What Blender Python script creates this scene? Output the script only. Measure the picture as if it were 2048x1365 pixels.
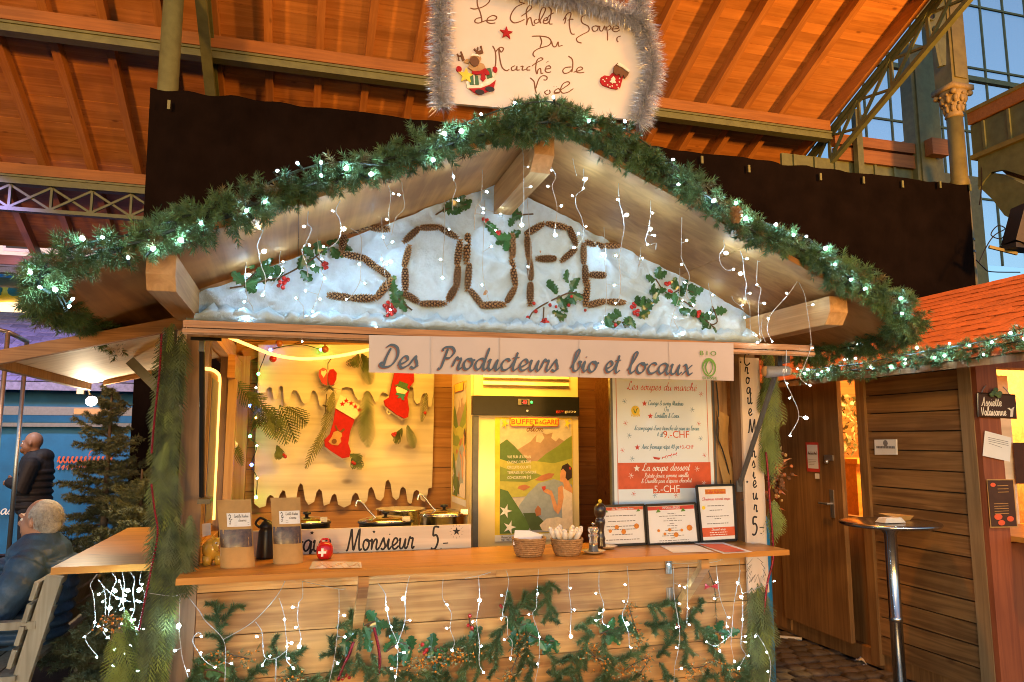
import bpy, math, random
from mathutils import Vector, Matrix, noise
random.seed(7)
R = math.radians
for o in list(bpy.data.objects):
    bpy.data.objects.remove(o)
SC = bpy.context.scene
COL = SC.collection
# ------------------------------------------------------------------ camera, sky, sun, hall and fill lamps, exposure
cam = bpy.data.cameras.new('camera')
cam.sensor_width = 36.0
cam.lens = 36.0 * 1480.0 / 2048.0
cam.clip_start = 0.05
cam.clip_end = 600
camo = bpy.data.objects.new('camera', cam)
COL.objects.link(camo)
camo.location = (0.5, -3.6, 1.55)
camo.rotation_euler = (R(90 + 7.6), 0, R(-16))
SC.camera = camo
SC.view_settings.view_transform = 'Standard'
SC.view_settings.look = 'None'
SC.view_settings.exposure = 1.0
SC.view_settings.gamma = 1.0
SC.view_settings.use_curve_mapping = False
try:
    SC.cycles.use_denoising = True
    SC.cycles.max_bounces = 7
    SC.cycles.filter_width = 1.0
    SC.cycles.diffuse_bounces = 3
    SC.cycles.glossy_bounces = 3
    SC.cycles.transmission_bounces = 4
    SC.cycles.transparent_max_bounces = 6
    SC.cycles.sample_clamp_indirect = 2.5
    SC.cycles.caustics_reflective = False
    SC.cycles.caustics_refractive = False
except Exception:
    pass
W = bpy.data.worlds.new('World')
SC.world = W
W.use_nodes = True
nt = W.node_tree
bg = nt.nodes['Background']
sky = nt.nodes.new('ShaderNodeTexSky')
sky.sky_type = 'NISHITA'
sky.sun_disc = False
sky.sun_elevation = R(7.0)
sky.sun_rotation = R(200)
sky.ozone_density = 3.0
nt.links.new(sky.outputs[0], bg.inputs[0])
bg.inputs[1].default_value = 0.15
sun = bpy.data.lights.new('sun', 'SUN')          # dusk: next to nothing is left of it
sun.energy = 0.02
sun.angle = R(10)
sun.color = (1, .8, .6)
suno = bpy.data.objects.new('sun', sun)
COL.objects.link(suno)
suno.rotation_euler = (R(87), 0, R(160))

def lamp(name, kind, loc, energy, color, size=.3, to=None, spot=None, blend=.6, size_y=None):
    l = bpy.data.lights.new(name, kind)
    l.energy = energy
    l.color = color
    if kind == 'AREA':
        l.size = size
        if size_y:
            l.shape = 'RECTANGLE'
            l.size_y = size_y
    else:
        l.shadow_soft_size = size
    if kind == 'SPOT':
        l.spot_size = R(spot or 90)
        l.spot_blend = blend
    o = bpy.data.objects.new(name, l)
    COL.objects.link(o)
    o.location = loc
    if to is not None:
        o.rotation_euler = (Vector(to) - Vector(loc)).to_track_quat('-Z', 'Y').to_euler()
    return o
SODIUM = (1.0, .36, .045)
# sodium floodlights of the hall, aimed at the timber roof
lamp('hall_floodlight', 'SPOT', (8.6, -1.5, 4.6), 1750, SODIUM, .25, (4.0, 5.0, 6.4), 125, .9)
lamp('hall_floodlight', 'SPOT', (-3.6, -1.5, 4.6), 950, SODIUM, .25, (-1.5, 6.0, 6.0), 120, .9)
lamp('hall_floodlight', 'SPOT', (3.4, -2.5, 5.0), 520, SODIUM, .25, (3.2, 5.0, 6.6), 120, .9)
# hall light thrown down on the stalls, plus added fill lamps
lamp('hall_and_fill_lamp', 'SPOT', (4.8, -3.4, 6.0), 520, (1.0, .42, .085), .2, (2.4, -.2, 1.5), 85, .8)
lamp('hall_and_fill_lamp', 'SPOT', (3.4, -6.6, .95), 290, (1.0, .48, .10), .4, (1.7, .0, 1.6), 56, .6)  # added low fill from the front, brightens soffit and planks
lamp('hall_and_fill_lamp', 'SPOT', (1.0, -6.0, 3.4), 430, (1.0, .50, .10), .2, (4.3, .9, 2.0), 30, .9)  # added fill spot that brightens the next stall's plank wall
lamp('hall_and_fill_lamp', 'SPOT', (-.8, -6.6, 1.0), 200, (1.0, .52, .13), .4, (1.7, .0, 1.9), 60, .7)  # added low fill from front left, for planks and right soffit
lamp('hall_and_fill_lamp', 'SPOT', (2.6, .4, 6.2), 520, (1.0, .38, .04), .2, (6.2, .4, 1.5), 75, .8)

# ------------------------------------------------------------------ materials
def nodes(name):
    m = bpy.data.materials.new(name)
    m.use_nodes = True
    n = m.node_tree
    return m, n, n.nodes['Principled BSDF']

def mat(name, col, rough=.6, metal=0.0, var=.18, scale=12.0, bump=0.0, coat=0.0, emit=None, estr=0.0, stretch=(1, 1, 1), col2=None, trans=0.0, rnd=.0, ior=1.45, sub=0.0):
    m, n, b = nodes(name)
    L = n.links.new
    b.inputs['Roughness'].default_value = rough
    b.inputs['Metallic'].default_value = metal
    b.inputs['IOR'].default_value = ior
    if coat:
        b.inputs['Coat Weight'].default_value = coat
        b.inputs['Coat Roughness'].default_value = .12
    if trans:
        b.inputs['Transmission Weight'].default_value = trans
    if emit:
        b.inputs['Emission Color'].default_value = (*emit, 1)
        b.inputs['Emission Strength'].default_value = estr
    c1 = tuple(max(0, x * (1 - var)) for x in col)
    c2 = col2 or tuple(min(1, x * (1 + var)) for x in col)
    tc = n.nodes.new('ShaderNodeTexCoord')
    mp = n.nodes.new('ShaderNodeMapping')
    mp.inputs['Scale'].default_value = stretch
    oi = n.nodes.new('ShaderNodeObjectInfo')
    sc = n.nodes.new('ShaderNodeVectorMath')
    sc.operation = 'SCALE'
    sc.inputs['Scale'].default_value = 31.0
    cmb = n.nodes.new('ShaderNodeCombineXYZ')
    for k in range(3):
        L(oi.outputs['Random'], cmb.inputs[k])
    L(cmb.outputs[0], sc.inputs[0])
    L(sc.outputs[0], mp.inputs['Location'])
    L(tc.outputs['Object'], mp.inputs['Vector'])
    nz = n.nodes.new('ShaderNodeTexNoise')
    nz.inputs['Scale'].default_value = scale
    nz.inputs['Detail'].default_value = 5
    nz.inputs['Roughness'].default_value = .62
    L(mp.outputs[0], nz.inputs['Vector'])
    rp = n.nodes.new('ShaderNodeValToRGB')
    rp.color_ramp.elements[0].position = .3
    rp.color_ramp.elements[1].position = .7
    rp.color_ramp.elements[0].color = (*c1, 1)
    rp.color_ramp.elements[1].color = (*c2, 1)
    L(nz.outputs['Fac'], rp.inputs[0])
    last = rp.outputs[0]
    if rnd:
        hs = n.nodes.new('ShaderNodeHueSaturation')
        mr = n.nodes.new('ShaderNodeMapRange')
        mr.inputs['To Min'].default_value = 1 - rnd
        mr.inputs['To Max'].default_value = 1 + rnd
        L(oi.outputs['Random'], mr.inputs['Value'])
        L(mr.outputs[0], hs.inputs['Value'])
        L(last, hs.inputs['Color'])
        last = hs.outputs[0]
    L(last, b.inputs['Base Color'])
    if bump:
        bp = n.nodes.new('ShaderNodeBump')
        bp.inputs['Strength'].default_value = bump
        bp.inputs['Distance'].default_value = .01
        L(nz.outputs['Fac'], bp.inputs['Height'])
        L(bp.outputs[0], b.inputs['Normal'])
    return m

def wood(name, c1, c2, axis='x', rough=.65, knots=True, grain=26.0, rnd=.12, bump=.25, blotch=.35):
    m, n, b = nodes(name)
    L = n.links.new
    b.inputs['Roughness'].default_value = rough
    tc = n.nodes.new('ShaderNodeTexCoord')
    oi = n.nodes.new('ShaderNodeObjectInfo')
    cmb = n.nodes.new('ShaderNodeCombineXYZ')
    mul = n.nodes.new('ShaderNodeMath')
    mul.operation = 'MULTIPLY'
    mul.inputs[1].default_value = 37.0
    L(oi.outputs['Random'], mul.inputs[0])
    for k in range(3):
        L(mul.outputs[0], cmb.inputs[k])
    add = n.nodes.new('ShaderNodeVectorMath')
    L(tc.outputs['Object'], add.inputs[0])
    L(cmb.outputs[0], add.inputs[1])
    mp = n.nodes.new('ShaderNodeMapping')
    s = {'x': (.05, 1, 1), 'y': (1, .05, 1), 'z': (1, 1, .05)}[axis]
    mp.inputs['Scale'].default_value = s
    L(add.outputs[0], mp.inputs['Vector'])
    nz = n.nodes.new('ShaderNodeTexNoise')
    nz.inputs['Scale'].default_value = grain
    nz.inputs['Detail'].default_value = 6
    nz.inputs['Distortion'].default_value = 1.2
    L(mp.outputs[0], nz.inputs['Vector'])
    big = n.nodes.new('ShaderNodeTexNoise')
    big.inputs['Scale'].default_value = 2.6
    big.inputs['Detail'].default_value = 3
    L(add.outputs[0], big.inputs['Vector'])
    mix = n.nodes.new('ShaderNodeMix')
    mix.inputs[0].default_value = blotch
    L(nz.outputs['Fac'], mix.inputs[2])
    L(big.outputs['Fac'], mix.inputs[3])
    rp = n.nodes.new('ShaderNodeValToRGB')
    rp.color_ramp.elements[0].position = .40
    rp.color_ramp.elements[1].position = .61
    rp.color_ramp.elements[0].color = (*c1, 1)
    rp.color_ramp.elements[1].color = (*c2, 1)
    L(mix.outputs[0], rp.inputs[0])
    last = rp.outputs[0]
    if knots:
        vm = n.nodes.new('ShaderNodeMapping')
        vm.inputs['Scale'].default_value = {'x': (.5, 1, 1), 'y': (1, .5, 1), 'z': (1, 1, .5)}[axis]
        L(add.outputs[0], vm.inputs['Vector'])
        vo = n.nodes.new('ShaderNodeTexVoronoi')
        vo.inputs['Scale'].default_value = 4.5
        L(vm.outputs[0], vo.inputs['Vector'])
        r2 = n.nodes.new('ShaderNodeValToRGB')
        r2.color_ramp.elements[0].position = .045
        r2.color_ramp.elements[1].position = .115
        r2.color_ramp.elements[0].color = (.35, .28, .22, 1)
        r2.color_ramp.elements[1].color = (1, 1, 1, 1)
        L(vo.outputs['Distance'], r2.inputs[0])
        mm = n.nodes.new('ShaderNodeMix')
        mm.data_type = 'RGBA'
        mm.blend_type = 'MULTIPLY'
        mm.inputs[0].default_value = .8
        L(last, mm.inputs[6])
        L(r2.outputs[0], mm.inputs[7])
        last = mm.outputs[2]
    hs = n.nodes.new('ShaderNodeHueSaturation')
    mr = n.nodes.new('ShaderNodeMapRange')
    mr.inputs['To Min'].default_value = 1 - rnd
    mr.inputs['To Max'].default_value = 1 + rnd
    L(oi.outputs['Random'], mr.inputs['Value'])
    L(mr.outputs[0], hs.inputs['Value'])
    L(last, hs.inputs['Color'])
    L(hs.outputs[0], b.inputs['Base Color'])
    bp = n.nodes.new('ShaderNodeBump')
    bp.inputs['Strength'].default_value = bump
    bp.inputs['Distance'].default_value = .004
    L(nz.outputs['Fac'], bp.inputs['Height'])
    L(bp.outputs[0], b.inputs['Normal'])
    return m

def glow(name, col, strength):
    m, n, b = nodes(name)
    b.inputs['Base Color'].default_value = (*[min(1, c) for c in col], 1)
    b.inputs['Emission Color'].default_value = (*col, 1)
    b.inputs['Emission Strength'].default_value = strength
    return m

def glass(name, col=(1, 1, 1), rough=.03):
    m, n, b = nodes(name)
    b.inputs['Base Color'].default_value = (*col, 1)
    b.inputs['Roughness'].default_value = rough
    b.inputs['Transmission Weight'].default_value = .9
    return m

def sheer(name, col, alpha, rough=.08):
    m, n, b = nodes(name)
    b.inputs['Base Color'].default_value = (*col, 1)
    b.inputs['Roughness'].default_value = rough
    b.inputs['Alpha'].default_value = alpha
    return m
M = {}
M['pine'] = wood('pine_x', (.30, .165, .07), (.48, .29, .14), 'x')
M['pine_y'] = wood('pine_y', (.40, .21, .075), (.56, .32, .13), 'y')
M['pine_z'] = wood('pine_z', (.27, .145, .065), (.42, .25, .12), 'z')
M['ply'] = wood('roof_plywood', (.27, .12, .034), (.47, .23, .07), 'x', grain=18, knots=False, blotch=.6)
M['ply_l'] = wood('roof_plywood_left', (.29, .13, .04), (.54, .27, .08), 'y', grain=18, knots=False, blotch=.6)
M['front'] = wood('front_planks', (.32, .145, .045), (.63, .34, .11), 'x', blotch=.5)
M['counter'] = wood('counter_board', (.44, .18, .028), (.60, .26, .042), 'x', rough=.38, grain=18)
M['post'] = wood('chalet_post', (.20, .115, .06), (.31, .185, .1), 'z')
M['gable'] = wood('gable_boards', (.28, .15, .07), (.42, .25, .12), 'x')
M['inner'] = wood('inner_planks', (.33, .14, .04), (.50, .24, .075), 'x')
M['lam'] = wood('shutter_edge', (.26, .12, .045), (.44, .22, .09), 'x', grain=60, knots=False, rnd=0)
M['white_wood'] = wood('white_painted_ply', (.58, .49, .35), (.76, .67, .51), 'x', knots=True, grain=10, rnd=0)
M['board'] = wood('sign_board_wood', (.60, .50, .38), (.74, .64, .5), 'x', knots=False, grain=12, rnd=0)
M['board_z'] = wood('sign_board_upright', (.60, .47, .36), (.74, .60, .47), 'z', knots=False, grain=12, rnd=0)
M['hall_ply'] = wood('hall_roof_boards', (.34, .155, .05), (.47, .235, .085), 'x', grain=16, rnd=.14)
M['rafter'] = wood('hall_rafters', (.27, .12, .038), (.36, .17, .058), 'y', rnd=.1)
M['purlin'] = wood('hall_purlin', (.18, .075, .02), (.25, .11, .03), 'x', knots=False, rnd=.05)
M['steel'] = mat('green_painted_iron', (.098, .122, .062), .55, .0, .2, 9, bump=.15)
M['steel_l'] = mat('ochre_green_iron', (.145, .135, .042), .55, .0, .22, 7, bump=.12)
M['stonecap'] = mat('cast_capital', (.24, .19, .085), .6, 0, .25, 20, bump=.3)
M['curtain'] = mat('black_stage_cloth', (.0052, .0038, .0038), 1.0, 0, .3, 3)
M['curtain'].node_tree.nodes['Principled BSDF'].inputs['Specular IOR Level'].default_value = .03
M['dark'] = mat('dark_iron', (.03, .03, .032), .5, .2, .2, 20)
M['black'] = mat('black_plastic', (.013, .013, .014), .35, 0, .2, 20)
M['grey'] = mat('grey_plastic', (.19, .18, .18), .5, 0, .12, 30)
M['chrome'] = mat('brushed_steel', (.60, .58, .55), .22, 1.0, .08, 30, stretch=(8, 8, 1))
M['alu'] = mat('aluminium_tube', (.55, .54, .52), .35, .9, .1, 20)
M['gunmetal'] = mat('grey_strut', (.11, .115, .12), .42, .3, .15, 20)
M['fleece'] = mat('led_tinted_fleece', (.46, .62, .78), .95, 0, .10, 22, bump=.9, rnd=0)  # cool cast of the LEDs is put into the base colour
M['cone'] = mat('spruce_cone_scales', (.24, .125, .05), .65, 0, .3, 60, rnd=.18, col2=(.42, .25, .11))
M['cone_dark'] = mat('spruce_cone_core', (.035, .016, .008), .85)
M['needle'] = mat('garland_needles', (.045, .135, .062), .5, 0, .5, 7, rnd=.05, col2=(.13, .235, .085))
M['needle_b'] = mat('garland_dry_needles', (.12, .105, .04), .6, 0, .4, 9)
M['spruce'] = mat('spruce_needles', (.06, .125, .048), .5, 0, .45, 12, rnd=.25, col2=(.125, .195, .072))
M['tree'] = mat('fir_tree_needles', (.08, .11, .06), .6, 0, .5, 5, col2=(.17, .19, .095))
M['thuja'] = mat('thuja_sprays', (.052, .082, .024), .55, 0, .7, 14, col2=(.13, .17, .05))
M['thuja_y'] = mat('bright_thuja_sprays', (.15, .21, .035), .55, 0, .35, 6, col2=(.22, .27, .045))
M['holly'] = mat('holly_leaf', (.035, .115, .040), .28, 0, .4, 20, rnd=.3, coat=.3)
M['ivy'] = mat('pale_leaf', (.10, .20, .06), .4, 0, .3, 20, rnd=.3)
M['berry'] = mat('red_berry', (.42, .018, .016), .3, 0, .25, 60, rnd=.3, coat=.4)
M['seab'] = mat('orange_berry', (.62, .21, .02), .4, 0, .25, 60)
M['olive'] = mat('buckthorn_leaf', (.16, .15, .06), .6, 0, .3, 30)
M['bark'] = mat('twig_bark', (.10, .065, .04), .8, 0, .3, 40)
M['wire'] = mat('clear_white_cable', (.42, .42, .41), .35, 0, .1, 40, coat=.3)
M['wire_dark'] = mat('dark_green_cable', (.015, .03, .02), .5)
M['bulb'] = glow('cool_white_led', (.50, .80, 1.0), 120.0)
M['bulb_soft'] = glow('cool_white_led_side_on', (.52, .82, 1.0), 48.0)
M['rope'] = glow('amber_rope_light', (1.0, .52, .10), 1.9)
M['red_glit'] = mat('red_glitter_cord', (.20, .010, .022), .4, .4, .9, 160)
M['tinsel'] = mat('silver_tinsel', (.88, .86, .86), .30, .8, .1, 30)
M['paper'] = mat('white_paper', (.76, .75, .73), .55, 0, .04, 8)
M['laminate'] = mat('laminated_paper', (.47, .39, .345), .28, 0, .05, 4, coat=.6, bump=.15)
M['cardwhite'] = mat('white_signboard', (.72, .61, .50), .6, 0, .04, 5)
M['ink'] = mat('black_ink', (.02, .018, .018), .7)
M['ink_brown'] = mat('brown_marker', (.16, .055, .012), .6)
M['ink_blue'] = mat('slate_blue_print', (.045, .085, .135), .5)
M['ink_rust'] = mat('rust_print_shadow', (.30, .10, .06), .5)
M['ink_sky'] = mat('blue_print', (.06, .22, .36), .5)
M['ink_red'] = mat('red_print', (.56, .055, .035), .5)
M['ink_orange'] = mat('orange_red_print', (.62, .10, .035), .5)
M['ink_green'] = mat('green_print', (.10, .24, .03), .5)
M['ink_white'] = mat('white_print', (.82, .80, .76), .55)
M['yellow'] = mat('yellow_print', (.80, .58, .04), .5)
M['red_felt'] = mat('red_felt', (.40, .013, .015), .95, 0, .15, 50, bump=.3)
M['white_felt'] = mat('cream_felt', (.80, .72, .55), .95, 0, .08, 50, bump=.3)
M['tan_felt'] = mat('tan_felt', (.48, .27, .11), .95, 0, .12, 50)
M['brown_felt'] = mat('brown_felt', (.16, .07, .03), .95, 0, .12, 50)
M['green_felt'] = mat('green_felt', (.07, .15, .07), .95, 0, .12, 50)
M['teal_felt'] = mat('teal_felt', (.05, .22, .22), .95, 0, .12, 50)
M['enamel'] = mat('cream_enamel', (.76, .62, .33), .3, 0, .04, 6, coat=.4)
M['kraft'] = mat('kraft_paper', (.44, .26, .09), .75, 0, .1, 20, bump=.2)
M['film'] = mat('clear_pouch_window', (.09, .045, .02), .3, 0, .6, 60, coat=.25)
M['pig'] = mat('yellow_glazed_ceramic', (.70, .42, .06), .2, 0, .12, 18, coat=.7)
M['snout'] = mat('red_brown_glaze', (.40, .12, .04), .25, coat=.6)
M['bell'] = mat('red_lacquer', (.52, .012, .014), .25, 0, .08, 10, coat=.6)
M['wicker'] = mat('wicker', (.33, .19, .08), .7, 0, .4, 60, bump=.5)
M['pepper'] = mat('dark_turned_wood', (.035, .02, .012), .3, 0, .3, 30, coat=.5)
M['acryl'] = glass('clear_acrylic', (1, .97, .92))
M['salt'] = mat('salt', (.82, .78, .72), .8)
M['china'] = mat('white_china', (.74, .68, .58), .25, 0, .05, 10, coat=.4)
M['glass'] = sheer('window_glass', (.6, .65, .7), .12)
M['blue_tarp'] = mat('blue_tarpaulin', (.003, .15, .37), .6, 0, .2, 3, bump=.3)
M['slate'] = mat('slate_tile', (.17, .16, .18), .6, 0, .3, 20, rnd=.3, bump=.3)
M['shingle'] = mat('red_bitumen_shingle', (.31, .082, .018), .85, 0, .3, 30, rnd=.11, bump=.4)
M['skin'] = mat('skin', (.46, .24, .16), .55, 0, .08, 20)
M['skin_b'] = mat('tanned_skin', (.27, .14, .09), .55, 0, .12, 20)
M['jacket'] = mat('black_puffer_jacket', (.014, .013, .017), .7, 0, .3, 20, bump=.4)
M['navy'] = mat('slate_blue_puffer_jacket', (.040, .085, .16), .45, 0, .3, 18, bump=.6)
M['trouser'] = mat('dark_trousers', (.016, .02, .035), .8)
M['grey_hair'] = mat('grey_hair', (.46, .43, .39), .8, 0, .35, 60)
M['bench'] = wood('pale_weathered_bench', (.24, .21, .15), (.36, .32, .24), 'z', knots=False)
M['brown_wall'] = wood('brown_stained_planks', (.15, .07, .02), (.30, .155, .05), 'y', rough=.7)
M['brown_door'] = wood('brown_stained_door', (.15, .072, .022), (.26, .135, .045), 'z', rough=.6, knots=False)
M['corner'] = wood('pale_corner_board', (.19, .12, .055), (.29, .19, .09), 'z', knots=False)
M['redpost'] = wood('red_brown_post', (.20, .055, .02), (.29, .085, .03), 'z', knots=False)
M['chalkb'] = mat('chalkboard', (.05, .024, .016), .8)
M['chalk'] = mat('chalk', (.72, .66, .58), .9)
M['cobble'] = mat('cobblestone', (.075, .062, .05), .7, 0, .35, 20, rnd=.3, bump=.5)
M['ground'] = mat('ground_joint', (.035, .028, .022), .9, 0, .3, 10, bump=.4)
M['mushroom'] = mat('cream_masonry', (.60, .50, .36), .8)
M['pot'] = mat('polished_pot_steel', (.55, .50, .44), .2, 1.0, .1, 20)
M['menu'] = mat('menu_sheet', (.76, .84, .91), .35, 0, .03, 4, coat=.5)

# ------------------------------------------------------------------ mesh helpers
class MB:
    def __init__(s):
        s.v = []; s.f = []; s.mi = []; s.k = 0
    def add(s, vs, fs):
        b = len(s.v)
        s.v.extend([tuple(v) for v in vs])
        for f in fs:
            s.f.append(tuple(i + b for i in f)); s.mi.append(s.k)
        return s
    def mat(s, k):
        s.k = k
        return s
    def box(s, a, b):
        x0, y0, z0 = a; x1, y1, z1 = b
        return s.add([(x0, y0, z0), (x1, y0, z0), (x1, y1, z0), (x0, y1, z0), (x0, y0, z1), (x1, y0, z1), (x1, y1, z1), (x0, y1, z1)],
                     [(0, 3, 2, 1), (4, 5, 6, 7), (0, 1, 5, 4), (1, 2, 6, 5), (2, 3, 7, 6), (3, 0, 4, 7)])
    def beam(s, p, q, w, h, up=(0, 0, 1)):
        p = Vector(p); q = Vector(q); d = (q - p).normalized()
        side = d.cross(Vector(up))
        if side.length < 1e-4:
            side = d.cross(Vector((1, 0, 0)))
        side.normalize(); u = side.cross(d).normalized()
        vs = []
        for c in (p, q):
            for a, b in ((-1, -1), (1, -1), (1, 1), (-1, 1)):
                vs.append(c + side * (a * w / 2) + u * (b * h / 2))
        return s.add(vs, [(3, 2, 1, 0), (4, 5, 6, 7), (0, 1, 5, 4), (1, 2, 6, 5), (2, 3, 7, 6), (3, 0, 4, 7)])
    def prism(s, poly, y0, y1, axis='y'):
        mk = {'y': lambda a, b, c: (a, c, b), 'x': lambda a, b, c: (c, a, b), 'z': lambda a, b, c: (a, b, c)}[axis]
        n = len(poly)
        vs = [mk(a, b, y0) for a, b in poly] + [mk(a, b, y1) for a, b in poly]
        fs = [tuple(range(n)), tuple(range(2 * n - 1, n - 1, -1))]
        fs += [(i, n + i, n + (i + 1) % n, (i + 1) % n) for i in range(n)]
        return s.add(vs, fs)
    def tube(s, pts, r, n=6, cap=True):
        pts = [Vector(p) for p in pts]
        rs = r if isinstance(r, (list, tuple)) else [r] * len(pts)
        vs = []; prev = None
        for i, p in enumerate(pts):
            d = (pts[min(i + 1, len(pts) - 1)] - pts[max(i - 1, 0)])
            d = d.normalized() if d.length > 1e-7 else Vector((0, 0, 1))
            if prev is None:
                a = d.cross(Vector((0, 0, 1)))
                if a.length < .05:
                    a = d.cross(Vector((0, 1, 0)))
            else:
                a = prev - d * prev.dot(d)
                if a.length < 1e-4:
                    a = d.cross(Vector((0, 1, .3)))
            a.normalize(); prev = a
            b = d.cross(a)
            for k in range(n):
                t = 2 * math.pi * k / n
                vs.append(p + (a * math.cos(t) + b * math.sin(t)) * rs[i])
        fs = []
        for i in range(len(pts) - 1):
            for k in range(n):
                k2 = (k + 1) % n
                fs.append((i * n + k, i * n + k2, (i + 1) * n + k2, (i + 1) * n + k))
        if cap:
            fs.append(tuple(range(n - 1, -1, -1)))
            fs.append(tuple(range((len(pts) - 1) * n, len(pts) * n)))
        return s.add(vs, fs)
    def lathe(s, prof, c=(0, 0, 0), n=20, ax=(0, 0, 1)):
        q = Vector((0, 0, 1)).rotation_difference(Vector(ax))
        vs = []
        for r, z in prof:
            for k in range(n):
                t = 2 * math.pi * k / n
                vs.append(Vector(c) + q @ Vector((r * math.cos(t), r * math.sin(t), z)))
        fs = []
        for i in range(len(prof) - 1):
            for k in range(n):
                k2 = (k + 1) % n
                fs.append((i * n + k, i * n + k2, (i + 1) * n + k2, (i + 1) * n + k))
        if prof[0][0] > 1e-5:
            fs.append(tuple(range(n - 1, -1, -1)))
        if prof[-1][0] > 1e-5:
            fs.append(tuple(range((len(prof) - 1) * n, len(prof) * n)))
        return s.add(vs, fs)
    def ball(s, c, r, n=8, m=6, sc=(1, 1, 1)):
        vs = []; fs = []
        for i in range(m + 1):
            a = math.pi * i / m
            for k in range(n):
                t = 2 * math.pi * k / n
                vs.append((c[0] + r * sc[0] * math.sin(a) * math.cos(t), c[1] + r * sc[1] * math.sin(a) * math.sin(t), c[2] - r * sc[2] * math.cos(a)))
        for i in range(m):
            for k in range(n):
                k2 = (k + 1) % n
                fs.append((i * n + k, i * n + k2, (i + 1) * n + k2, (i + 1) * n + k))
        return s.add(vs, fs)
    def poly(s, pts):
        return s.add(pts, [tuple(range(len(pts)))])
    def capsule(s, pts, rs, n=10):
        s.tube(pts, rs, n)
        for p, r in ((pts[0], rs[0]), (pts[-1], rs[-1])):
            s.ball(p, r * .995, n, 6)
        return s
    def build(s, name, mats, parent=None, smooth=False, origin=None):
        if not s.v:
            return None
        if origin is None:
            xs, ys, zs = zip(*s.v)
            origin = ((min(xs) + max(xs)) / 2, (min(ys) + max(ys)) / 2, min(zs))
        og = Vector(origin)
        me = bpy.data.meshes.new(name)
        me.from_pydata([(a - og.x, b - og.y, c - og.z) for a, b, c in s.v], [], s.f)
        mats = mats if isinstance(mats, (list, tuple)) else [mats]
        for m in mats:
            me.materials.append(M[m] if isinstance(m, str) else m)
        if len(mats) > 1:
            me.polygons.foreach_set('material_index', s.mi)
        if smooth:
            me.polygons.foreach_set('use_smooth', [True] * len(me.polygons))
        me.update()
        o = bpy.data.objects.new(name, me)
        COL.objects.link(o)
        setp(o, parent, og)
        return o

WP = {}
def setp(o, parent, loc):
    loc = Vector(loc)
    WP[o.name] = loc
    if parent is not None:
        o.parent = parent
        o.location = loc - WP[parent.name]
    else:
        o.location = loc

def tag(o, label=None, cat=None, group=None, kind=None):
    if label: o['label'] = label
    if cat: o['category'] = cat
    if group: o['group'] = group
    if kind: o['kind'] = kind
    return o

def thing(name, loc, label, cat, group=None):
    o = bpy.data.objects.new(name, None)
    o.empty_display_size = .1
    COL.objects.link(o)
    setp(o, None, loc)
    return tag(o, label, cat, group)

def inst(src, name, parent, loc, rot=None, scale=None):
    """another object on the same mesh, at a world place"""
    o = src.copy()
    o.name = name
    COL.objects.link(o)
    o.parent = None
    setp(o, parent, loc)
    if rot is not None: o.rotation_euler = rot
    if scale is not None: o.scale = scale if not isinstance(scale, (int, float)) else (scale,) * 3
    return o

def mesh_of(mb, name, mats, smooth=False):
    me = bpy.data.meshes.new(name)
    me.from_pydata(mb.v, [], mb.f)
    mats = mats if isinstance(mats, (list, tuple)) else [mats]
    for m in mats: me.materials.append(M[m])
    if len(mats) > 1: me.polygons.foreach_set('material_index', mb.mi)
    if smooth: me.polygons.foreach_set('use_smooth', [True] * len(me.polygons))
    me.update()
    return me

def put(me, name, parent, loc, quat=None, scale=1.0):
    o = bpy.data.objects.new(name, me)
    COL.objects.link(o)
    setp(o, parent, loc)
    if quat is not None: o.rotation_euler = quat.to_euler()
    o.scale = (scale,) * 3 if isinstance(scale, (int, float)) else scale
    return o

def smoothpts(pts, sub=4):
    """Catmull-Rom through the points"""
    P = [Vector(p) for p in pts]
    if len(P) < 3: return P
    out = []
    for i in range(len(P) - 1):
        p0 = P[max(i - 1, 0)]; p1 = P[i]; p2 = P[i + 1]; p3 = P[min(i + 2, len(P) - 1)]
        for k in range(sub):
            t = k / sub
            out.append(.5 * ((2 * p1) + (p2 - p0) * t + (2 * p0 - 5 * p1 + 4 * p2 - p3) * t * t + (3 * p1 - p0 - 3 * p2 + p3) * t ** 3))
    out.append(P[-1])
    return out

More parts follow.
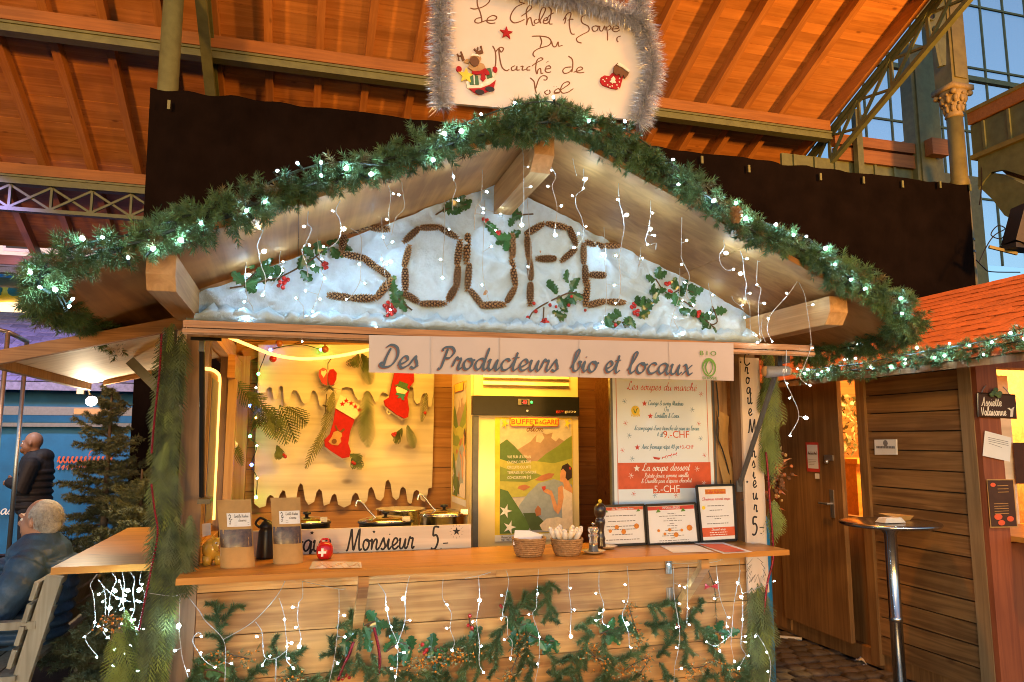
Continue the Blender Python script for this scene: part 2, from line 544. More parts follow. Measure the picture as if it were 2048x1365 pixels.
# ------------------------------------------------------------------ lettering: a single-stroke hand
G = {
 'a': (.56, [[(.42, .40), (.28, .50), (.10, .40), (.05, .18), (.16, .01), (.32, .12), (.43, .46), (.42, .12), (.50, .0), (.60, .10)]]),
 'b': (.50, [[(.0, .12), (.16, .50), (.26, .88), (.20, 1.0), (.12, .85), (.09, .3), (.16, .02), (.32, .04), (.42, .25), (.34, .44), (.48, .42)]]),
 'c': (.46, [[(.38, .40), (.30, .50), (.14, .45), (.05, .22), (.14, .02), (.30, .02), (.46, .15)]]),
 'd': (.58, [[(.42, .40), (.28, .50), (.10, .40), (.05, .18), (.16, .01), (.32, .12), (.45, .60), (.50, 1.0)], [(.50, 1.0), (.43, .4), (.42, .1), (.50, .0), (.60, .10)]]),
 'e': (.46, [[(.0, .12), (.20, .20), (.36, .34), (.30, .49), (.16, .47), (.06, .24), (.14, .02), (.30, .02), (.46, .15)]]),
 'f': (.38, [[(.0, .12), (.18, .45), (.32, .88), (.26, 1.0), (.18, .85), (.16, .2), (.12, -.30), (.04, -.34)], [(.06, .45), (.32, .45)]]),
 'g': (.54, [[(.42, .40), (.28, .50), (.10, .40), (.05, .18), (.16, .02), (.32, .12), (.43, .46), (.40, -.1), (.28, -.34), (.10, -.28), (.30, -.08), (.56, .10)]]),
 'h': (.56, [[(.0, .12), (.16, .50), (.26, .90), (.20, 1.0), (.12, .85), (.08, .0)], [(.08, .0), (.14, .32), (.28, .48), (.38, .40), (.36, .10), (.44, .0), (.56, .12)]]),
 'i': (.30, [[(.0, .12), (.12, .48), (.10, .12), (.18, .0), (.30, .12)], [(.14, .66), (.16, .71)]]),
 'j': (.30, [[(.0, .12), (.16, .48), (.14, -.15), (.05, -.32)], [(.18, .66), (.20, .71)]]),
 'l': (.34, [[(.0, .12), (.18, .55), (.28, .90), (.22, 1.0), (.13, .85), (.10, .2), (.17, .0), (.34, .13)]]),
 'm': (.80, [[(.0, .36), (.07, .48), (.07, .0)], [(.07, .0), (.14, .32), (.26, .48), (.33, .40), (.31, .0)], [(.31, .0), (.38, .32), (.52, .48), (.60, .40), (.58, .1), (.66, .0), (.80, .12)]]),
 'n': (.56, [[(.0, .36), (.07, .48), (.07, .0)], [(.07, .0), (.14, .32), (.28, .48), (.37, .40), (.35, .1), (.43, .0), (.56, .12)]]),
 'o': (.50, [[(.26, .50), (.10, .42), (.05, .2), (.16, .01), (.32, .06), (.40, .28), (.30, .48), (.24, .44), (.34, .40), (.50, .44)]]),
 'p': (.54, [[(.0, .36), (.08, .48), (.06, .0), (.03, -.36)], [(.06, .1), (.14, .38), (.28, .50), (.40, .40), (.38, .12), (.24, .0), (.10, .08)], [(.24, .0), (.40, .02), (.54, .12)]]),
 'q': (.54, [[(.42, .40), (.28, .50), (.10, .40), (.05, .18), (.16, .02), (.32, .12), (.43, .46), (.41, -.36)], [(.41, -.36), (.46, -.05), (.56, .1)]]),
 'r': (.42, [[(.0, .12), (.10, .52), (.18, .46), (.30, .46), (.26, .12), (.32, .0), (.42, .10)]]),
 's': (.42, [[(.0, .10), (.20, .52), (.24, .40), (.34, .16), (.24, .0), (.08, .06)], [(.24, .0), (.42, .12)]]),
 't': (.36, [[(.0, .12), (.15, .50), (.20, .82), (.14, .3), (.13, .08), (.21, .0), (.36, .13)], [(.03, .56), (.32, .60)]]),
 'u': (.56, [[(.0, .36), (.08, .48), (.06, .12), (.16, .0), (.30, .12), (.40, .46), (.38, .1), (.46, .0), (.56, .12)]]),
 'v': (.46, [[(.0, .36), (.08, .48), (.10, .1), (.16, .0), (.32, .2), (.38, .46), (.48, .42)]]),
 'x': (.50, [[(.02, .40), (.12, .48), (.22, .24), (.34, .0), (.50, .10)], [(.42, .48), (.24, .26), (.04, .0)]]),
 'y': (.54, [[(.0, .36), (.08, .48), (.06, .14), (.16, .02), (.30, .14), (.40, .46), (.38, -.1), (.26, -.34), (.10, -.28), (.3, -.08), (.54, .10)]]),
 'z': (.44, [[(.02, .46), (.34, .47), (.04, .02), (.40, .02)]]),
 "'": (.16, [[(.08, 1.0), (.05, .82)]]), ',': (.2, [[(.08, .06), (.04, -.14)]]), '.': (.22, [[(.08, .0), (.10, .05)]]), '-': (.34, [[(.04, .30), (.28, .30)]]),
 '+': (.4, [[(.04, .3), (.34, .3)], [(.19, .15), (.19, .46)]]),
 '&': (.66, [[(.60, .30), (.42, .06), (.16, .0), (.06, .20), (.30, .50), (.44, .78), (.32, .95), (.20, .80), (.34, .4), (.62, .0)]]),
 'A': (.74, [[(.0, .05), (.16, .10), (.40, .70), (.50, 1.0), (.50, .4), (.54, .0), (.66, .06)], [(.20, .36), (.58, .36)]]),
 'C': (.66, [[(.54, .74), (.50, .95), (.30, .96), (.08, .6), (.08, .2), (.26, .0), (.50, .06), (.66, .2)]]),
 'D': (.78, [[(.12, .86), (.30, .98), (.58, .86), (.68, .5), (.54, .12), (.28, .0), (.08, .06), (.06, .18), (.20, .16)], [(.32, .84), (.22, .4), (.20, .04)]]),
 'I': (.4, [[(.1, .95), (.34, .95)], [(.24, .95), (.16, .4), (.12, .0)], [(.0, .0), (.26, .0)]]),
 'L': (.66, [[(.40, .80), (.44, .96), (.32, 1.0), (.24, .8), (.20, .3), (.06, .06), (.02, .14), (.14, .16), (.36, .02), (.50, .0), (.64, .12)]]),
 'M': (.96, [[(.0, .05), (.08, .05), (.18, .6), (.24, .98), (.34, .4), (.44, .02), (.56, .5), (.72, .98), (.74, .4), (.80, .02), (.94, .08)]]),
 'N': (.8, [[(.0, .05), (.1, .1), (.2, .95), (.4, .4), (.54, .02), (.62, .6), (.74, .98)]]),
 'O': (.78, [[(.40, .98), (.14, .82), (.06, .4), (.22, .02), (.50, .06), (.66, .5), (.52, .92), (.34, .94), (.44, .82), (.72, .9)]]),
 'P': (.66, [[(.10, .80), (.14, .95), (.44, .98), (.60, .78), (.48, .52), (.26, .48)], [(.30, .92), (.24, .4), (.18, .02), (.06, .02)]]),
 'S': (.6, [[(.48, .80), (.44, .96), (.26, .94), (.20, .72), (.36, .5), (.42, .24), (.28, .02), (.08, .04), (.04, .2)]]),
 'B': (.66, [[(.14, .95), (.12, .0)], [(.14, .95), (.44, .88), (.40, .56), (.16, .5), (.5, .4), (.5, .06), (.12, .0)]]),
 'V': (.6, [[(.02, .95), (.24, .0), (.5, .95)]]),
 '0': (.5, [[(.24, .9), (.08, .7), (.08, .2), (.24, .0), (.4, .2), (.4, .7), (.24, .9)]]),
 '3': (.5, [[(.08, .82), (.26, .92), (.38, .72), (.2, .5), (.42, .28), (.28, .0), (.06, .1)]]),
 '4': (.5, [[(.3, .0), (.32, .9), (.04, .28), (.44, .28)]]),
 '5': (.54, [[(.46, .94), (.16, .94), (.12, .56)], [(.12, .56), (.32, .60), (.44, .36), (.32, .06), (.14, .0), (.06, .08)]]),
 '9': (.5, [[(.4, .7), (.24, .9), (.08, .68), (.22, .5), (.4, .7), (.34, .2), (.22, .0)]]),
 ' ': (.34, []),
}
G['é'] = (G['e'][0], G['e'][1] + [[(.22, .62), (.36, .78)]])
G['è'] = (G['e'][0], G['e'][1] + [[(.36, .62), (.20, .78)]])
G['â'] = (G['a'][0], G['a'][1] + [[(.16, .62), (.27, .74), (.38, .62)]])
INK = [0.0]
def ribbon(mb, pts2, wid, place, pen=None, sub=4, smooth=True):
    """flat stroke; place(u, v, depth) -> world"""
    P = smoothpts([(a, b, 0) for a, b in pts2], sub) if smooth else [Vector((a, b, 0)) for a, b in pts2]
    vs = []; fs = []
    n = len(P)
    for i, p in enumerate(P):
        d = P[min(i + 1, n - 1)] - P[max(i - 1, 0)]
        if d.length < 1e-9: d = Vector((1, 0, 0))
        d.normalize()
        w = wid
        if pen is not None:
            w = wid * (pen[1] + (1 - pen[1]) * abs(math.sin(math.atan2(d.y, d.x) - pen[0])))
        e = min(i, n - 1 - i)
        if e == 0: w *= .55
        s = Vector((-d.y, d.x, 0)) * w / 2
        INK[0] = (INK[0] + 4e-6) % 6e-4
        dp = .0006 + INK[0]
        vs += [place(p.x + s.x, p.y + s.y, dp), place(p.x - s.x, p.y - s.y, dp)]
    for i in range(n - 1):
        fs.append((2 * i, 2 * i + 1, 2 * i + 3, 2 * i + 2))
    mb.add(vs, fs)

def text_width(t):
    return sum(G.get(c, G['o'])[0] for c in t)

def write(mb, t, u, v, h, place, wid=.1, width=None, slant=.25, pen=None, align='l', rise=0.0, gap=0.0, sub=3):
    tw = text_width(t) + gap * len(t)
    sx = h if width is None else width / tw
    x = u if align == 'l' else (u - tw * sx / 2 if align == 'c' else u - tw * sx)
    x0 = x
    for c in t:
        a, st = G.get(c, G['o'])
        for s_ in st:
            ribbon(mb, [(x + (p[0] + slant * p[1]) * sx, v + p[1] * h + rise * (x + p[0] * sx - x0)) for p in s_], wid * h, place, pen, sub)
        x += (a + gap) * sx
    return x

def on_y(y):
    return lambda u, v, d: (u, y - d, v)

def sans(name, body, parent, loc, height, m, rot=(R(90), 0, 0), align='CENTER', width=None, bold=0.0):
    cu = bpy.data.curves.new(name, 'FONT')
    cu.body = body
    cu.size = height / .69
    cu.align_x = align
    cu.fill_mode = 'BOTH'
    cu.extrude = .0004
    cu.offset = bold
    cu.resolution_u = 3
    cu.materials.append(M[m])
    o = bpy.data.objects.new(name, cu)
    COL.objects.link(o)
    bpy.context.view_layer.update()
    me = bpy.data.meshes.new_from_object(o.evaluated_get(bpy.context.evaluated_depsgraph_get()))
    bpy.data.objects.remove(o)
    if width:
        xs = [v.co.x for v in me.vertices]
        k = width / max(1e-4, max(xs) - min(xs))
        for v in me.vertices: v.co.x *= k
    me.materials.clear(); me.materials.append(M[m])
    o = bpy.data.objects.new(name, me)
    COL.objects.link(o)
    setp(o, parent, loc)
    o.rotation_euler = rot
    return o

def star(mb, u, v, r, place, n=5, inner=.42, rot=0.0, d=.0012):
    pts = []
    for k in range(2 * n):
        t = math.pi / 2 + rot + math.pi * k / n
        q = r if k % 2 == 0 else r * inner
        pts.append(place(u + q * math.cos(t), v + q * math.sin(t), d))
    mb.poly(pts)

def flake(mb, u, v, r, place):
    for k in range(3):
        t = math.pi * k / 3 + .2
        ribbon(mb, [(u - r * math.cos(t), v - r * math.sin(t)), (u + r * math.cos(t), v + r * math.sin(t))], r * .22, place, sub=1)

def fpoly(mb, pts, place, d):
    mb.poly([place(a, b, d) for a, b in pts])
# ================================================================== THE GROUND
g = MB()
g.add([(-160, -160, 0), (160, -160, 0), (160, 160, 0), (-160, 160, 0)], [(0, 1, 2, 3)])
ground = g.build('ground', 'ground')
tag(ground, kind='structure')
cb = MB()
cb.add([(-.062, -.062, -.02), (.062, -.062, -.02), (.062, .062, -.02), (-.062, .062, -.02), (-.058, -.057, .012), (.057, -.058, .014), (.058, .058, .012), (-.057, .057, .013), (-.04, -.04, .022), (.04, -.042, .024), (.041, .04, .022), (-.04, .041, .024)],
       [(0, 1, 5, 4), (1, 2, 6, 5), (2, 3, 7, 6), (3, 0, 4, 7), (4, 5, 9, 8), (5, 6, 10, 9), (6, 7, 11, 10), (7, 4, 8, 11), (8, 9, 10, 11)])
cme = mesh_of(cb, 'cobblestone', 'cobble', True)
for i in range(11):
    for j in range(26):
        o = put(cme, 'cobblestone', ground, (2.98 + i * .128 + (j % 2) * .064 + random.uniform(-.006, .006), -.75 + j * .13 + random.uniform(-.008, .008), random.uniform(-.004, .004)), None, (1, random.uniform(.93, 1.0), random.uniform(.8, 1.2)))
        o.rotation_euler = (random.uniform(-.04, .04), random.uniform(-.04, .04), random.uniform(-.06, .06))

# ================================================================== THE HALL ROOF
RZ = lambda y: 6.28 - .445 * (y - 5.0)
SL = math.atan(.445)
hall = thing('hall_roof', (0, 5, 6), 'orange lit timber roof of boards on rafters over the market hall', 'roof')
X0, X1 = -10.0, 7.82
pb = MB(); pb.box((X0, -.069, -.012), (X1, .069, .012))
pme = mesh_of(pb, 'roof_board', 'hall_ply')
y = -5.2
while y < 9.05:
    o = put(pme, 'roof_board', hall, (random.uniform(-.02, .0), y, RZ(y) + .012 + random.uniform(0, .006)))
    o.rotation_euler = (-SL, 0, 0)
    y += .14 * math.cos(SL)
cv = MB(); cv.beam((X0 + 8.9, -5.3, RZ(-5.3) + .075), (X0 + 8.9, 9.1, RZ(9.1) + .075), 17.8, .03, (0, .4, 1))
cv.build('roof_cover', 'dark', hall)
rb = MB(); L = 15.75
rb.box((-.045, -L / 2, -.15), (.045, L / 2, 0))
rme = mesh_of(rb, 'rafter', 'rafter')
k = -17
while .0 + .578 * k < 7.5:
    o = put(rme, 'rafter', hall, (.0 + .578 * k, 2.0, RZ(2.0) - .002))
    o.rotation_euler = (-SL, 0, 0)
    k += 1
eb = MB(); eb.beam((7.74, -5.2, RZ(-5.2) - .1), (7.74, 9.1, RZ(9.1) - .1), .07, .19, (0, .4, 1))
eb.build('verge_board', 'rafter', hall)
for yy in (2.8, 5.0, 7.2, 9.05):
    b = MB(); b.box((X0, yy - .09, RZ(yy) - .31), (7.72, yy + .09, RZ(yy) - .165)); b.build('purlin', 'purlin', hall)
    s = MB(); s.box((X0, yy - .07, RZ(yy) - .43), (7.76, yy + .07, RZ(yy) - .40))
    s.box((X0, yy - .02, RZ(yy) - .42), (7.76, yy + .02, RZ(yy) - .325)); s.box((X0, yy - .075, RZ(yy) - .34), (7.76, yy + .075, RZ(yy) - .313))
    s.box((X0, yy - .055, RZ(yy) - .425), (7.76, yy - .02, RZ(yy) - .33))
    s.build('purlin_girder', 'steel', hall)
# lattice girder below the second purlin, to the left of the curtain
lg = MB()
zt, zb = RZ(7.2) - .44, RZ(7.2) - .74
lg.box((X0, 7.15, zb - .05), (1.0, 7.25, zb))
x = -9.0
while x < 1.0:
    lg.beam((x, 7.2, zb), (x, 7.2, zt), .05, .03, (1, 0, 0))
    lg.beam((x, 7.19, zb), (x + .48, 7.19, zt), .03, .035, (0, 1, 0))
    lg.beam((x, 7.21, zt), (x + .48, 7.21, zb), .03, .035, (0, 1, 0))
    x += .48
lg.build('lattice_girder', 'steel', hall)
# sloping iron rafters in the lines of the columns
for xs, lat in ((-.63, False), (7.86, True)):
    b = MB()
    def rp(yy, o): return (xs, yy, RZ(yy) + o)
    b.beam(rp(-5, -.22), rp(9.0, -.22), .09, .05, (0, .4, 1))
    b.beam(rp(-5, -.22), rp(9.0, -.22), .02, .15, (0, .4, 1))
    if lat:
        b.beam(rp(-5, -.66), rp(9.0, -.66), .07, .06, (0, .4, 1))
        yy = -4.8
        while yy < 8.6:
            b.beam(rp(yy, -.64), rp(yy, -.24), .045, .03, (1, 0, 0))
            b.beam((xs + .012, yy, RZ(yy) - .64), (xs + .012, yy + .62, RZ(yy + .62) - .24), .028, .04, (1, 0, 0))
            b.beam((xs - .012, yy, RZ(yy) - .24), (xs - .012, yy + .62, RZ(yy + .62) - .64), .028, .04, (1, 0, 0))
            yy += .62
        b.build('lattice_rafter', 'steel', hall)
    else:
        b.beam(rp(-5, -.62), rp(9.0, -.62), .11, .05, (0, .4, 1))
        b.beam(rp(-5, -.42), rp(9.0, -.42), .03, .4, (0, .4, 1))
        b.build('iron_rafter', 'steel', hall)

# ------------------------------------------------------------------ columns, curtain
cl = thing('iron_column', (-.85, 3.92, 0), 'round pale green column rising behind the left end of the black curtain', 'column')
b = MB(); b.lathe([(.16, 0), (.16, .3), (.11, .4), (.098, 3), (.092, 7.4)], (-.85, 3.92, 0), 24); b.build('shaft', 'steel', cl, True)
b = MB(); b.lathe([(.10, 7.4), (.2, 7.7), (.2, 7.8)], (-.85, 3.92, 0), 20); b.build('capital', 'stonecap', cl, True)

cr = thing('iron_column', (8.93, 3.95, 0), 'tall ochre column with a carved capital at the right of the hall', 'column')
b = MB(); b.lathe([(.16, 0), (.16, .4), (.115, .5), (.112, 3.4), (.125, 3.42), (.125, 3.5), (.112, 3.52), (.105, 4.9), (.12, 4.93), (.12, 4.99), (.105, 5.02), (.10, 5.88)], (8.93, 3.95, 0), 28)
b.build('shaft', 'steel_l', cr, True)
cp = MB(); cp.lathe([(.10, 5.88), (.118, 5.9), (.105, 5.94), (.112, 6.0), (.135, 6.12), (.168, 6.2), (.175, 6.24)], (8.93, 3.95, 0), 24)
cp.box((8.75, 3.77, 6.24), (9.11, 4.13, 6.31))
for k in range(10):
    t = 2 * math.pi * k / 10
    for z, r, s_ in ((6.0, .112, .036), (6.13, .142, .042)):
        t2 = t + (.3 if z > 6.1 else 0)
        c = (8.93 + r * math.cos(t2), 3.95 + r * math.sin(t2), z)
        cp.ball(c, s_, 6, 5, (.8, .8, 1.5))
        cp.ball((c[0] + .025 * math.cos(t2), c[1] + .025 * math.sin(t2), z + .05), s_ * .55, 6, 4)
for sx in (-1, 1):
    for sy in (-1, 1):
        cp.ball((8.93 + sx * .14, 3.95 + sy * .14, 6.2), .042, 8, 6)
cp.build('capital', 'stonecap', cr, True)
b = MB(); b.box((8.79, 3.81, 6.31), (9.07, 4.09, 9.5)); b.box((8.83, 3.79, 6.4), (9.03, 3.809, 9.4)); b.build('upper_pier', 'steel_l', cr)
# pierced iron bracket from the column up to the roof
br = MB()
out = [(8.627,6.55),(8.574,6.879),(8.429,7.123),(8.168,7.267),(7.808,7.349),(7.251,7.365),(7.267,7.587),(8.857,7.881),(8.73,6.565)]
br.prism(out, 3.83, 3.88)
brim = [(8.61,3.82,6.517),(8.559,3.82,6.86),(8.415,3.82,7.111),(8.147,3.82,7.26),(7.779,3.82,7.34),(7.225,3.82,7.356)]
br.tube(brim, .035, 6)
for c, r in (((8.519,3.81,7.26), .07), ((8.326,3.81,7.343), .045), ((8.598,3.81,7.027), .05)):
    ring = [(c[0] + r * math.cos(t * math.pi / 8), c[1], c[2] + 1.25 * r * math.sin(t * math.pi / 8)) for t in range(17)]
    br.tube(ring, .014, 5, False)
br.build('bracket', 'steel', cr)
br = MB()
for c, r in (((8.508,3.8,7.252), .062), ((8.316,3.8,7.335), .04), ((8.587,3.8,7.019), .042)):
    br.prism([(c[0] + r * math.cos(t * math.pi / 6), c[2] + 1.25 * r * math.sin(t * math.pi / 6)) for t in range(12)], 3.822, 3.828)
br.build('bracket_opening', 'dark', cr)

ct = MB()
NX, NZ = 150, 6
xa, xb = -.97, 8.83
for i in range(NX + 1):
    x = xa + (xb - xa) * i / NX
    sag = .025 * abs(math.sin(i * .42)) if x > 6 else .008 * math.sin(i)
    for j in range(NZ + 1):
        z = 4.87 - sag * (1 if j == 0 else 0) - (4.87 - .25) * j / NZ
        ct.v.append((x + (.05 * j / NZ if i == 0 else 0) , 3.74 + .02 * math.sin(i * .9) + .015 * math.sin(i * .37 + j), z))
for i in range(NX):
    for j in range(NZ):
        a = i * (NZ + 1) + j
        ct.f.append((a, a + 1, a + NZ + 2, a + NZ + 1)); ct.mi.append(0)
cur = ct.build('stage_curtain', 'curtain', None, True)
tag(cur, 'long black cloth hung across the hall behind the stall', 'curtain')
for px in (1401, 1435, 1500, 1640, 1727, 1804, 1879, 1940):
    pass
for p in [(4.886,3.7,4.792),(5.507,3.7,4.748),(6.505,3.7,4.751),(7.137,3.7,4.771),(7.73,3.7,4.778),(8.326,3.7,4.83),(8.814,3.7,4.837),(-.793,3.7,4.724)]:
    b = MB(); b.box((p[0] - .013, p[1] - .008, p[2] - .07), (p[0] + .013, p[1] + .008, p[2] + .02)); b.build('curtain_tie', 'steel', cur)

# ------------------------------------------------------------------ right bay of the hall: beams, panels, glazing
bay = thing('hall_bay', (9, 6, 0), 'green panelled wall with orange timber beam and tall glazing beside the column', 'hall wall')
b = MB(); b.box((7.86, 5.0, 5.83), (9.30, 5.14, 5.985)); b.build('timber_beam', 'purlin', bay)
b = MB(); b.box((7.9, 5.02, 5.6), (9.30, 5.12, 5.80)); b.build('timber_beam', 'purlin', bay)
b = MB(); b.box((7.0, 5.08, 3.0), (10.6, 5.12, 5.62)); b.build('panel_wall', 'steel', bay)
for x in (7.2, 7.55, 7.9, 8.25, 8.6, 8.95, 9.75, 10.1):
    b = MB(); b.box((x - .02, 5.05, 3.0), (x + .02, 5.081, 5.61)); b.build('panel_rib', 'steel', bay)
b = MB(); b.box((9.30, 4.98, 3.0), (9.68, 5.2, 7.6)); b.box((9.36, 4.95, 3.0), (9.62, 4.981, 7.2)); b.box((9.70, 5.0, 3.0), (9.82, 5.1, 8.5)); b.build('iron_pier', 'steel', bay)
b = MB(); b.box((9.42, 4.8, 5.77), (9.72, 4.94, 6.02)); b.build('beam_end', 'purlin', bay)
b = MB(); b.box((8.16, 4.9, 5.2), (8.26, 4.99, 6.35)); b.build('iron_post', 'steel', bay)
# second timber slope seen through the gap
b = MB(); b.beam((10.0, 7.2, 6.58), (12.0, 7.2, 7.25), .12, .22); b.beam((10.2, 7.25, 6.45), (12.0, 7.25, 7.0), .12, .16); b.build('timber_beam', 'purlin', bay)
# glazing grid, far side
gl = MB()
x = 9.6
while x < 16.4:
    gl.box((x - .016, 7.6, 5.0), (x + .016, 7.64, 13.0)); x += .62
for z in (6.35, 7.75, 9.15, 10.55, 11.95):
    gl.box((9.4, 7.59, z - .02), (16.4, 7.63, z + .02))
for z in (8.9, 11.2):
    gl.box((9.4, 7.56, z - .05), (16.4, 7.66, z + .05))
gl.box((15.5, 7.4, 5.0), (15.9, 7.7, 13.0))
gl.build('glazing_bar', 'steel', bay)
b = MB(); b.box((9.4, 7.645, 5.0), (16.4, 7.655, 13.0)); b.build('glazing', 'glass', bay)

arc = thing('hall_arcade', (9.05, 2.5, 4), 'ochre iron arcade with an orange wall beam running forward on the right', 'arcade')
b = MB(); b.box((8.98, -2.5, 5.73), (9.14, 3.80, 5.885)); b.build('timber_beam', 'purlin', arc)
b = MB(); b.box((8.96, -2.5, 5.885), (9.0, 3.80, 5.93)); b.build('beam_flashing', 'steel_l', arc)
b = MB(); b.box((9.02, -2.5, 5.30), (9.06, 3.80, 5.72)); b.build('panel_band', 'steel', arc)
y = 3.6
while y > -2.4:
    b = MB(); b.box((8.995, y - .018, 5.31), (9.02, y + .018, 5.71)); b.build('panel_rib', 'steel', arc); y -= .36
b = MB(); b.box((8.97, -2.5, 5.24), (9.1, 3.80, 5.30)); b.build('iron_rail', 'steel_l', arc)
b = MB()
b.prism([(3.736,5.285),(3.093,5.326),(2.917,5.317),(2.961,4.875),(3.144,4.8),(3.387,4.966),(3.563,4.996),(3.68,4.921),(3.771,4.829)], 9.03, 9.09, 'x'); b.build('spandrel', 'steel', arc)
b = MB(); b.prism([(3.805,4.902),(3.697,5.003),(3.518,4.967),(3.321,4.83),(3.135,4.675),(3.164,4.376),(3.359,4.305),(3.461,4.388),(3.607,4.646)], 9.06, 9.24, 'x'); b.build('arch_soffit', 'steel', arc)
b = MB(); b.beam((9.3,3.707,5.385), (9.3,3.197,4.857), .1, .12); b.beam((9.34,3.618,5.148), (9.34,3.218,4.64), .1, .12); b.build('roof_timber', 'purlin', arc)

fl = thing('floodlight', (8.769,3.1,4.075), 'dark floodlight on an arm strapped to the right column', 'floodlight')
c = Vector((8.816,3.1,4.141))
b = MB(); b.beam(c + Vector((-.10, -.02, -.26)), c + Vector((.06, -.06, .2)), .26, .16); b.box((c.x - .2, c.y - .12, c.z - .32), (c.x + .2, c.y + .1, c.z - .26)); b.build('housing', 'dark', fl)
b = MB(); b.beam(c + Vector((.0, -.12, -.2)), c + Vector((.08, -.16, .18)), .13, .05); b.build('heat_sink', 'steel_l', fl)
b = MB(); b.beam((8.458,3.2,3.866), (8.766,3.1,3.776), .03, .035); b.build('bracket_arm', 'steel_l', fl)
b = MB(); b.lathe([(.118, 0), (.118, .03)], (8.93, 3.95, (9.061,3.8,4.158)[2]), 20); b.lathe([(.118, 0), (.118, .03)], (8.93, 3.95, (9.043,3.8,3.995)[2]), 20); b.build('strap', 'black', fl)
b = MB(); b.tube(smoothpts([(8.283,3.2,3.662),(8.437,3.2,3.889),(8.568,3.2,4.024),(8.735,3.2,4.113),(8.62,3.2,4.141),(8.506,3.2,4.019),(8.657,3.2,3.981),(8.779,3.2,4.091),(8.885,3.2,4.049)], 4), .007, 5); b.build('cable', 'black', fl); b = MB()
b.tube(smoothpts([(8.866,3.75,3.863),(8.988,3.75,3.765),(9.099,3.75,3.719),(9.59,3.75,3.743)], 4), .008, 5); b.build('cable', 'black', fl); b = MB()
b.tube(smoothpts([(9.06,3.7,5.356),(9.007,3.7,4.856),(8.945,3.7,4.592)], 3), .008, 5); b.build('cable', 'black', fl)

# ================================================================== THE NEXT STALL, on the right
c2 = thing('market_chalet', (5.8, 1, 0), 'brown plank chalet with red shingled roof and a half open door', 'chalet')
XW, YF, YB = 4.32, -.15, 2.35
NPL = 16
for k in range(NPL):
    z0 = .12 + k * (1.98 / NPL)
    b = MB(); b.box((XW + random.uniform(0, .006), YF + .002, z0 + .004), (XW + .03, .715, z0 + 1.98 / NPL - .004)); b.build('wall_plank', 'brown_wall', c2)
b = MB(); b.box((XW + .031, YF, 0), (XW + .05, .72, 2.1)); b.build('wall_lining', 'dark', c2)
b = MB(); b.box((XW - .012, YF + .0, 0), (XW + .10, YF + .09, 2.12)); b.build('corner_post', 'corner', c2)
b = MB(); b.box((XW - .006, YF - .035, 0), (XW + .15, YF - .001, 2.12)); b.build('corner_post', 'redpost', c2)
b = MB(); b.box((XW - .02, .715, .05), (XW + .06, .79, 2.08)); b.build('door_post', 'brown_door', c2)
b = MB(); b.box((XW + .0, 1.68, .05), (XW + .06, 2.35, 2.08)); b.build('wall_end', 'brown_door', c2)
b = MB(); b.box((XW + .02, -.15, .02), (XW + .06, 2.35, .13)); b.build('base_rail', 'brown_door', c2)
# door: hinged at the far side, a hand's width ajar
dr = MB()
d0 = Vector((4.30, 1.70, 0)); d1 = Vector((4.255, .905, 0))
dr.beam(d0 + Vector((0, 0, 1.08)), d1 + Vector((0, 0, 1.08)), .035, 1.86)
door = dr.build('door', 'brown_door', c2)
dd = (d1 - d0).normalized(); dn = Vector((dd.y, -dd.x, 0))
if dn.x > 0: dn = -dn
b = MB(); p = d0 + dd * .68 + dn * .02 + Vector((0, 0, 1.09)); b.box((p.x - .004, p.y - .02, p.z - .1), (p.x + .006, p.y + .02, p.z + .1)); b.tube([p, p + dn * .04, p + dn * .04 - dd * .1], .009, 6); b.build('handle', 'alu', door)
b = MB(); p = d0 + dd * .66 + dn * .02 + Vector((0, 0, 1.42)); b.box((p.x - .01, p.y - .06, p.z - .02), (p.x + .008, p.y + .03, p.z + .02)); b.ball((p.x - .015, p.y, p.z - .03), .016, 8, 6); b.build('latch', 'alu', door)
pn = thing('door_notice', tuple(d0 + dd * .5 + dn * .024 + Vector((0, 0, 1.4))), 'red bordered notice pinned to the brown door', 'notice')
def on_door(u, v, d): return tuple(d0 + dd * u + dn * (.0215 + d) + Vector((0, 0, v)))
b = MB(); fpoly(b, [(.40, 1.31), (.56, 1.31), (.56, 1.53), (.40, 1.53)], on_door, .0015); b.build('frame', 'ink_red', pn)
b = MB(); fpoly(b, [(.418, 1.335), (.548, 1.335), (.548, 1.512), (.418, 1.512)], on_door, .003); b.build('sheet', 'paper', pn)
b = MB()
write(b, "Marché de Noël", .425, 1.44, .022, lambda u, v, d: on_door(u, v, d + .0035), .12, .11, pen=None)
for k in range(4): ribbon(b, [(.43, 1.40 - k * .012), (.53 - .01 * k, 1.40 - k * .012)], .003, lambda u, v, d: on_door(u, v, d + .0035), sub=1)
b.build('lettering', 'ink_brown', pn)
tg = MB(); fpoly(tg, [(.50, 1.26), (.555, 1.26), (.555, 1.30), (.50, 1.30)], on_door, .004); o = tg.build('paper_tag', 'paper'); tag(o, 'small white tag under the door notice', 'tag')
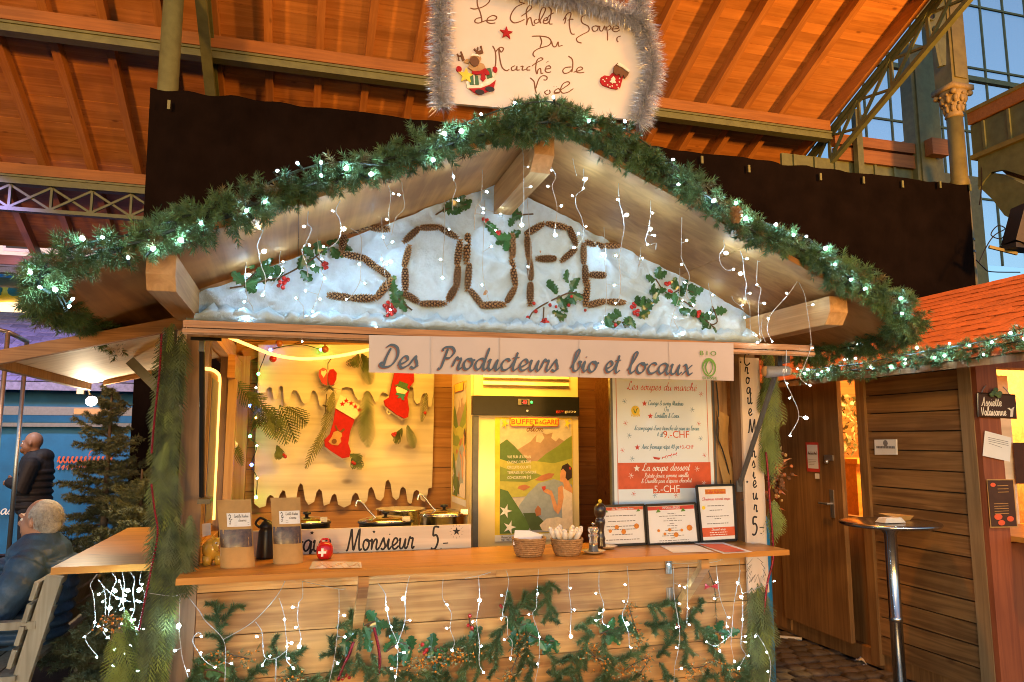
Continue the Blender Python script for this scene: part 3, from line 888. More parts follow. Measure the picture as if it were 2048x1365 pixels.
# interior behind the gap
b = MB(); b.box((5.6, -.1, .05), (5.65, 2.35, 2.2)); b.box((4.4, 2.3, .05), (5.6, 2.35, 2.2)); b.box((4.36, -.1, .03), (5.6, 2.3, .06)); b.build('inner_wall', 'inner', c2)
b = MB(); b.box((4.40, .55, .06), (4.46, 1.6, 1.0)); b.build('inner_dark_box', 'brown_door', c2)  # box added to keep the lower part of the door gap dark
b = MB(); b.box((4.75, 1.35, .06), (5.2, 2.0, 1.36)); b.box((4.72, 1.3, 1.36), (5.25, 2.05, 1.40)); b.build('inner_shelf', 'counter', c2)
sf = MB()
for k in range(260):
    c = Vector((4.85 + random.uniform(-.1, .2), 1.65 + random.uniform(-.25, .25), 1.42 + random.random() ** .8 * .5))
    a = Vector((random.uniform(-1, 1), random.uniform(-1, 1), random.uniform(-1, 1))).normalized() * .03
    d = Vector((random.uniform(-1, 1), random.uniform(-1, 1), random.uniform(-1, 1))).normalized() * .018
    sf.add([c - a, c + d, c + a, c - d], [(0, 1, 2, 3)])
o = sf.build('dried_bouquet', 'olive'); o['kind'] = 'stuff'; tag(o, 'dried bouquet on a shelf behind the half open door', 'bouquet')
lamp('stall_lamp', 'POINT', (5.0, .9, 2.0), 110, (1, .55, .16), .08)
# front of the chalet: opening, counter, lintel
b = MB(); b.box((4.47, -.16, 1.98), (7.4, -.04, 2.12)); b.build('lintel', 'redpost', c2)
b = MB(); b.box((4.47, -.13, .1), (7.4, -.08, .95)); b.build('front_panel', 'redpost', c2)
b = MB(); b.box((4.47, -.42, .97), (7.4, .3, 1.0)); b.build('counter', 'counter', c2)
b = MB(); b.box((4.46, .28, 1.0), (5.1, .31, 1.98)); b.build('inner_panel', 'white_wood', c2)
# roof
slope = .45
b = MB()
for sgn in (-1, 1):
    b.prism([(5.8, 2.78), (5.8 + sgn * 1.76, 2.78 - 1.76 * slope), (5.8 + sgn * 1.76, 2.74 - 1.76 * slope), (5.8, 2.74)], -.75, 2.55)
b.build('roof_deck', 'brown_door', c2)
b = MB(); b.prism([(4.36, 2.1), (7.24, 2.1), (5.8, 2.73)], -.12, -.08); b.build('gable', 'brown_door', c2)
sh = MB()
w_, h_ = .155, .19
sh.add([(-w_ / 2, 0, .007), (w_ / 2, 0, .006), (w_ / 2, h_, .0), (-w_ / 2, h_, .0), (-w_ / 2, 0, .0), (w_ / 2, 0, .0), (0, -.016, .007), (0, -.016, 0)],
       [(0, 6, 1, 2, 3), (4, 7, 6, 0), (7, 5, 1, 6), (0, 3, 4), (1, 5, 2)])
sme = mesh_of(sh, 'shingle', 'shingle')
cs = math.sqrt(1 + slope * slope)
ux = Vector((1 / cs, 0, slope / cs))
q = Matrix((Vector((0, -1, 0)), ux, Vector((-slope / cs, 0, 1 / cs)))).transposed().to_quaternion()
row = 0
s_ = 0.0
while s_ < 1.76 * cs - .05:
    for k in range(21):
        y = -.72 + .158 * k + (row % 2) * .079
        p = Vector((5.8 - 1.76, y, 2.782 - 1.76 * slope)) + ux * s_ + Vector((0, 0, .004 + random.uniform(0, .006)))
        o = put(sme, 'shingle', c2, p, q, 1.0)
        o.rotation_euler.rotate_axis('Z', random.uniform(-.03, .03))
    row += 1
    s_ += .142
# notices and signs on its corner
ch = thing('chalk_sign', (4.42,-.2,1.753), 'small chalkboard sign reading Assiette Valaisanne hung on the red post', 'sign')
P = on_y(-.205)
b = MB(); b.prism([(4.3,1.816),(4.57,1.808),(4.566,1.679),(4.291,1.688)], -.205, -.19); b.build('slate', 'chalkb', ch)
b = MB(); b.tube([(a, -.2, c) for a, c in [(4.297,1.819),(4.574,1.811),(4.57,1.676),(4.287,1.685),(4.297,1.819)]], .006, 5); b.build('frame', 'pepper', ch)
b = MB(); b.tube(smoothpts([(4.323,-.2,1.816),(4.349,-.2,1.852),(4.365,-.2,1.864)], 3), .003, 5); b.tube(smoothpts([(4.54,-.2,1.814),(4.513,-.2,1.843),(4.492,-.2,1.86)], 3), .003, 5); b.build('cord', 'alu', ch)
b = MB()
(ax, az) = [(4.312,1.746)][0]; (bx, bz) = [(4.464,1.742)][0]
write(b, 'Assiette', ax, az, .052, P, .12, bx - ax, slant=.1)
(ax, az) = [(4.306,1.691)][0]; (bx, bz) = [(4.492,1.693)][0]
write(b, 'Valaisanne', ax, az, .050, P, .12, bx - ax, slant=.1)
fpoly(b, [(4.518,1.684),(4.526,1.719),(4.504,1.734),(4.52,1.737),(4.53,1.728),(4.543,1.737),(4.559,1.743),(4.549,1.725),(4.54,1.684)], P, .0012)
b.build('lettering', 'chalk', ch)
b = MB()
for c in [(4.397,-.22,1.822),(4.419,-.22,1.814),(4.442,-.22,1.82),(4.414,-.22,1.84),(4.433,-.22,1.805),(4.381,-.22,1.81)]:
    b.ball(c, .014, 6, 4, (1.4, .5, 1))
b.build('leaf_decoration', 'spruce', ch)
nt_ = MB(); nt_.poly([(4.329,-.2,1.602),(4.523,-.2,1.562),(4.495,-.2,1.423),(4.296,-.2,1.459)]); o = nt_.build('notice', 'paper'); tag(o, 'tilted white notice below the chalkboard sign', 'notice')
b = MB(); P = on_y(-.2)
for k in range(4):
    (ax, az), (bx, bz) = [[(4.347,1.564),(4.494,1.538)][i] for i in (0, 1)]
    ribbon(b, [(ax, az - k * .011), (bx - (.05 if k == 3 else 0), bz - k * .011)], .0035, P, sub=1)
b.build('lettering', 'ink', o)
mp_ = thing('menu_poster', (4.395,-.2,1.188), 'dark poster with citrus pictures on the red post', 'poster')
b = MB(); b.poly([(4.313,-.198,1.325),(4.516,-.198,1.322),(4.514,-.198,1.049),(4.312,-.198,1.053)]); b.build('border', 'kraft', mp_)
b = MB(); b.poly([(4.316,-.201,1.319),(4.504,-.201,1.317),(4.504,-.201,1.056),(4.317,-.201,1.059)]); b.build('sheet', 'chalkb', mp_)
b = MB(); P = on_y(-.202)
for k, (px, py, r) in enumerate(((0, 0, .03), (1, 1, .026), (2, 2, .02), (3, 3, .026))):
    (cx, cz) = [(4.371,1.113),(4.458,1.099),(4.351,1.293),(4.39,1.079)][k]
    fpoly(b, [(cx + r * math.cos(t * .5236), cz + .6 * r * math.sin(t * .5236)) for t in range(12)], P, .001 + k * .0003)
b.build('citrus_print', 'ink_orange', mp_)
b = MB()
for k in range(5):
    (ax, az) = [(4.347,1.186)][0]
    ribbon(b, [(ax, az - k * .014), (ax + .105, az - k * .014)], .005, P, sub=1)
for k in range(3):
    (ax, az) = [(4.383,1.287)][0]
    ribbon(b, [(ax, az - k * .018), (ax + .08, az - k * .018)], .006, P, sub=1)
b.build('lettering', 'kraft', mp_)
lg_ = thing('shop_plate', (4.31,.551,1.5), 'pale square plate with a small crest on the brown plank wall', 'sign')
b = MB(); b.prism([(.646,1.55),(.45,1.553),(.455,1.452),(.651,1.448)], 4.308, 4.316, 'x'); b.build('plate', 'paper', lg_)
def on_x(x): return lambda u, v, d: (x - d, u, v)
b = MB(); P = on_x(4.308)
(ya, za), (yb, zb_) = [(.631,1.492),(.466,1.494)]
for k in range(12):
    y_ = ya + (yb - ya) * (k + .5) / 12
    fpoly(b, [(y_ - .006, za), (y_ + .006, za), (y_ + .006, za + .016), (y_ - .006, za + .016)], P, .0012)
(yc, zc) = [(.546,1.527)][0]
fpoly(b, [(yc + .022 * math.cos(t * .7854), zc + .022 * math.sin(t * .7854)) for t in range(8)], P, .0012)
b.build('lettering', 'grey', lg_)
# posters inside its opening, the edge of a leaf
o = MB(); o.poly([(5.076,.26,1.53),(5.179,.26,1.53),(5.182,.26,1.26),(5.07,.26,1.262)]); o = o.build('poster', 'chalkb'); tag(o, 'dark poster inside the right stall opening', 'poster')

# ------------------------------------------------------------------ bistro table
tb = thing('bistro_table', (3.99, .21, 0), 'round chrome standing table in front of the brown chalet', 'table')
b = MB(); b.lathe([(.0, 1.03), (.27, 1.03), (.283, 1.036), (.288, 1.045), (.283, 1.054), (.27, 1.056), (.262, 1.052), (.0, 1.052)], (3.99, .21, 0), 48); b.build('tabletop', 'chrome', tb, True)
b = MB(); b.lathe([(.06, 1.03), (.05, 1.0), (.036, .98), (.036, .50), (.039, .498), (.039, .47), (.036, .468), (.036, .05)], (3.99, .21, 0), 24); b.build('column', 'chrome', tb, True)
b = MB(); b.lathe([(.22, 0), (.22, .015), (.05, .04), (.036, .06)], (3.99, .21, 0), 32); b.build('foot', 'chrome', tb, True)
tr = MB()
c = Vector((4.10, .27, 1.054)); a = .075; w2 = .05; h2 = .03
tr.add([c + Vector(v) for v in ((-a * .8, -w2 * .8, 0), (a * .8, -w2 * .8, 0), (a * .8, w2 * .8, 0), (-a * .8, w2 * .8, 0), (-a * 1.2, -w2 * 1.1, h2), (a * 1.1, -w2 * 1.1, h2), (a * 1.1, w2 * 1.1, h2), (-a * 1.2, w2 * 1.1, h2 * 1.4))], [(0, 1, 2, 3), (0, 4, 5, 1), (1, 5, 6, 2), (2, 6, 7, 3), (3, 7, 4, 0)])
o = tr.build('food_tray', 'kraft'); tag(o, 'empty brown card tray on the round table', 'tray')
b = MB(); c = Vector((3.96, .17, 1.056))
for k in range(5):
    b.box((c.x - .075 + .004 * k, c.y - .04, c.z + .006 * k), (c.x + .075 - .006 * k, c.y + .04 - .003 * k, c.z + .005 + .006 * k))
o = b.build('napkin_pile', 'paper'); tag(o, 'folded paper napkins beside the card tray', 'napkins')
b = MB(); b.tube([(4.178,1.627,.02),(4.242,1.578,.02),(4.305,1.53,.02)], .016, 6)
o = b.build('ground_batten', 'wire'); tag(o, 'short pale batten on the cobbles by the left side of the door', 'batten')
b = MB(); c = Vector((4.319,.918,0))
for k in range(5):
    v = [c + Vector((random.uniform(-.05, .05), random.uniform(-.06, .06), random.uniform(.004, .05))) for _ in range(4)]
    b.add(v, [(0, 1, 2), (1, 2, 3), (0, 2, 3)])
o = b.build('crumpled_paper', 'paper'); tag(o, 'crumpled white paper on the cobbles under the door', 'litter')
# ================================================================== THE SOUP STALL
st = thing('soup_chalet', (1.47, 1, 0), 'pine market chalet with open counter and garland edged gable roof', 'chalet')
RW, RX = 2.94, 1.47
# front panel below the counter
hz = [0.0, .17, .34, .51, .70, .885, .965]
for a, c in zip(hz[:-1], hz[1:]):
    xs = [.1] + ([random.uniform(.9, 2.0)] if random.random() < .75 else []) + [2.84]
    for u, v in zip(xs[:-1], xs[1:]):
        b = MB(); b.box((u + .001, random.uniform(-.004, 0), a + .002), (v - .001, .03, c - .002)); b.build('front_plank', 'front', st)
b = MB(); b.box((.1, .031, 0), (2.84, .045, .965)); b.build('panel_backing', 'dark', st)
for x in (0.0, 2.84):
    b = MB(); b.box((x, -.015, 0), (x + .1, .085, 2.085)); b.build('corner_post', 'post', st)
b = MB(); b.box((.1, -.01, 2.02), (2.84, .07, 2.085)); b.build('lintel', 'post', st)
b = MB(); b.box((.1, .09, 2.09), (2.84, .11, 2.16)); b.build('inner_rail', 'inner', st)
# counter
ctb = MB(); ctb.box((.055, -.32, .978), (2.885, -.075, 1.004)); ctb.box((.056, -.072, .978), (2.84, .20, 1.0035)); counter = ctb.build('counter', 'counter', st)
for x in (.79, 2.42):
    b = MB(); b.prism([(-.27, .972), (-.27, .94), (-.005, .70), (-.005, .66), (-.03, .66), (-.03, .68), (-.305, .93), (-.305, .972)], x - .022, x + .022, 'x'); b.build('counter_brace', 'front', st)
for x in (2.36,):
    for z in (.86, .70):
        b = MB(); b.box((x, -.012, z), (x + .035, -.006, z + .09)); b.tube([(x + .017, -.014, z), (x + .017, -.014, z + .09)], .007, 6); b.build('hinge', 'alu', st)
# gable boards behind the fleece
for k in range(6):
    z0 = 2.09 + k * .13; z1 = z0 + .127
    h0 = (2.85 - z0) / .43; h1 = (2.85 - z1) / .43
    b = MB(); b.prism([(RX - min(h0, 1.47), z0), (RX + min(h0, 1.47), z0), (RX + max(.02, min(h1, 1.47)), z1), (RX - max(.02, min(h1, 1.47)), z1)], .0, .025); b.build('gable_board', 'gable', st)
# roof: panels with seams, purlins, ridge beam
rz = lambda x: 2.87 - .43 * abs(x - RX)
ED = 1.88
for sgn in (-1, 1):
    for (ya, yb) in ((-.76, .47), (.474, 2.4)):
        for (ua, ub) in ((0.002, 1.0), (1.003, ED)):
            b = MB()
            b.prism([(RX + sgn * ua, rz(RX + ua)), (RX + sgn * ub, rz(RX + ub)), (RX + sgn * ub, rz(RX + ub) + .028), (RX + sgn * ua, rz(RX + ua) + .028)], ya, yb)
            b.build('roof_panel', 'ply_l' if sgn < 0 else 'ply', st)
    b = MB(); b.prism([(RX, 2.905), (RX + sgn * ED, rz(RX + ED) + .032), (RX + sgn * ED, rz(RX + ED) + .05), (RX, 2.925)], -.75, 2.42); b.build('roof_felt', 'dark', st)
    x = RX + sgn * 1.475
    b = MB(); b.prism([(-.70, 2.225), (-.70, 2.15), (-.66, 2.095), (2.2, 2.095), (2.2, 2.225)], x - .05, x + .05, 'x'); b.build('purlin', 'pine_y', st)
b = MB(); b.prism([(-.72, 2.845), (-.72, 2.76), (-.66, 2.70), (2.2, 2.70), (2.2, 2.845)], RX - .045, RX + .045, 'x'); b.build('ridge_beam', 'pine_y', st)
# front shutter, propped up almost level and seen edge on
sl = .141
sb = MB()
for (x0, x1, z0, z1, k) in ((.066, 2.874, .0, .027, 0), (.066, 2.874, -.027, -.004, 1)):
    sb.mat(k)
    sb.add([(x0, -.60, 1.973 + z0), (x1, -.60, 1.973 + z0), (x1, -.03, 1.973 + .57 * sl + z0), (x0, -.03, 1.973 + .57 * sl + z0),
            (x0, -.60, 1.973 + z1), (x1, -.60, 1.973 + z1), (x1, -.03, 1.973 + .57 * sl + z1), (x0, -.03, 1.973 + .57 * sl + z1)],
           [(0, 3, 2, 1), (4, 5, 6, 7), (0, 1, 5, 4), (1, 2, 6, 5), (2, 3, 7, 6), (3, 0, 4, 7)])
sb.mat(0); sb.box((.064, -.604, 1.953), (2.876, -.601, 1.965)); 
sb.build('front_shutter', ['lam', 'post'], st)
b = MB(); b.tube([(2.82, -.42, 1.965), (2.82, .0, 1.30)], .013, 8); b.box((2.80, -.46, 1.93), (2.84, -.40, 1.972)); b.box((2.80, -.012, 1.27), (2.84, .0, 1.33)); b.build('shutter_strut', 'gunmetal', st)
b = MB(); b.tube([(.115, -.42, 1.945), (.115, -.15, 1.31)], .011, 8); b.tube([(.075, -.44, 1.95), (.19, -.44, 1.95)], .008, 6); b.box((.105, -.43, 1.90), (.125, -.40, 1.95)); b.box((.10, -.16, 1.28), (.15, -.02, 1.30)); b.build('shutter_strut', 'black', st)
# left side: shelf and side flap of the side opening
b = MB(); b.box((-.50, .10, .975), (-.01, 1.62, 1.005)); b.build('side_shelf', 'counter', st)
b = MB(); b.prism([(-.38, .972), (-.35, .972), (-.012, .68), (-.012, .72)], .86, .90); b.build('shelf_brace', 'front', st)
fp = MB()
tz = lambda x: 2.09 + .253 * (x + .02)
fp.prism([(-.02, tz(-.02)), (-.76, tz(-.76)), (-.76, tz(-.76) + .02), (-.02, tz(-.02) + .02)], .10, 1.62)
fp.build('side_flap', 'white_wood', st)
b = MB(); b.prism([(-.02, tz(-.02) - .03), (-.79, tz(-.79) - .03), (-.79, tz(-.79) + .03), (-.02, tz(-.02) + .03)], .06, .098); b.build('flap_rail', 'lam', st)
b = MB(); b.prism([(-.42, tz(-.42) - .03), (-.69, tz(-.69) - .03), (-.69, tz(-.69) + .0), (-.42, tz(-.42) + .0)], 1.575, 1.615); b.build('flap_rail', 'lam', st)
b = MB(); b.box((-.80, .06, tz(-.79) - .035), (-.765, 1.62, tz(-.79) + .03)); b.build('flap_rail', 'post', st)
b = MB(); b.beam((-.40, .85, 1.98), (-.04, .85, 1.62), .03, .05); b.build('flap_strut', 'gunmetal', st)
b = MB(); b.box((-.01, 1.62, 0), (.04, 2.2, 2.1)); b.build('side_wall', 'post', st)
b = MB(); b.box((-.012, .1, 0), (.03, 1.62, .97)); b.build('side_wall', 'front', st)
b = MB(); b.box((2.86, .09, 0), (2.93, 2.2, 2.12)); b.build('side_wall', 'inner', st)
# inside: back wall of planks, floor, ceiling tie, corner frame
BY = 2.12
for k in range(15):
    b = MB(); b.box((.04, BY + random.uniform(0, .004), .1 + k * .155), (2.86, BY + .03, .1 + k * .155 + .151)); b.build('wall_plank', 'inner', st)
b = MB(); b.box((.04, BY + .031, .1), (2.86, BY + .05, 2.6)); b.build('wall_lining', 'dark', st)
b = MB(); b.box((.04, .1, .04), (2.86, BY, .08)); b.build('floor', 'inner', st)
b = MB(); b.box((.045, 2.03, .1), (.15, 2.115, 2.15)); b.build('corner_stud', 'pine_z', st)
b = MB(); b.box((.045, 1.5, 1.95), (.09, 2.11, 2.10)); b.build('header', 'inner', st)
b = MB(); b.box((.046, 1.58, .1), (.10, 1.66, 1.95)); b.build('window_stud', 'pine_z', st)
for x in (1.95, 2.55):
    b = MB(); b.box((x, BY - .06, .1), (x + .09, BY - .001, 2.5)); b.build('wall_stud', 'inner', st)
b = MB(); b.box((2.76, .15, .1), (2.859, .24, 2.1)); b.build('wall_stud', 'pine_z', st)
b = MB(); b.box((.05, .35, 2.17), (2.86, .41, 2.26)); b.build('tie_beam', 'inner', st)
b = MB(); b.beam((.10, BY - .04, 2.15), (1.0, BY - .04, 2.55), .05, .09); b.build('rafter_brace', 'inner', st)
lamp('stall_lamp', 'AREA', (1.35, .62, 2.36), 30, (1.0, .50, .055), 1.5, (1.3, 1.5, .9), size_y=.2)

# ------------------------------------------------------------------ fleece on the gable
cl_ = MB()
NU, NV = 190, 64
def fleece_pt(u, v):
    x = -.005 + u * 2.95
    zt_ = 2.19 + .47 * (x) if x < 1.44 else 2.87 - .412 * (x - 1.44)
    zt_ = min(zt_, 2.868 - .43 * abs(x - RX) + .012)
    zb2 = 2.075 + .018 * noise.noise((x * 5, 3, 1)) + (.035 if x > 2.78 else 0)
    z = zb2 + (zt_ - zb2) * v
    p = Vector((x * 3.2, z * 4.0, 0))
    d = .030 * noise.noise(p) + .030 * (1 - abs(noise.noise((x * 6, z * 5, 4)))) ** 3 + .012 * noise.noise((x * 22, z * 18, 7)) + .006 * noise.noise((x * 60, z * 48, 3)) - .02
    fold = .034 * (1 - abs(2 * ((x * 1.35 + z * 1.9 + .5 * noise.noise((x * 2, z * 2, 9))) % 1) - 1)) ** 6
    low = .035 * max(0, 1 - v * 4) * (1 + noise.noise((x * 6, 0, 2)))
    return (x, -.03 - d - fold - low * .8, z)
for i in range(NU + 1):
    for j in range(NV + 1):
        cl_.v.append(fleece_pt(i / NU, j / NV))
for i in range(NU):
    for j in range(NV):
        a = i * (NV + 1) + j
        cl_.f.append((a, a + NV + 1, a + NV + 2, a + 1)); cl_.mi.append(0)
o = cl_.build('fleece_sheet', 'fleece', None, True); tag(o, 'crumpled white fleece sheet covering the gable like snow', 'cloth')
def FY(x, z):
    """how far the fleece stands out at x, z"""
    zt_ = 2.19 + .47 * x if x < 1.44 else 2.87 - .412 * (x - 1.44)
    v = max(0, min(1, (z - 2.075) / max(.02, zt_ - 2.075)))
    return fleece_pt((x + .005) / 2.95, v)[1]
# crumpled fluff lying along the ledge
fb = MB()
for i in range(34):
    x = .1 + i * .083 + random.uniform(-.03, .03)
    w = random.uniform(.05, .12)
    b0 = len(fb.v)
    for a in range(7):
        for c in range(5):
            u = a / 6 - .5; v = c / 4
            n_ = noise.noise((x * 7 + u * 5, v * 4, i))
            fb.v.append((x + u * w * 2 + .01 * n_, -.075 - .05 * math.sin(v * 3.1) - .03 * n_ - .03 * (1 - abs(u) * 2) * math.sin(v * 3.14), 2.065 + v * random.uniform(.07, .10) * (1 - abs(u)) + .012 * n_))
    for a in range(6):
        for c in range(4):
            k = b0 + a * 5 + c
            fb.f.append((k, k + 5, k + 6, k + 1)); fb.mi.append(0)
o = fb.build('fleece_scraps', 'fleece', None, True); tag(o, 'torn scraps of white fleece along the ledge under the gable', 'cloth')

# ------------------------------------------------------------------ letters laid out of spruce cones
cn = MB()
cn.lathe([(.0, -.5), (.10, -.47), (.145, -.35), (.16, -.1), (.15, .15), (.11, .36), (.0, .5)], n=8)
cn.mat(1)
rows = 10
for i in range(rows):
    z = -.46 + .90 * i / (rows - 1)
    r = .150 * math.sqrt(max(.03, 1 - (abs(z + .05) / .56) ** 2.4))
    for k in range(6):
        t = 2 * math.pi * (k + .5 * (i % 2)) / 6
        c, s = math.cos(t), math.sin(t)
        tx, ty = -s, c
        w = r * .42 + .008; h = .075
        cn.add([(c * (r - .03), s * (r - .03), z - .05), (c * (r + .012) + tx * w, s * (r + .012) + ty * w, z + .015), (c * (r + .07), s * (r + .07), z + h), (c * (r + .012) - tx * w, s * (r + .012) - ty * w, z + .015)], [(0, 1, 2, 3)])
        cn.add([(c * (r + .012) + tx * w, s * (r + .012) + ty * w, z + .015), (c * (r + .07), s * (r + .07), z + h), (c * (r + .012) - tx * w, s * (r + .012) - ty * w, z + .015), (c * (r - .04), s * (r - .04), z + .05)], [(0, 3, 1), (1, 3, 2)])
CONE = mesh_of(cn, 'spruce_cone', ['cone_dark', 'cone'])
def cone_letter(ch, segs, where):
    xs = [c[0] for s in segs for c in s]; zs = [c[1] for s in segs for c in s]
    t = thing('cone_letter', (sum(xs) / len(xs), -.07, min(zs)), 'letter %s laid out of brown spruce cones, %s' % (ch, where), 'letter', 'spruce cone letters of the word soupe')
    for (a, c) in segs:
        p = Vector((a[0], FY(*a) - .018, a[1])); q = Vector((c[0], FY(*c) - .018, c[1]))
        d = q - p
        if random.random() < .4: d = -d
        L_ = d.length * 1.12
        quat = Vector((0, 0, 1)).rotation_difference(d.normalized())
        wdt = .102 * random.uniform(.92, 1.06)
        o = put(CONE, 'spruce_cone', t, (p + q) / 2, quat, (wdt, wdt, L_))
def prs(l): return [(l[i], l[i + 1]) for i in range(0, len(l), 2)]
cone_letter('S', prs([(.801,2.587),(.702,2.549),(.803,2.575),(.892,2.574),(.681,2.525),(.667,2.45),(.67,2.433),(.783,2.417),(.769,2.423),(.844,2.369),(.834,2.381),(.9,2.338),(.907,2.326),(.84,2.226),(.836,2.224),(.721,2.215),(.716,2.217),(.614,2.229)]), 'first of the word')
cone_letter('O', prs([(1.036,2.587),(.966,2.515),(1.046,2.59),(1.143,2.598),(1.143,2.594),(1.226,2.547),(1.242,2.535),(1.236,2.423),(1.241,2.412),(1.234,2.299),(1.229,2.306),(1.188,2.233),(1.174,2.215),(1.055,2.212),(1.042,2.219),(.973,2.257),(.977,2.268),(.975,2.382),(.97,2.394),(.993,2.496)]), 'second of the word')
cone_letter('U', prs([(1.284,2.573),(1.283,2.434),(1.298,2.427),(1.288,2.294),(1.303,2.293),(1.366,2.217),(1.356,2.218),(1.482,2.231),(1.494,2.246),(1.54,2.322),(1.542,2.334),(1.514,2.465),(1.523,2.478),(1.523,2.596)]), 'in the middle of the word')
cone_letter('P', prs([(1.599,2.61),(1.689,2.666),(1.705,2.666),(1.817,2.652),(1.828,2.656),(1.87,2.566),(1.867,2.545),(1.79,2.476),(1.759,2.489),(1.658,2.481),(1.608,2.594),(1.607,2.477),(1.612,2.474),(1.616,2.363),(1.616,2.345),(1.613,2.232)]), 'fourth of the word')
cone_letter('E', prs([(1.922,2.581),(2.02,2.567),(2.029,2.575),(2.131,2.586),(1.909,2.572),(1.91,2.469),(1.917,2.456),(1.914,2.356),(1.927,2.371),(1.923,2.246),(1.937,2.409),(2.027,2.41),(1.938,2.25),(2.034,2.277),(2.041,2.273),(2.148,2.277)]), 'last of the word')

# ------------------------------------------------------------------ holly
def leaf_mesh(name, m, teeth=4, w=.34, curl=.10):
    b = MB()
    up = []; n = teeth * 2
    for i in range(n + 1):
        t = i / n
        r = w * math.sin(math.pi * min(1, t * .94 + .04)) ** .8
        r *= 1.12 if i % 2 else .62
        if i == n: r = 0
        up.append((r, t))
    vs = [(0, 0, 0)]; fs = []
    for r, t in up:
        z = curl * math.sin(t * 5) * .4
        vs += [(-r, z + r * .35, t), (0, z, t), (r, z + r * .35, t)]
    for i in range(len(up) - 1):
        a = 1 + 3 * i
        fs += [(a, a + 1, a + 4, a + 3), (a + 1, a + 2, a + 5, a + 4)]
    b.add(vs, fs)
    return mesh_of(b, name, m)
HOLLY = leaf_mesh('holly_leaf', 'holly')
IVY = leaf_mesh('leaf', 'ivy', 2, .42)
bb = MB(); bb.ball((0, 0, 0), 1, 8, 6)
BERRY = mesh_of(bb, 'berry', 'berry', True)
def sprig(label, stems, leaves, berries, ysurf, size=.072, name='holly_sprig', cat='holly', lm=None, group=None):
    """stems: lists of (x,z); leaves at (x,z); berries at (x,z)"""
    al = [p for s in stems for p in s]
    c = (sum(p[0] for p in al) / len(al), ysurf(*al[0]) - .02, min(p[1] for p in al))
    t = thing(name, c, label, cat, group)
    b = MB()
    for s in stems:
        b.tube(smoothpts([(x, ysurf(x, z) - .012, z) for x, z in s], 3), .004, 5)
    b.build('stem', 'bark', t)
    for (x, z) in leaves:
        best = min(al, key=lambda p: (p[0] - x) ** 2 + (p[1] - z) ** 2)
        d = Vector((x - best[0], 0, z - best[1]))
        if d.length < .01: d = Vector((random.uniform(-1, 1), 0, random.uniform(-1, 1)))
        d.normalize(); d.y = random.uniform(-.5, .05); d.normalize()
        s_ = size * random.uniform(.8, 1.2)
        base = Vector((x, ysurf(x, z) - .018, z)) - Vector((d.x, d.y, d.z)) * s_ * .5
        z_ = d; n_ = Vector((random.uniform(-.5, .5), 1, random.uniform(-.3, .3)))
        x_ = n_.cross(z_).normalized(); y_ = z_.cross(x_)
        q = Matrix((x_, y_, z_)).transposed().to_quaternion()
        put(lm or HOLLY, 'leaf', t, base, q, s_)
    for (x, z) in berries:
        put(BERRY, 'berry', t, (x, ysurf(x, z) - .022, z), None, .0095 * random.uniform(.85, 1.15))
    return t
def around(pts, n, r):
    out = []
    for x, z in pts:
        for k in range(n):
            t = 6.283 * k / n + random.random()
            out.append((x + r * math.cos(t) * random.uniform(.4, 1), z + r * math.sin(t) * random.uniform(.4, 1)))
    return out
HG = 'holly sprigs pinned to the white fleece'
sprig('holly sprig with red berries at the far left of the fleece', [[(.174,2.241),(.245,2.257),(.32,2.28),(.387,2.297)], [(.239,2.27),(.289,2.327)]],
      [(.249,2.361),(.326,2.366),(.328,2.33),(.363,2.298),(.268,2.264),(.264,2.243),(.212,2.289),(.31,2.303),(.381,2.325),(.336,2.377),(.272,2.28)], around([(.401,2.261)], 6, .022) + around([(.419,2.291)], 3, .012), FY, group=HG)
sprig('long holly sprig reaching up to the cone letter S', [[(.387,2.297),(.479,2.355),(.547,2.402),(.61,2.471),(.656,2.501)], [(.552,2.403),(.599,2.363)]],
      [(.544,2.482),(.555,2.451),(.516,2.427),(.485,2.377),(.51,2.32),(.554,2.35),(.614,2.509),(.692,2.472),(.637,2.43),(.652,2.442),(.666,2.502),(.533,2.385),(.581,2.437)], around([(.596,2.368)], 5, .018), FY, group=HG)
sprig('small holly sprig just left of the ridge beam', [[(1.114,2.652),(1.165,2.692),(1.251,2.73),(1.295,2.747)]], [(1.182,2.711),(1.191,2.694),(1.234,2.702),(1.286,2.746),(1.251,2.765),(1.273,2.728),(1.225,2.741)], [], FY, group=HG)
sprig('small holly sprig just right of the ridge beam', [[(1.635,2.715),(1.553,2.712),(1.517,2.749),(1.49,2.756)]], [(1.499,2.757),(1.535,2.724),(1.517,2.66),(1.553,2.703),(1.526,2.777),(1.485,2.742)], [], FY, group=HG)
sprig('holly sprig with berries hanging into the cone letter U', [[(1.365,2.661),(1.422,2.618),(1.483,2.575),(1.527,2.596)]], [(1.422,2.61),(1.453,2.551),(1.483,2.527),(1.523,2.587),(1.536,2.601),(1.47,2.574),(1.501,2.559),(1.4,2.634)], [(1.368,2.664),(1.378,2.656),(1.387,2.661),(1.376,2.649),(1.435,2.598),(1.452,2.603),(1.446,2.592)], FY, group=HG)
sprig('holly sprig with a bunch of berries at the foot of the letter S', [[(.821,2.113),(.88,2.135),(.927,2.15)], [(.899,2.32),(.925,2.255),(.966,2.209),(1.011,2.174)]], [(.907,2.32),(.92,2.28),(.937,2.256),(.949,2.224),(.957,2.249),(.97,2.192),(.942,2.207),(.925,2.239)], around([(.894,2.189),(.903,2.165),(.895,2.148)], 5, .022), FY, group=HG)
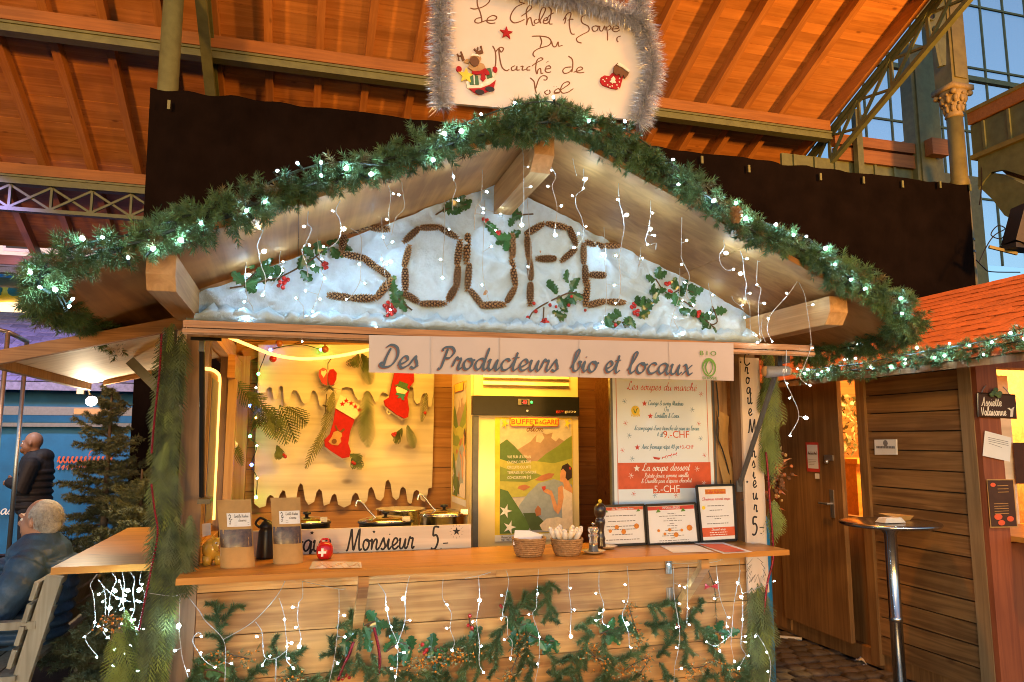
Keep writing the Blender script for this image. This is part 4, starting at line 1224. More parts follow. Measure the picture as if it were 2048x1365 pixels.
sprig('large holly sprig with rose hips between the letters P and E', [[(1.606,2.135),(1.624,2.191),(1.686,2.237),(1.768,2.28),(1.832,2.306),(1.915,2.301)], [(1.677,2.146),(1.682,2.22)]],
      [(1.741,2.318),(1.723,2.334),(1.815,2.392),(1.851,2.351),(1.869,2.365),(1.841,2.28),(1.795,2.225),(1.781,2.251),(1.767,2.172),(1.749,2.188),(1.809,2.261),(1.859,2.29)], around([(1.681,2.144)], 6, .022) + [(1.642,2.199),(1.709,2.23),(1.74,2.222),(1.602,2.169),(1.629,2.238),(1.82,2.239),(1.832,2.284),(1.923,2.223)], FY, group=HG)
sprig('holly sprig with berries below the letter E', [[(2.034,2.188),(2.1,2.156),(2.157,2.181)], [(2.08,2.142),(2.042,2.105)]], [(2.11,2.214),(2.147,2.171),(2.166,2.155),(2.07,2.115),(2.043,2.158),(2.042,2.105),(2.062,2.19),(2.109,2.134)], [(2.081,2.146),(2.088,2.134)], FY, group=HG)
sprig('upright holly sprig with a berry cluster right of the letter E', [[(2.215,2.197),(2.265,2.239),(2.315,2.287)]], [(2.295,2.286),(2.32,2.305),(2.244,2.212),(2.227,2.282),(2.275,2.249),(2.256,2.275)], around([(2.201,2.218),(2.188,2.254)], 5, .02), FY, group=HG)
sprig('wide holly sprig with berries on the right slope of the fleece', [[(2.323,2.411),(2.374,2.351),(2.42,2.32),(2.472,2.304),(2.54,2.268)], [(2.431,2.34),(2.485,2.362),(2.543,2.346)]],
      [(2.302,2.415),(2.335,2.446),(2.36,2.435),(2.311,2.357),(2.311,2.338),(2.358,2.346),(2.438,2.394),(2.448,2.385),(2.485,2.362),(2.474,2.342),(2.559,2.352),(2.512,2.374),(2.533,2.36),(2.424,2.296),(2.541,2.293),(2.491,2.382),(2.388,2.318)], [(2.383,2.388),(2.393,2.381),(2.405,2.392),(2.405,2.348),(2.415,2.344),(2.397,2.348)], FY, group=HG)
sprig('holly sprig with berries in the right corner of the fleece', [[(2.556,2.254),(2.603,2.228),(2.644,2.176),(2.688,2.192),(2.674,2.25),(2.665,2.279)], [(2.644,2.171),(2.665,2.153)]],
      [(2.533,2.229),(2.602,2.213),(2.629,2.204),(2.618,2.189),(2.663,2.25),(2.718,2.255),(2.605,2.15),(2.669,2.133),(2.483,2.241),(2.587,2.227),(2.64,2.22)], [(2.577,2.241),(2.584,2.232),(2.573,2.226),(2.59,2.246),(2.57,2.216)], FY, group=HG)

# ------------------------------------------------------------------ needles and sprays
def needle(mb, p, d, L_, w):
    s = d.cross(Vector((random.uniform(-1, 1), random.uniform(-1, 1), random.uniform(-1, 1))))
    if s.length < 1e-3: return
    s = s.normalized() * w
    mb.add([p - s, p + s, p + d * L_], [(0, 1, 2)])
def tuft(mb, p, d, L_=.10, n=60, nl=.03, w=.0011):
    d = d.normalized()
    a = d.orthogonal().normalized(); b_ = d.cross(a)
    for k in range(n):
        t = random.random() ** .8
        ang = random.uniform(0, 6.283)
        out_ = (a * math.cos(ang) + b_ * math.sin(ang))
        spread = random.uniform(.7, 1.5) * (1 if t < .9 else .6)
        needle(mb, p + d * L_ * t, (d * .8 + out_ * spread).normalized(), nl * random.uniform(.7, 1.15), w)
def garland(name, paths, label, cat='garland', rad=.092, per_m=92, n=72, L_=.07, nl=.031, w=.0017, group=None, drop=0.0):
    allp = [p for pa in paths for p in pa]
    t = thing(name, allp[0], label, cat, group)
    fm = MB(); wm = MB()
    for pa in paths:
        P = [p - Vector((0, 0, drop)) for p in smoothpts(pa, 6)]
        wm.tube(P, .006, 5)
        Ls = [(P[i + 1] - P[i]).length for i in range(len(P) - 1)]
        tot = sum(Ls)
        for k in range(int(tot * per_m)):
            s = random.random() * tot; i = 0
            while s > Ls[i] and i < len(Ls) - 1:
                s -= Ls[i]; i += 1
            ax = (P[i + 1] - P[i]).normalized()
            p = P[i] + ax * s
            lump = .72 + .55 * noise.noise((p.x * 4.2, p.y * 4.2, p.z * 4.2))
            r = rad * max(.45, lump)
            a = ax.orthogonal().normalized(); b_ = ax.cross(a)
            g_ = random.uniform(0, 6.283)
            o_ = a * math.cos(g_) + b_ * math.sin(g_)
            d = (o_ + ax * random.choice((-1, 1)) * random.uniform(.0, 1.1) + Vector((0, 0, -.2))).normalized()
            st_ = random.random()
            fm.mat(1 if random.random() < .07 else 0)
            tuft(fm, p + o_ * r * .5 * st_, d, L_ * max(.6, lump + .2) * random.uniform(.7, 1.1), n, nl, w)
    f = fm.build('foliage', ['needle', 'needle_b'], t); f['kind'] = 'stuff'
    wm.build('stem', 'wire_dark', t)
    return t
zc_ = 2.91
front = [(-.041,-.74,2.284),(-.105,-.74,2.265),(-.193,-.74,2.245),(-.278,-.74,2.226),(-.34,-.74,2.18),(-.382,-.74,2.124)]
garland('pine_garland', [[(1.458,-.8,2.908),(1.273,-.8,2.858),(1.105,-.8,2.79),(.963,-.8,2.732),(.805,-.8,2.677),(.654,-.8,2.609),(.544,-.8,2.558),(.401,-.8,2.485),(.28,-.8,2.435),(.163,-.8,2.381),(.049,-.8,2.33),(-.046,-.8,2.282),(-.156,-.8,2.245),(-.247,-.8,2.217),(-.32,-.8,2.167),(-.363,-.8,2.107)] + [(-.42,-.509,2.097),(-.42,-.291,2.098),(-.42,.041,2.105),(-.42,.401,2.115),(-.42,.723,2.126)],
                         [(1.458,-.8,2.908),(1.649,-.8,2.9),(1.787,-.8,2.843),(1.904,-.8,2.781),(2.047,-.8,2.724),(2.192,-.8,2.665),(2.314,-.8,2.571),(2.464,-.8,2.498),(2.646,-.8,2.465),(2.802,-.8,2.383),(2.963,-.8,2.322),(3.1,-.8,2.271),(3.209,-.8,2.205),(3.238,-.8,2.14)] + [(3.36,-.6,2.11),(3.36,-.428,2.09),(3.36,-.242,2.087),(3.36,-.038,2.09),(3.36,.138,2.1)],
                         [(1.306,-.76,2.919),(1.394,-.76,2.968),(1.472,-.76,2.99),(1.551,-.76,2.978),(1.62,-.76,2.959)]],
        'thick green pine garland along the edge of the stall roof', per_m=360, drop=.036)
# a cone tied into the right part
cpm = MB()
for i in range(7):
    z = -.03 + i * .01; r = .03 * math.sqrt(max(.05, 1 - (z / .042) ** 2))
    for k in range(8):
        t = 6.283 * (k + .5 * (i % 2)) / 8
        c, s = math.cos(t), math.sin(t)
        cpm.add([(c * r * .4 - s * .006, s * r * .4 + c * .006, z), (c * r * .4 + s * .006, s * r * .4 - c * .006, z), (c * r + s * .009, s * r - c * .009, z + .010), (c * r * 1.08, s * r * 1.08, z + .016), (c * r - s * .009, s * r + c * .009, z + .010)], [(0, 1, 2, 3, 4)])
o = cpm.build('pine_cone', 'cone'); o.location = (2.308,-.85,2.487); tag(o, 'open pine cone tied into the roof garland on the right', 'pine cone')
garland('pine_garland', [[(4.04,1.041,2.054),(4.04,.771,2.044),(4.04,.524,2.042),(4.04,.32,2.035),(4.04,.13,2.06),(4.04,-.027,2.067),(4.04,-.208,2.064),(4.04,-.377,2.073),(4.04,-.532,2.072),(4.04,-.678,2.082),(4.04,-.801,2.086)]], 'thin pine garland along the eave of the brown chalet', rad=.058, per_m=230, n=56, L_=.07, nl=.028, w=.0018, drop=.03)

# thuja: flat drooping sprays
def frond(mb, p, d, L_, wid, n=10, droop=.5, w=.0028):
    d = Vector(d).normalized()
    side = d.cross(Vector((random.uniform(-.6, .6), 1, random.uniform(-.2, .2)))).normalized()
    q = Vector(p); step = L_ / n
    for i in range(n):
        t = i / n
        q2 = q + d * step
        nn = d.cross(side).normalized()
        mb.add([q - side * w * .5, q + side * w * .5, q2 + side * w * .4, q2 - side * w * .4], [(0, 1, 2, 3)])
        l2 = wid * math.sin(math.pi * min(1, .12 + t * .9)) + .006
        for sg in (-1, 1):
            e = (d * .75 + side * sg + nn * random.uniform(-.25, .25)).normalized()
            m_ = 3
            pp = q
            for j in range(m_):
                p2 = pp + e * l2 / m_ + Vector((0, 0, -.004))
                ww = side.cross(nn).normalized()
                v_ = e.cross(nn).normalized() * w * (1 - j * .22)
                mb.add([pp - v_, pp + v_, p2 + v_ * .5, p2 - v_ * .5], [(0, 1, 2, 3)])
                for s2 in (-1, 1):
                    e2 = (e * .8 + e.cross(nn).normalized() * s2).normalized()
                    mb.add([pp - v_ * .6, pp + v_ * .6, pp + e2 * l2 * .26], [(0, 1, 2)])
                pp = p2
        q = q2
        d = (d + Vector((0, 0, -droop / n)) ).normalized()
def thuja_bundle(label, pts, n, L_, wid, mats, spread=.05, ydir=-.5, name='thuja_bunch', out=.3):
    t = thing(name, pts[0], label, 'greenery')
    mb = MB()
    P = smoothpts(pts, 5)
    for k in range(n):
        f = random.random() ** .9
        p = P[min(len(P) - 1, int(f * len(P)))] + Vector((random.uniform(-spread, spread), random.uniform(-.03, .02), random.uniform(-.04, .04)))
        mb.mat(0 if random.random() < .8 or len(mats) == 1 else 1)
        frond(mb, p, (random.uniform(-out, out), ydir * random.random() * .5, -1), L_ * random.uniform(.6, 1.2), wid * random.uniform(.7, 1.2))
    f = mb.build('foliage', mats, t); f['kind'] = 'stuff'
    b = MB(); b.tube(P, .007, 6); b.build('stem', 'bark', t)
    return t
thuja_bundle('long hanging thuja bunch down the left corner post', [(-.033,-.1,2.029),(-.037,-.1,1.853),(-.044,-.1,1.614),(-.03,-.1,1.38),(-.019,-.1,1.171),(-.026,-.1,.966),(-.029,-.1,.784),(-.03,-.1,.606)], 300, .18, .038, ['thuja', 'thuja_y'], .042, out=.2)
thuja_bundle('loose thuja bunch above the left end of the counter', [(.045,-.16,1.237),(.032,-.16,1.115),(.026,-.16,1.054)], 40, .16, .04, ['thuja'], .05)
thuja_bundle('bright green thuja bunch beside the upright price board', [(2.994,-.05,2.076),(2.993,-.05,1.88),(2.993,-.05,1.687),(2.964,-.05,1.496)], 95, .17, .04, ['thuja_y', 'thuja'], .035, out=.22)
thuja_bundle('yellow green thuja tip sticking out above the counter end', [(2.966,-.04,1.227),(2.996,-.04,1.199),(3.016,-.04,1.172)], 12, .17, .045, ['thuja_y'], .01, out=.5)
thuja_bundle('dark thuja bunch below the upright price board', [(2.873,-.05,.761),(2.874,-.05,.608),(2.858,-.05,.458),(2.843,-.05,.334)], 110, .18, .042, ['thuja', 'thuja_y'], .05, out=.35)
thuja_bundle('light thuja tips under the left shelf', [(-.217,.05,.783),(-.181,.05,.678),(-.167,.05,.595),(-.193,.05,.556)], 46, .17, .042, ['thuja_y', 'thuja'], .05, out=.7)

def cord(label, pts, r, m, name, cat, n=7, beads=0):
    b = MB()
    P = smoothpts(pts, 5)
    if beads:
        for i in range(beads):
            f = i / (beads - 1) * (len(P) - 1)
            k = min(len(P) - 2, int(f)); p = P[k].lerp(P[k + 1], f - k)
            b.ball(p, r, 6, 4)
    else:
        b.tube(P, r, n)
    o = b.build(name, m, None, True); tag(o, label, cat); return o
cord('red bead string hanging down the thuja on the left post', [(-.075,-.19,1.993),(-.073,-.19,1.865),(-.077,-.19,1.738),(-.082,-.19,1.612),(-.084,-.19,1.498)], .0055, 'red_glit', 'bead_string', 'bead string', beads=62)
cord('red bead string low on the left post beside the shelf', [(-.077,-.19,1.365),(-.059,-.19,1.263),(-.042,-.19,1.162),(-.061,-.19,1.003),(-.074,-.19,.905),(-.089,-.19,.79)], .005, 'red_glit', 'bead_string', 'bead string', beads=72)
cord('red glitter cord on the right post beside the price board', [(2.942,-.08,1.483),(2.95,-.08,1.336),(2.952,-.08,1.204),(2.959,-.08,1.046),(2.955,-.08,.916),(2.912,-.08,.79),(2.886,-.08,.639)], .006, 'red_glit', 'glitter_cord', 'cord')
cord('red glitter cord in the greenery under the small bell', [(.773,-.06,.649),(.755,-.06,.595),(.732,-.06,.55),(.71,-.06,.488)], .007, 'red_glit', 'glitter_cord', 'cord')
cord('red glitter cord in the greenery right of the first one', [(.863,-.06,.704),(.883,-.06,.628),(.893,-.06,.563),(.888,-.06,.499)], .007, 'red_glit', 'glitter_cord', 'cord')

# ------------------------------------------------------------------ greenery on the planks below the counter
def spruce_branch(label, paths, n=430, nl=.030, name='spruce_branch', m='spruce', r=.0032, y=-.035, group='spruce branches on the planks below the counter'):
    t = thing(name, (paths[0][0][0], y, paths[0][-1][1]), label, 'branch', group)
    fm = MB(); sm = MB()
    runs = []
    for pa in paths:
        P = smoothpts([(x, y - .012 * math.sin(i * 1.3) - .01, z) for i, (x, z) in enumerate(pa)], 5)
        sm.tube(P, [r * (1 - .6 * i / len(P)) for i in range(len(P))], 5)
        runs.append((P, 1.0))
        if n < 60: continue
        acc = 0; sgn = 1
        for i in range(1, len(P)):
            acc += (P[i] - P[i - 1]).length
            if acc > .030:
                acc = random.uniform(-.008, .008); sgn = -sgn
                ax = (P[i] - P[i - 1]).normalized(); sd = Vector((-ax.z, 0, ax.x)) * sgn
                e = (ax * .8 + sd * .9 + Vector((0, random.uniform(-.5, .1), -.1))).normalized()
                l2 = random.uniform(.035, .075) * (1.15 - .6 * i / len(P))
                Q = [P[i], P[i] + e * l2 * .5, P[i] + e * l2 + Vector((0, 0, -.006))]
                sm.tube(Q, r * .4, 4); runs.append((Q, .9))
    for P, k_ in runs:
        Ls = [(P[i + 1] - P[i]).length for i in range(len(P) - 1)]
        tot = sum(Ls)
        for k in range(int(tot / .15 * n * 1.5)):
            s = random.random() * tot; i = 0
            while s > Ls[i] and i < len(Ls) - 1:
                s -= Ls[i]; i += 1
            ax = (P[i + 1] - P[i]).normalized(); p = P[i] + ax * s
            a = ax.orthogonal().normalized(); b_ = ax.cross(a); g_ = random.uniform(0, 6.283)
            o_ = a * math.cos(g_) + b_ * math.sin(g_)
            needle(fm, p, (ax * random.uniform(.5, 1.2) + o_).normalized(), nl * k_ * random.uniform(.6, 1.15), .0013)
    f = fm.build('needles', m, t); f['kind'] = 'stuff'
    sm.build('stem', 'bark', t)
spruce_branch('forked spruce branch standing below the pig', [[(.223,.64),(.214,.691),(.196,.772),(.18,.847)], [(.213,.767),(.259,.832)], [(.218,.661),(.175,.623)]])
spruce_branch('spruce branch sweeping up below the second coffee bag', [[(.296,.478),(.335,.527),(.381,.574),(.467,.599),(.544,.61)], [(.458,.597),(.424,.657)]])
spruce_branch('short spruce branch under the first coffee bag', [[(.258,.592),(.273,.543),(.288,.485)]])
spruce_branch('spruce branch at the bottom below the cracked label', [[(.527,.469),(.58,.492),(.645,.484),(.689,.498)], [(.635,.481),(.68,.445)]])
spruce_branch('spruce twig behind the left red glitter cord', [[(.693,.71),(.748,.733),(.786,.77)], [(.759,.736),(.806,.68)], [(.656,.49),(.703,.54),(.764,.561)]])
spruce_branch('spruce twig between the two red glitter cords', [[(.79,.598),(.814,.542),(.851,.495)], [(.854,.593),(.882,.526),(.875,.461)]])
spruce_branch('spruce branch arching left of the wicker baskets', [[(1.497,.835),(1.51,.754),(1.527,.676)], [(1.532,.734),(1.573,.774),(1.624,.809),(1.734,.841)], [(1.586,.785),(1.629,.754)], [(1.718,.833),(1.702,.755),(1.717,.683)]])
spruce_branch('long spruce branch leaning down to the left', [[(1.487,.676),(1.435,.601),(1.381,.536),(1.325,.513)], [(1.447,.607),(1.435,.482)]])
spruce_branch('spruce branch hanging left of the long one', [[(1.365,.675),(1.336,.597),(1.305,.515),(1.267,.423)], [(1.334,.581),(1.361,.488)]])
spruce_branch('spruce branch hanging below the wicker baskets', [[(1.593,.637),(1.583,.539),(1.613,.468),(1.598,.388)], [(1.583,.539),(1.542,.439)]])
spruce_branch('spruce branch lying level along the bottom edge', [[(1.69,.441),(1.767,.43),(1.856,.434)], [(1.856,.43),(1.868,.372)]])
spruce_branch('spruce branch with a lit tip below the salt mill', [[(1.832,.628),(1.898,.652),(1.971,.683)], [(1.927,.619),(1.897,.564),(1.862,.49)], [(1.991,.595),(1.995,.509),(2.026,.411)], [(2.005,.595),(2.128,.615),(2.142,.631)]])
spruce_branch('spruce branch pointing right near the orange berries', [[(2.03,.463),(2.112,.481),(2.203,.501)], [(2.057,.471),(2.002,.401)]])
spruce_branch('spruce branch with upturned tips below the framed menus', [[(2.231,.712),(2.313,.717),(2.419,.736)], [(2.253,.715),(2.274,.648)], [(2.212,.629),(2.282,.615),(2.352,.608)], [(2.407,.726),(2.396,.652),(2.366,.605)]])
spruce_branch('long diagonal spruce branch below the red paper', [[(2.277,.459),(2.321,.509),(2.379,.559),(2.444,.609),(2.558,.718)], [(2.474,.647),(2.53,.581),(2.58,.515),(2.624,.432)], [(2.431,.58),(2.44,.501),(2.432,.415)]])
spruce_branch('spruce branch hanging below the price board corner', [[(2.622,.462),(2.664,.397),(2.684,.321)], [(2.291,.438),(2.331,.374),(2.321,.315)]])
spruce_branch('nearly bare twig with a red bow hanging from the counter', [[(2.566,.916),(2.593,.843),(2.619,.765),(2.628,.688),(2.63,.592)]], n=22)
spruce_branch('spruce tip in the far left bottom corner of the planks', [[(.077,.503),(.1,.546),(.133,.568)], [(.123,.493),(.156,.517),(.202,.521)]])
spruce_branch('low spruce branch under the long buckthorn twig', [[(.949,.415),(1.029,.448),(1.11,.45),(1.205,.466)], [(1.111,.408),(1.169,.431),(1.241,.421)]])
spruce_branch('low spruce branch right of the right glitter cord', [[(.923,.522),(.97,.479),(1.021,.492)], [(.869,.439),(.936,.451),(.994,.429)]])
spruce_branch('bushy spruce branch at the bottom below the right basket', [[(1.7,.531),(1.752,.485),(1.83,.498),(1.896,.474)], [(1.648,.361),(1.725,.384),(1.816,.372)]])
spruce_branch('low spruce branch below the large buckthorn twig', [[(1.907,.35),(1.988,.372),(2.082,.354),(2.192,.386)], [(2.094,.315),(2.177,.332),(2.259,.32)]])
spruce_branch('low spruce branch right of the diagonal branch', [[(2.485,.301),(2.544,.345),(2.617,.351)], [(2.662,.36),(2.738,.391),(2.812,.373)], [(2.703,.277),(2.765,.326),(2.839,.315)]])
spruce_branch('spruce branch behind the dark holly tuft', [[(.742,.558),(.692,.605),(.672,.672)], [(.92,.655),(.947,.702),(.989,.717)]])
spruce_branch('spruce branch behind the orange cluster by the bell', [[(1.063,.478),(1.11,.485),(1.162,.463)], [(1.179,.592),(1.239,.606),(1.295,.593)], [(.463,.474),(.504,.509),(.541,.553)]])
bw = MB(); c = Vector((2.588,-.06,.793))
for s_ in (-1, 1):
    bw.add([c, c + Vector((s_ * .035, -.01, .022)), c + Vector((s_ * .04, -.005, -.012)), c + Vector((s_ * .012, 0, -.045)), c + Vector((s_ * .002, 0, -.01))], [(0, 1, 2), (0, 3, 4)])
o = bw.build('red_bow', 'berry'); tag(o, 'small red bow on the nearly bare twig', 'bow')
sb_leaf = MB(); sb_leaf.add([(0, 0, 0), (.09, .02, .4), (0, 0, 1), (-.09, .02, .4)], [(0, 1, 2, 3)])
def buckthorn(label, pts, nb, r=.05):
    t = thing('buckthorn_twig', (pts[0][0], -.05, pts[0][1]), label, 'berries', 'sea buckthorn twigs on the planks')
    lm = MB(); bm = MB(); tm = MB()
    P = smoothpts([(x, -.05, z) for x, z in pts], 4)
    tm.tube(P, .003, 5)
    for k in range(nb):
        p = random.choice(P) + Vector((random.gauss(0, r * .5), random.uniform(-.03, .02), random.gauss(0, r * .45)))
        bm.ball(p, random.uniform(.004, .0062), 6, 4)
        for j in range(2):
            d = Vector((random.uniform(-1, 1), random.uniform(-.5, .3), random.uniform(-1, .6))).normalized() * random.uniform(.02, .04)
            s = d.orthogonal().normalized() * .0035
            lm.add([p, p + d * .5 + s, p + d, p + d * .5 - s], [(0, 1, 2, 3)])
    bm.build('berries', 'seab', t, True)['kind'] = 'stuff'
    lm.build('leaves', 'olive', t)['kind'] = 'stuff'
    tm.build('stem', 'bark', t)
buckthorn('orange buckthorn berries left under the coffee bags', [(.19,.638),(.248,.632),(.332,.607)], 34)
buckthorn('orange buckthorn cluster hanging under the right glitter cord', [(1.18,.536),(1.24,.551),(1.312,.555)], 46)
buckthorn('orange buckthorn twig between bell and baskets', [(.993,.484),(1.05,.523),(1.109,.548),(1.168,.53)], 42)
buckthorn('sparse buckthorn twig below the second coffee bag', [(.482,.525),(.519,.508),(.559,.483)], 22)
buckthorn('buckthorn twig hanging below the left wicker basket', [(1.573,.598),(1.552,.542),(1.522,.475),(1.497,.42)], 46)
buckthorn('upright buckthorn cluster below the salt mill', [(2.13,.718),(2.143,.668),(2.169,.588),(2.182,.544)], 30, .035)
buckthorn('large buckthorn twig in the middle of the right greenery', [(1.897,.54),(1.949,.488),(2.003,.456),(2.028,.399)], 50)
buckthorn('buckthorn berries crossing the spruce in the middle', [(2.097,.417),(2.152,.444),(2.235,.462),(2.15,.365)], 46)
buckthorn('buckthorn twig low at the right end of the planks', [(2.46,.396),(2.532,.4),(2.606,.419),(2.75,.34)], 46)
buckthorn('orange berries in the light cluster under the left shelf', [(-.263,.778),(-.228,.783),(-.198,.783),(-.245,.827)], 26, .03)
FP = lambda x, z: -.02
sprig('pale holly leaves low under the coffee bags', [[(.11,.556),(.169,.572),(.231,.552)]], [(.125,.565),(.152,.587),(.187,.55),(.221,.561),(.209,.595),(.131,.527)], [], FP, name='holly_sprig', lm=IVY, group='leaf sprigs on the planks')
sprig('big ivy and holly tuft at the left glitter cord', [[(.74,.646),(.817,.706),(.873,.725)]], [(.787,.719),(.829,.679),(.854,.748),(.878,.702),(.908,.711),(.761,.666),(.841,.627),(.74,.624)], [(.744,.504),(.76,.492),(.731,.49)], FP, lm=HOLLY, group='leaf sprigs on the planks')
sprig('dark holly tuft behind the crossing light strands', [[(.922,.588),(.99,.623),(1.038,.591)]], [(.933,.61),(.967,.641),(1.002,.605),(1.037,.62),(.987,.561),(.957,.546),(1.02,.555)], [], FP, group='leaf sprigs on the planks')
sprig('holly tuft with red tips left of the orange berries', [[(1.073,.577),(1.132,.591),(1.191,.568)]], [(1.096,.598),(1.136,.618),(1.127,.562),(1.179,.565),(1.161,.503),(1.204,.534)], [(1.089,.61),(1.108,.584),(1.099,.571)], FP, group='leaf sprigs on the planks')
sprig('bright holly leaf group below the right basket', [[(1.598,.627),(1.662,.592),(1.74,.575)]], [(1.644,.61),(1.675,.568),(1.714,.588),(1.7,.542),(1.745,.551),(1.624,.583)], [], FP, group='leaf sprigs on the planks')
sprig('dark holly bunch with hips left of the baskets', [[(1.497,.696),(1.547,.663),(1.598,.667)]], [(1.51,.672),(1.547,.63),(1.586,.656),(1.598,.613),(1.527,.601),(1.624,.642),(1.56,.681)], [(1.537,.682),(1.527,.711),(1.472,.752),(1.464,.761)], FP, group='leaf sprigs on the planks')
sprig('three red hips beside the long spruce branch', [[(1.311,.724),(1.318,.673),(1.336,.645)]], [(1.348,.653),(1.329,.631)], [(1.304,.681),(1.323,.668),(1.313,.724)], FP, group='leaf sprigs on the planks')
sprig('dense holly bunch under the salt mill', [[(1.978,.594),(2.046,.613),(2.115,.621)]], [(2.005,.616),(2.046,.638),(2.087,.594),(2.128,.62),(2.032,.578),(2.101,.646),(2.067,.564)], [(2.178,.597),(2.395,.613),(2.409,.602)], FP, group='leaf sprigs on the planks')
sprig('holly bunch right of the diagonal spruce branch', [[(2.582,.578),(2.641,.556),(2.699,.537)]], [(2.596,.559),(2.648,.586),(2.684,.521),(2.73,.55),(2.624,.512),(2.67,.554)], [], FP, group='leaf sprigs on the planks')
# ------------------------------------------------------------------ strings of lights
bm_ = MB()
bm_.lathe([(.0, -.5), (.35, -.42), (.5, -.1), (.45, .3), (.2, .62), (.0, .7)], n=8)
LED = mesh_of(bm_, 'led_bulb', 'bulb', True)
LED2 = mesh_of(bm_, 'led_bulb_soft', 'bulb_soft', True)
sk = MB(); sk.lathe([(.22, -1.3), (.30, -1.2), (.34, -.5), (.2, -.42)], n=6)
SOCK = mesh_of(sk, 'socket', 'wire'); 
def light_string(label, strands, bulbs, y, group, wires=(), r=.0016, size=.0092, big=(), name='icicle_lights', wm='wire', jitter=.012):
    al = [p for s in strands for p in s] + list(bulbs)
    c = (sum(p[0] for p in al) / len(al), y, min(p[1] for p in al))
    t = thing(name, c, label, 'string lights', group)
    b = MB(); attach = []
    for s in list(strands) + list(wires):
        pts = [(x, y + random.uniform(-jitter, jitter), z) for x, z in s]
        P = smoothpts(pts, 5)
        # twisted pair
        for ph in (0, math.pi):
            Q = []
            tot = 0
            for i, p in enumerate(P):
                if i: tot += (p - P[i - 1]).length
                a = tot / .006 + ph
                Q.append(p + Vector((math.cos(a) * r * .8, math.sin(a) * r * .8, 0)))
            b.tube(Q, r * .75, 4, False)
        attach += P
    sm = MB()
    for i, (x, z) in enumerate(bulbs):
        p = Vector((x, y - .012, z))
        d = None
        if attach:
            near = min(attach, key=lambda q: (q.x - x) ** 2 + (q.z - z) ** 2)
            d = p - near
            if d.length > .012:
                b.tube([near, near.lerp(p, .8)], r * .8, 4, False)
        if d is None or d.length < .004:
            d = Vector((random.uniform(-1, 1), -.6, random.uniform(-1, .2)))
        d = d.normalized()
        bigb = (i in big)
        q = Vector((0, 0, 1)).rotation_difference(d)
        put(LED if (bigb or random.random() < .45) else LED2, 'bulb', t, p, q, size * (1.7 if bigb else random.uniform(.8, 1.05)))
        n0 = len(sm.v)
        sm.tube([p - d * size * 1.3, p - d * size * .45], [size * .22, size * .34], 6)
    b.build('cable', wm, t)
    sm.build('socket', wm, t)['kind'] = 'stuff'
    return t
IG = 'icicle light strings on the stall'
F = -.62
FS = [[(.342,2.407),(.342,2.373),(.32,2.309),(.325,2.279),(.337,2.226),(.355,2.179),(.354,2.132),(.349,2.104)], [(.511,2.508),(.505,2.409),(.521,2.383),(.502,2.326),(.488,2.291),(.507,2.237),(.515,2.189)], [(.651,2.551),(.614,2.472),(.629,2.438),(.636,2.397),(.628,2.35),(.601,2.321),(.57,2.313)],
 [(.799,2.638),(.831,2.559),(.827,2.48),(.835,2.406)], [(.875,2.63),(.883,2.556),(.888,2.5),(.854,2.455),(.841,2.386)], [(1.082,2.749),(1.093,2.655),(1.105,2.609),(1.09,2.555),(1.095,2.512)], [(1.222,2.703),(1.218,2.611),(1.214,2.567),(1.19,2.52),(1.189,2.434)],
 [(1.4,2.829),(1.407,2.768),(1.405,2.69),(1.407,2.638),(1.411,2.578),(1.395,2.471)], [(1.53,2.837),(1.532,2.766),(1.553,2.705),(1.536,2.658),(1.552,2.597),(1.558,2.543),(1.546,2.44)], [(1.686,2.885),(1.637,2.833),(1.641,2.786),(1.659,2.725)], [(1.684,2.751),(1.683,2.665),(1.653,2.63),(1.65,2.577),(1.674,2.53),(1.687,2.479),(1.679,2.428),(1.648,2.387)],
 [(1.856,2.734),(1.861,2.626),(1.882,2.557),(1.883,2.49),(1.867,2.438),(1.866,2.403),(1.858,2.349),(1.858,2.258),(1.854,2.167),(1.825,2.15)], [(2.032,2.672),(2.014,2.64),(2.017,2.576),(2.005,2.5),(1.988,2.451),(2.008,2.432),(2.038,2.439),(2.035,2.408)], [(2.171,2.608),(2.164,2.415),(2.17,2.371),(2.196,2.297),(2.186,2.236),(2.193,2.204),(2.212,2.16)],
 [(2.366,2.577),(2.385,2.453),(2.37,2.413),(2.371,2.37),(2.399,2.341),(2.428,2.34)], [(2.489,2.55),(2.479,2.455),(2.492,2.4),(2.491,2.32),(2.506,2.283),(2.495,2.22),(2.508,2.161),(2.516,2.064),(2.534,2.032)], [(2.579,2.447),(2.566,2.291),(2.575,2.258),(2.564,2.202),(2.568,2.13),(2.559,2.004)],
 [(2.811,2.414),(2.786,2.321),(2.821,2.247),(2.829,2.15),(2.832,2.068),(2.841,1.988),(2.802,1.898),(2.763,1.84),(2.816,1.804)], [(2.791,2.314),(2.725,2.235),(2.637,2.141),(2.613,2.059),(2.629,2.005)], [(2.71,1.972),(2.697,1.9),(2.683,1.838),(2.716,1.755),(2.757,1.659),(2.692,1.568)], [(2.573,2.109),(2.575,2.057),(2.589,2.005)]]
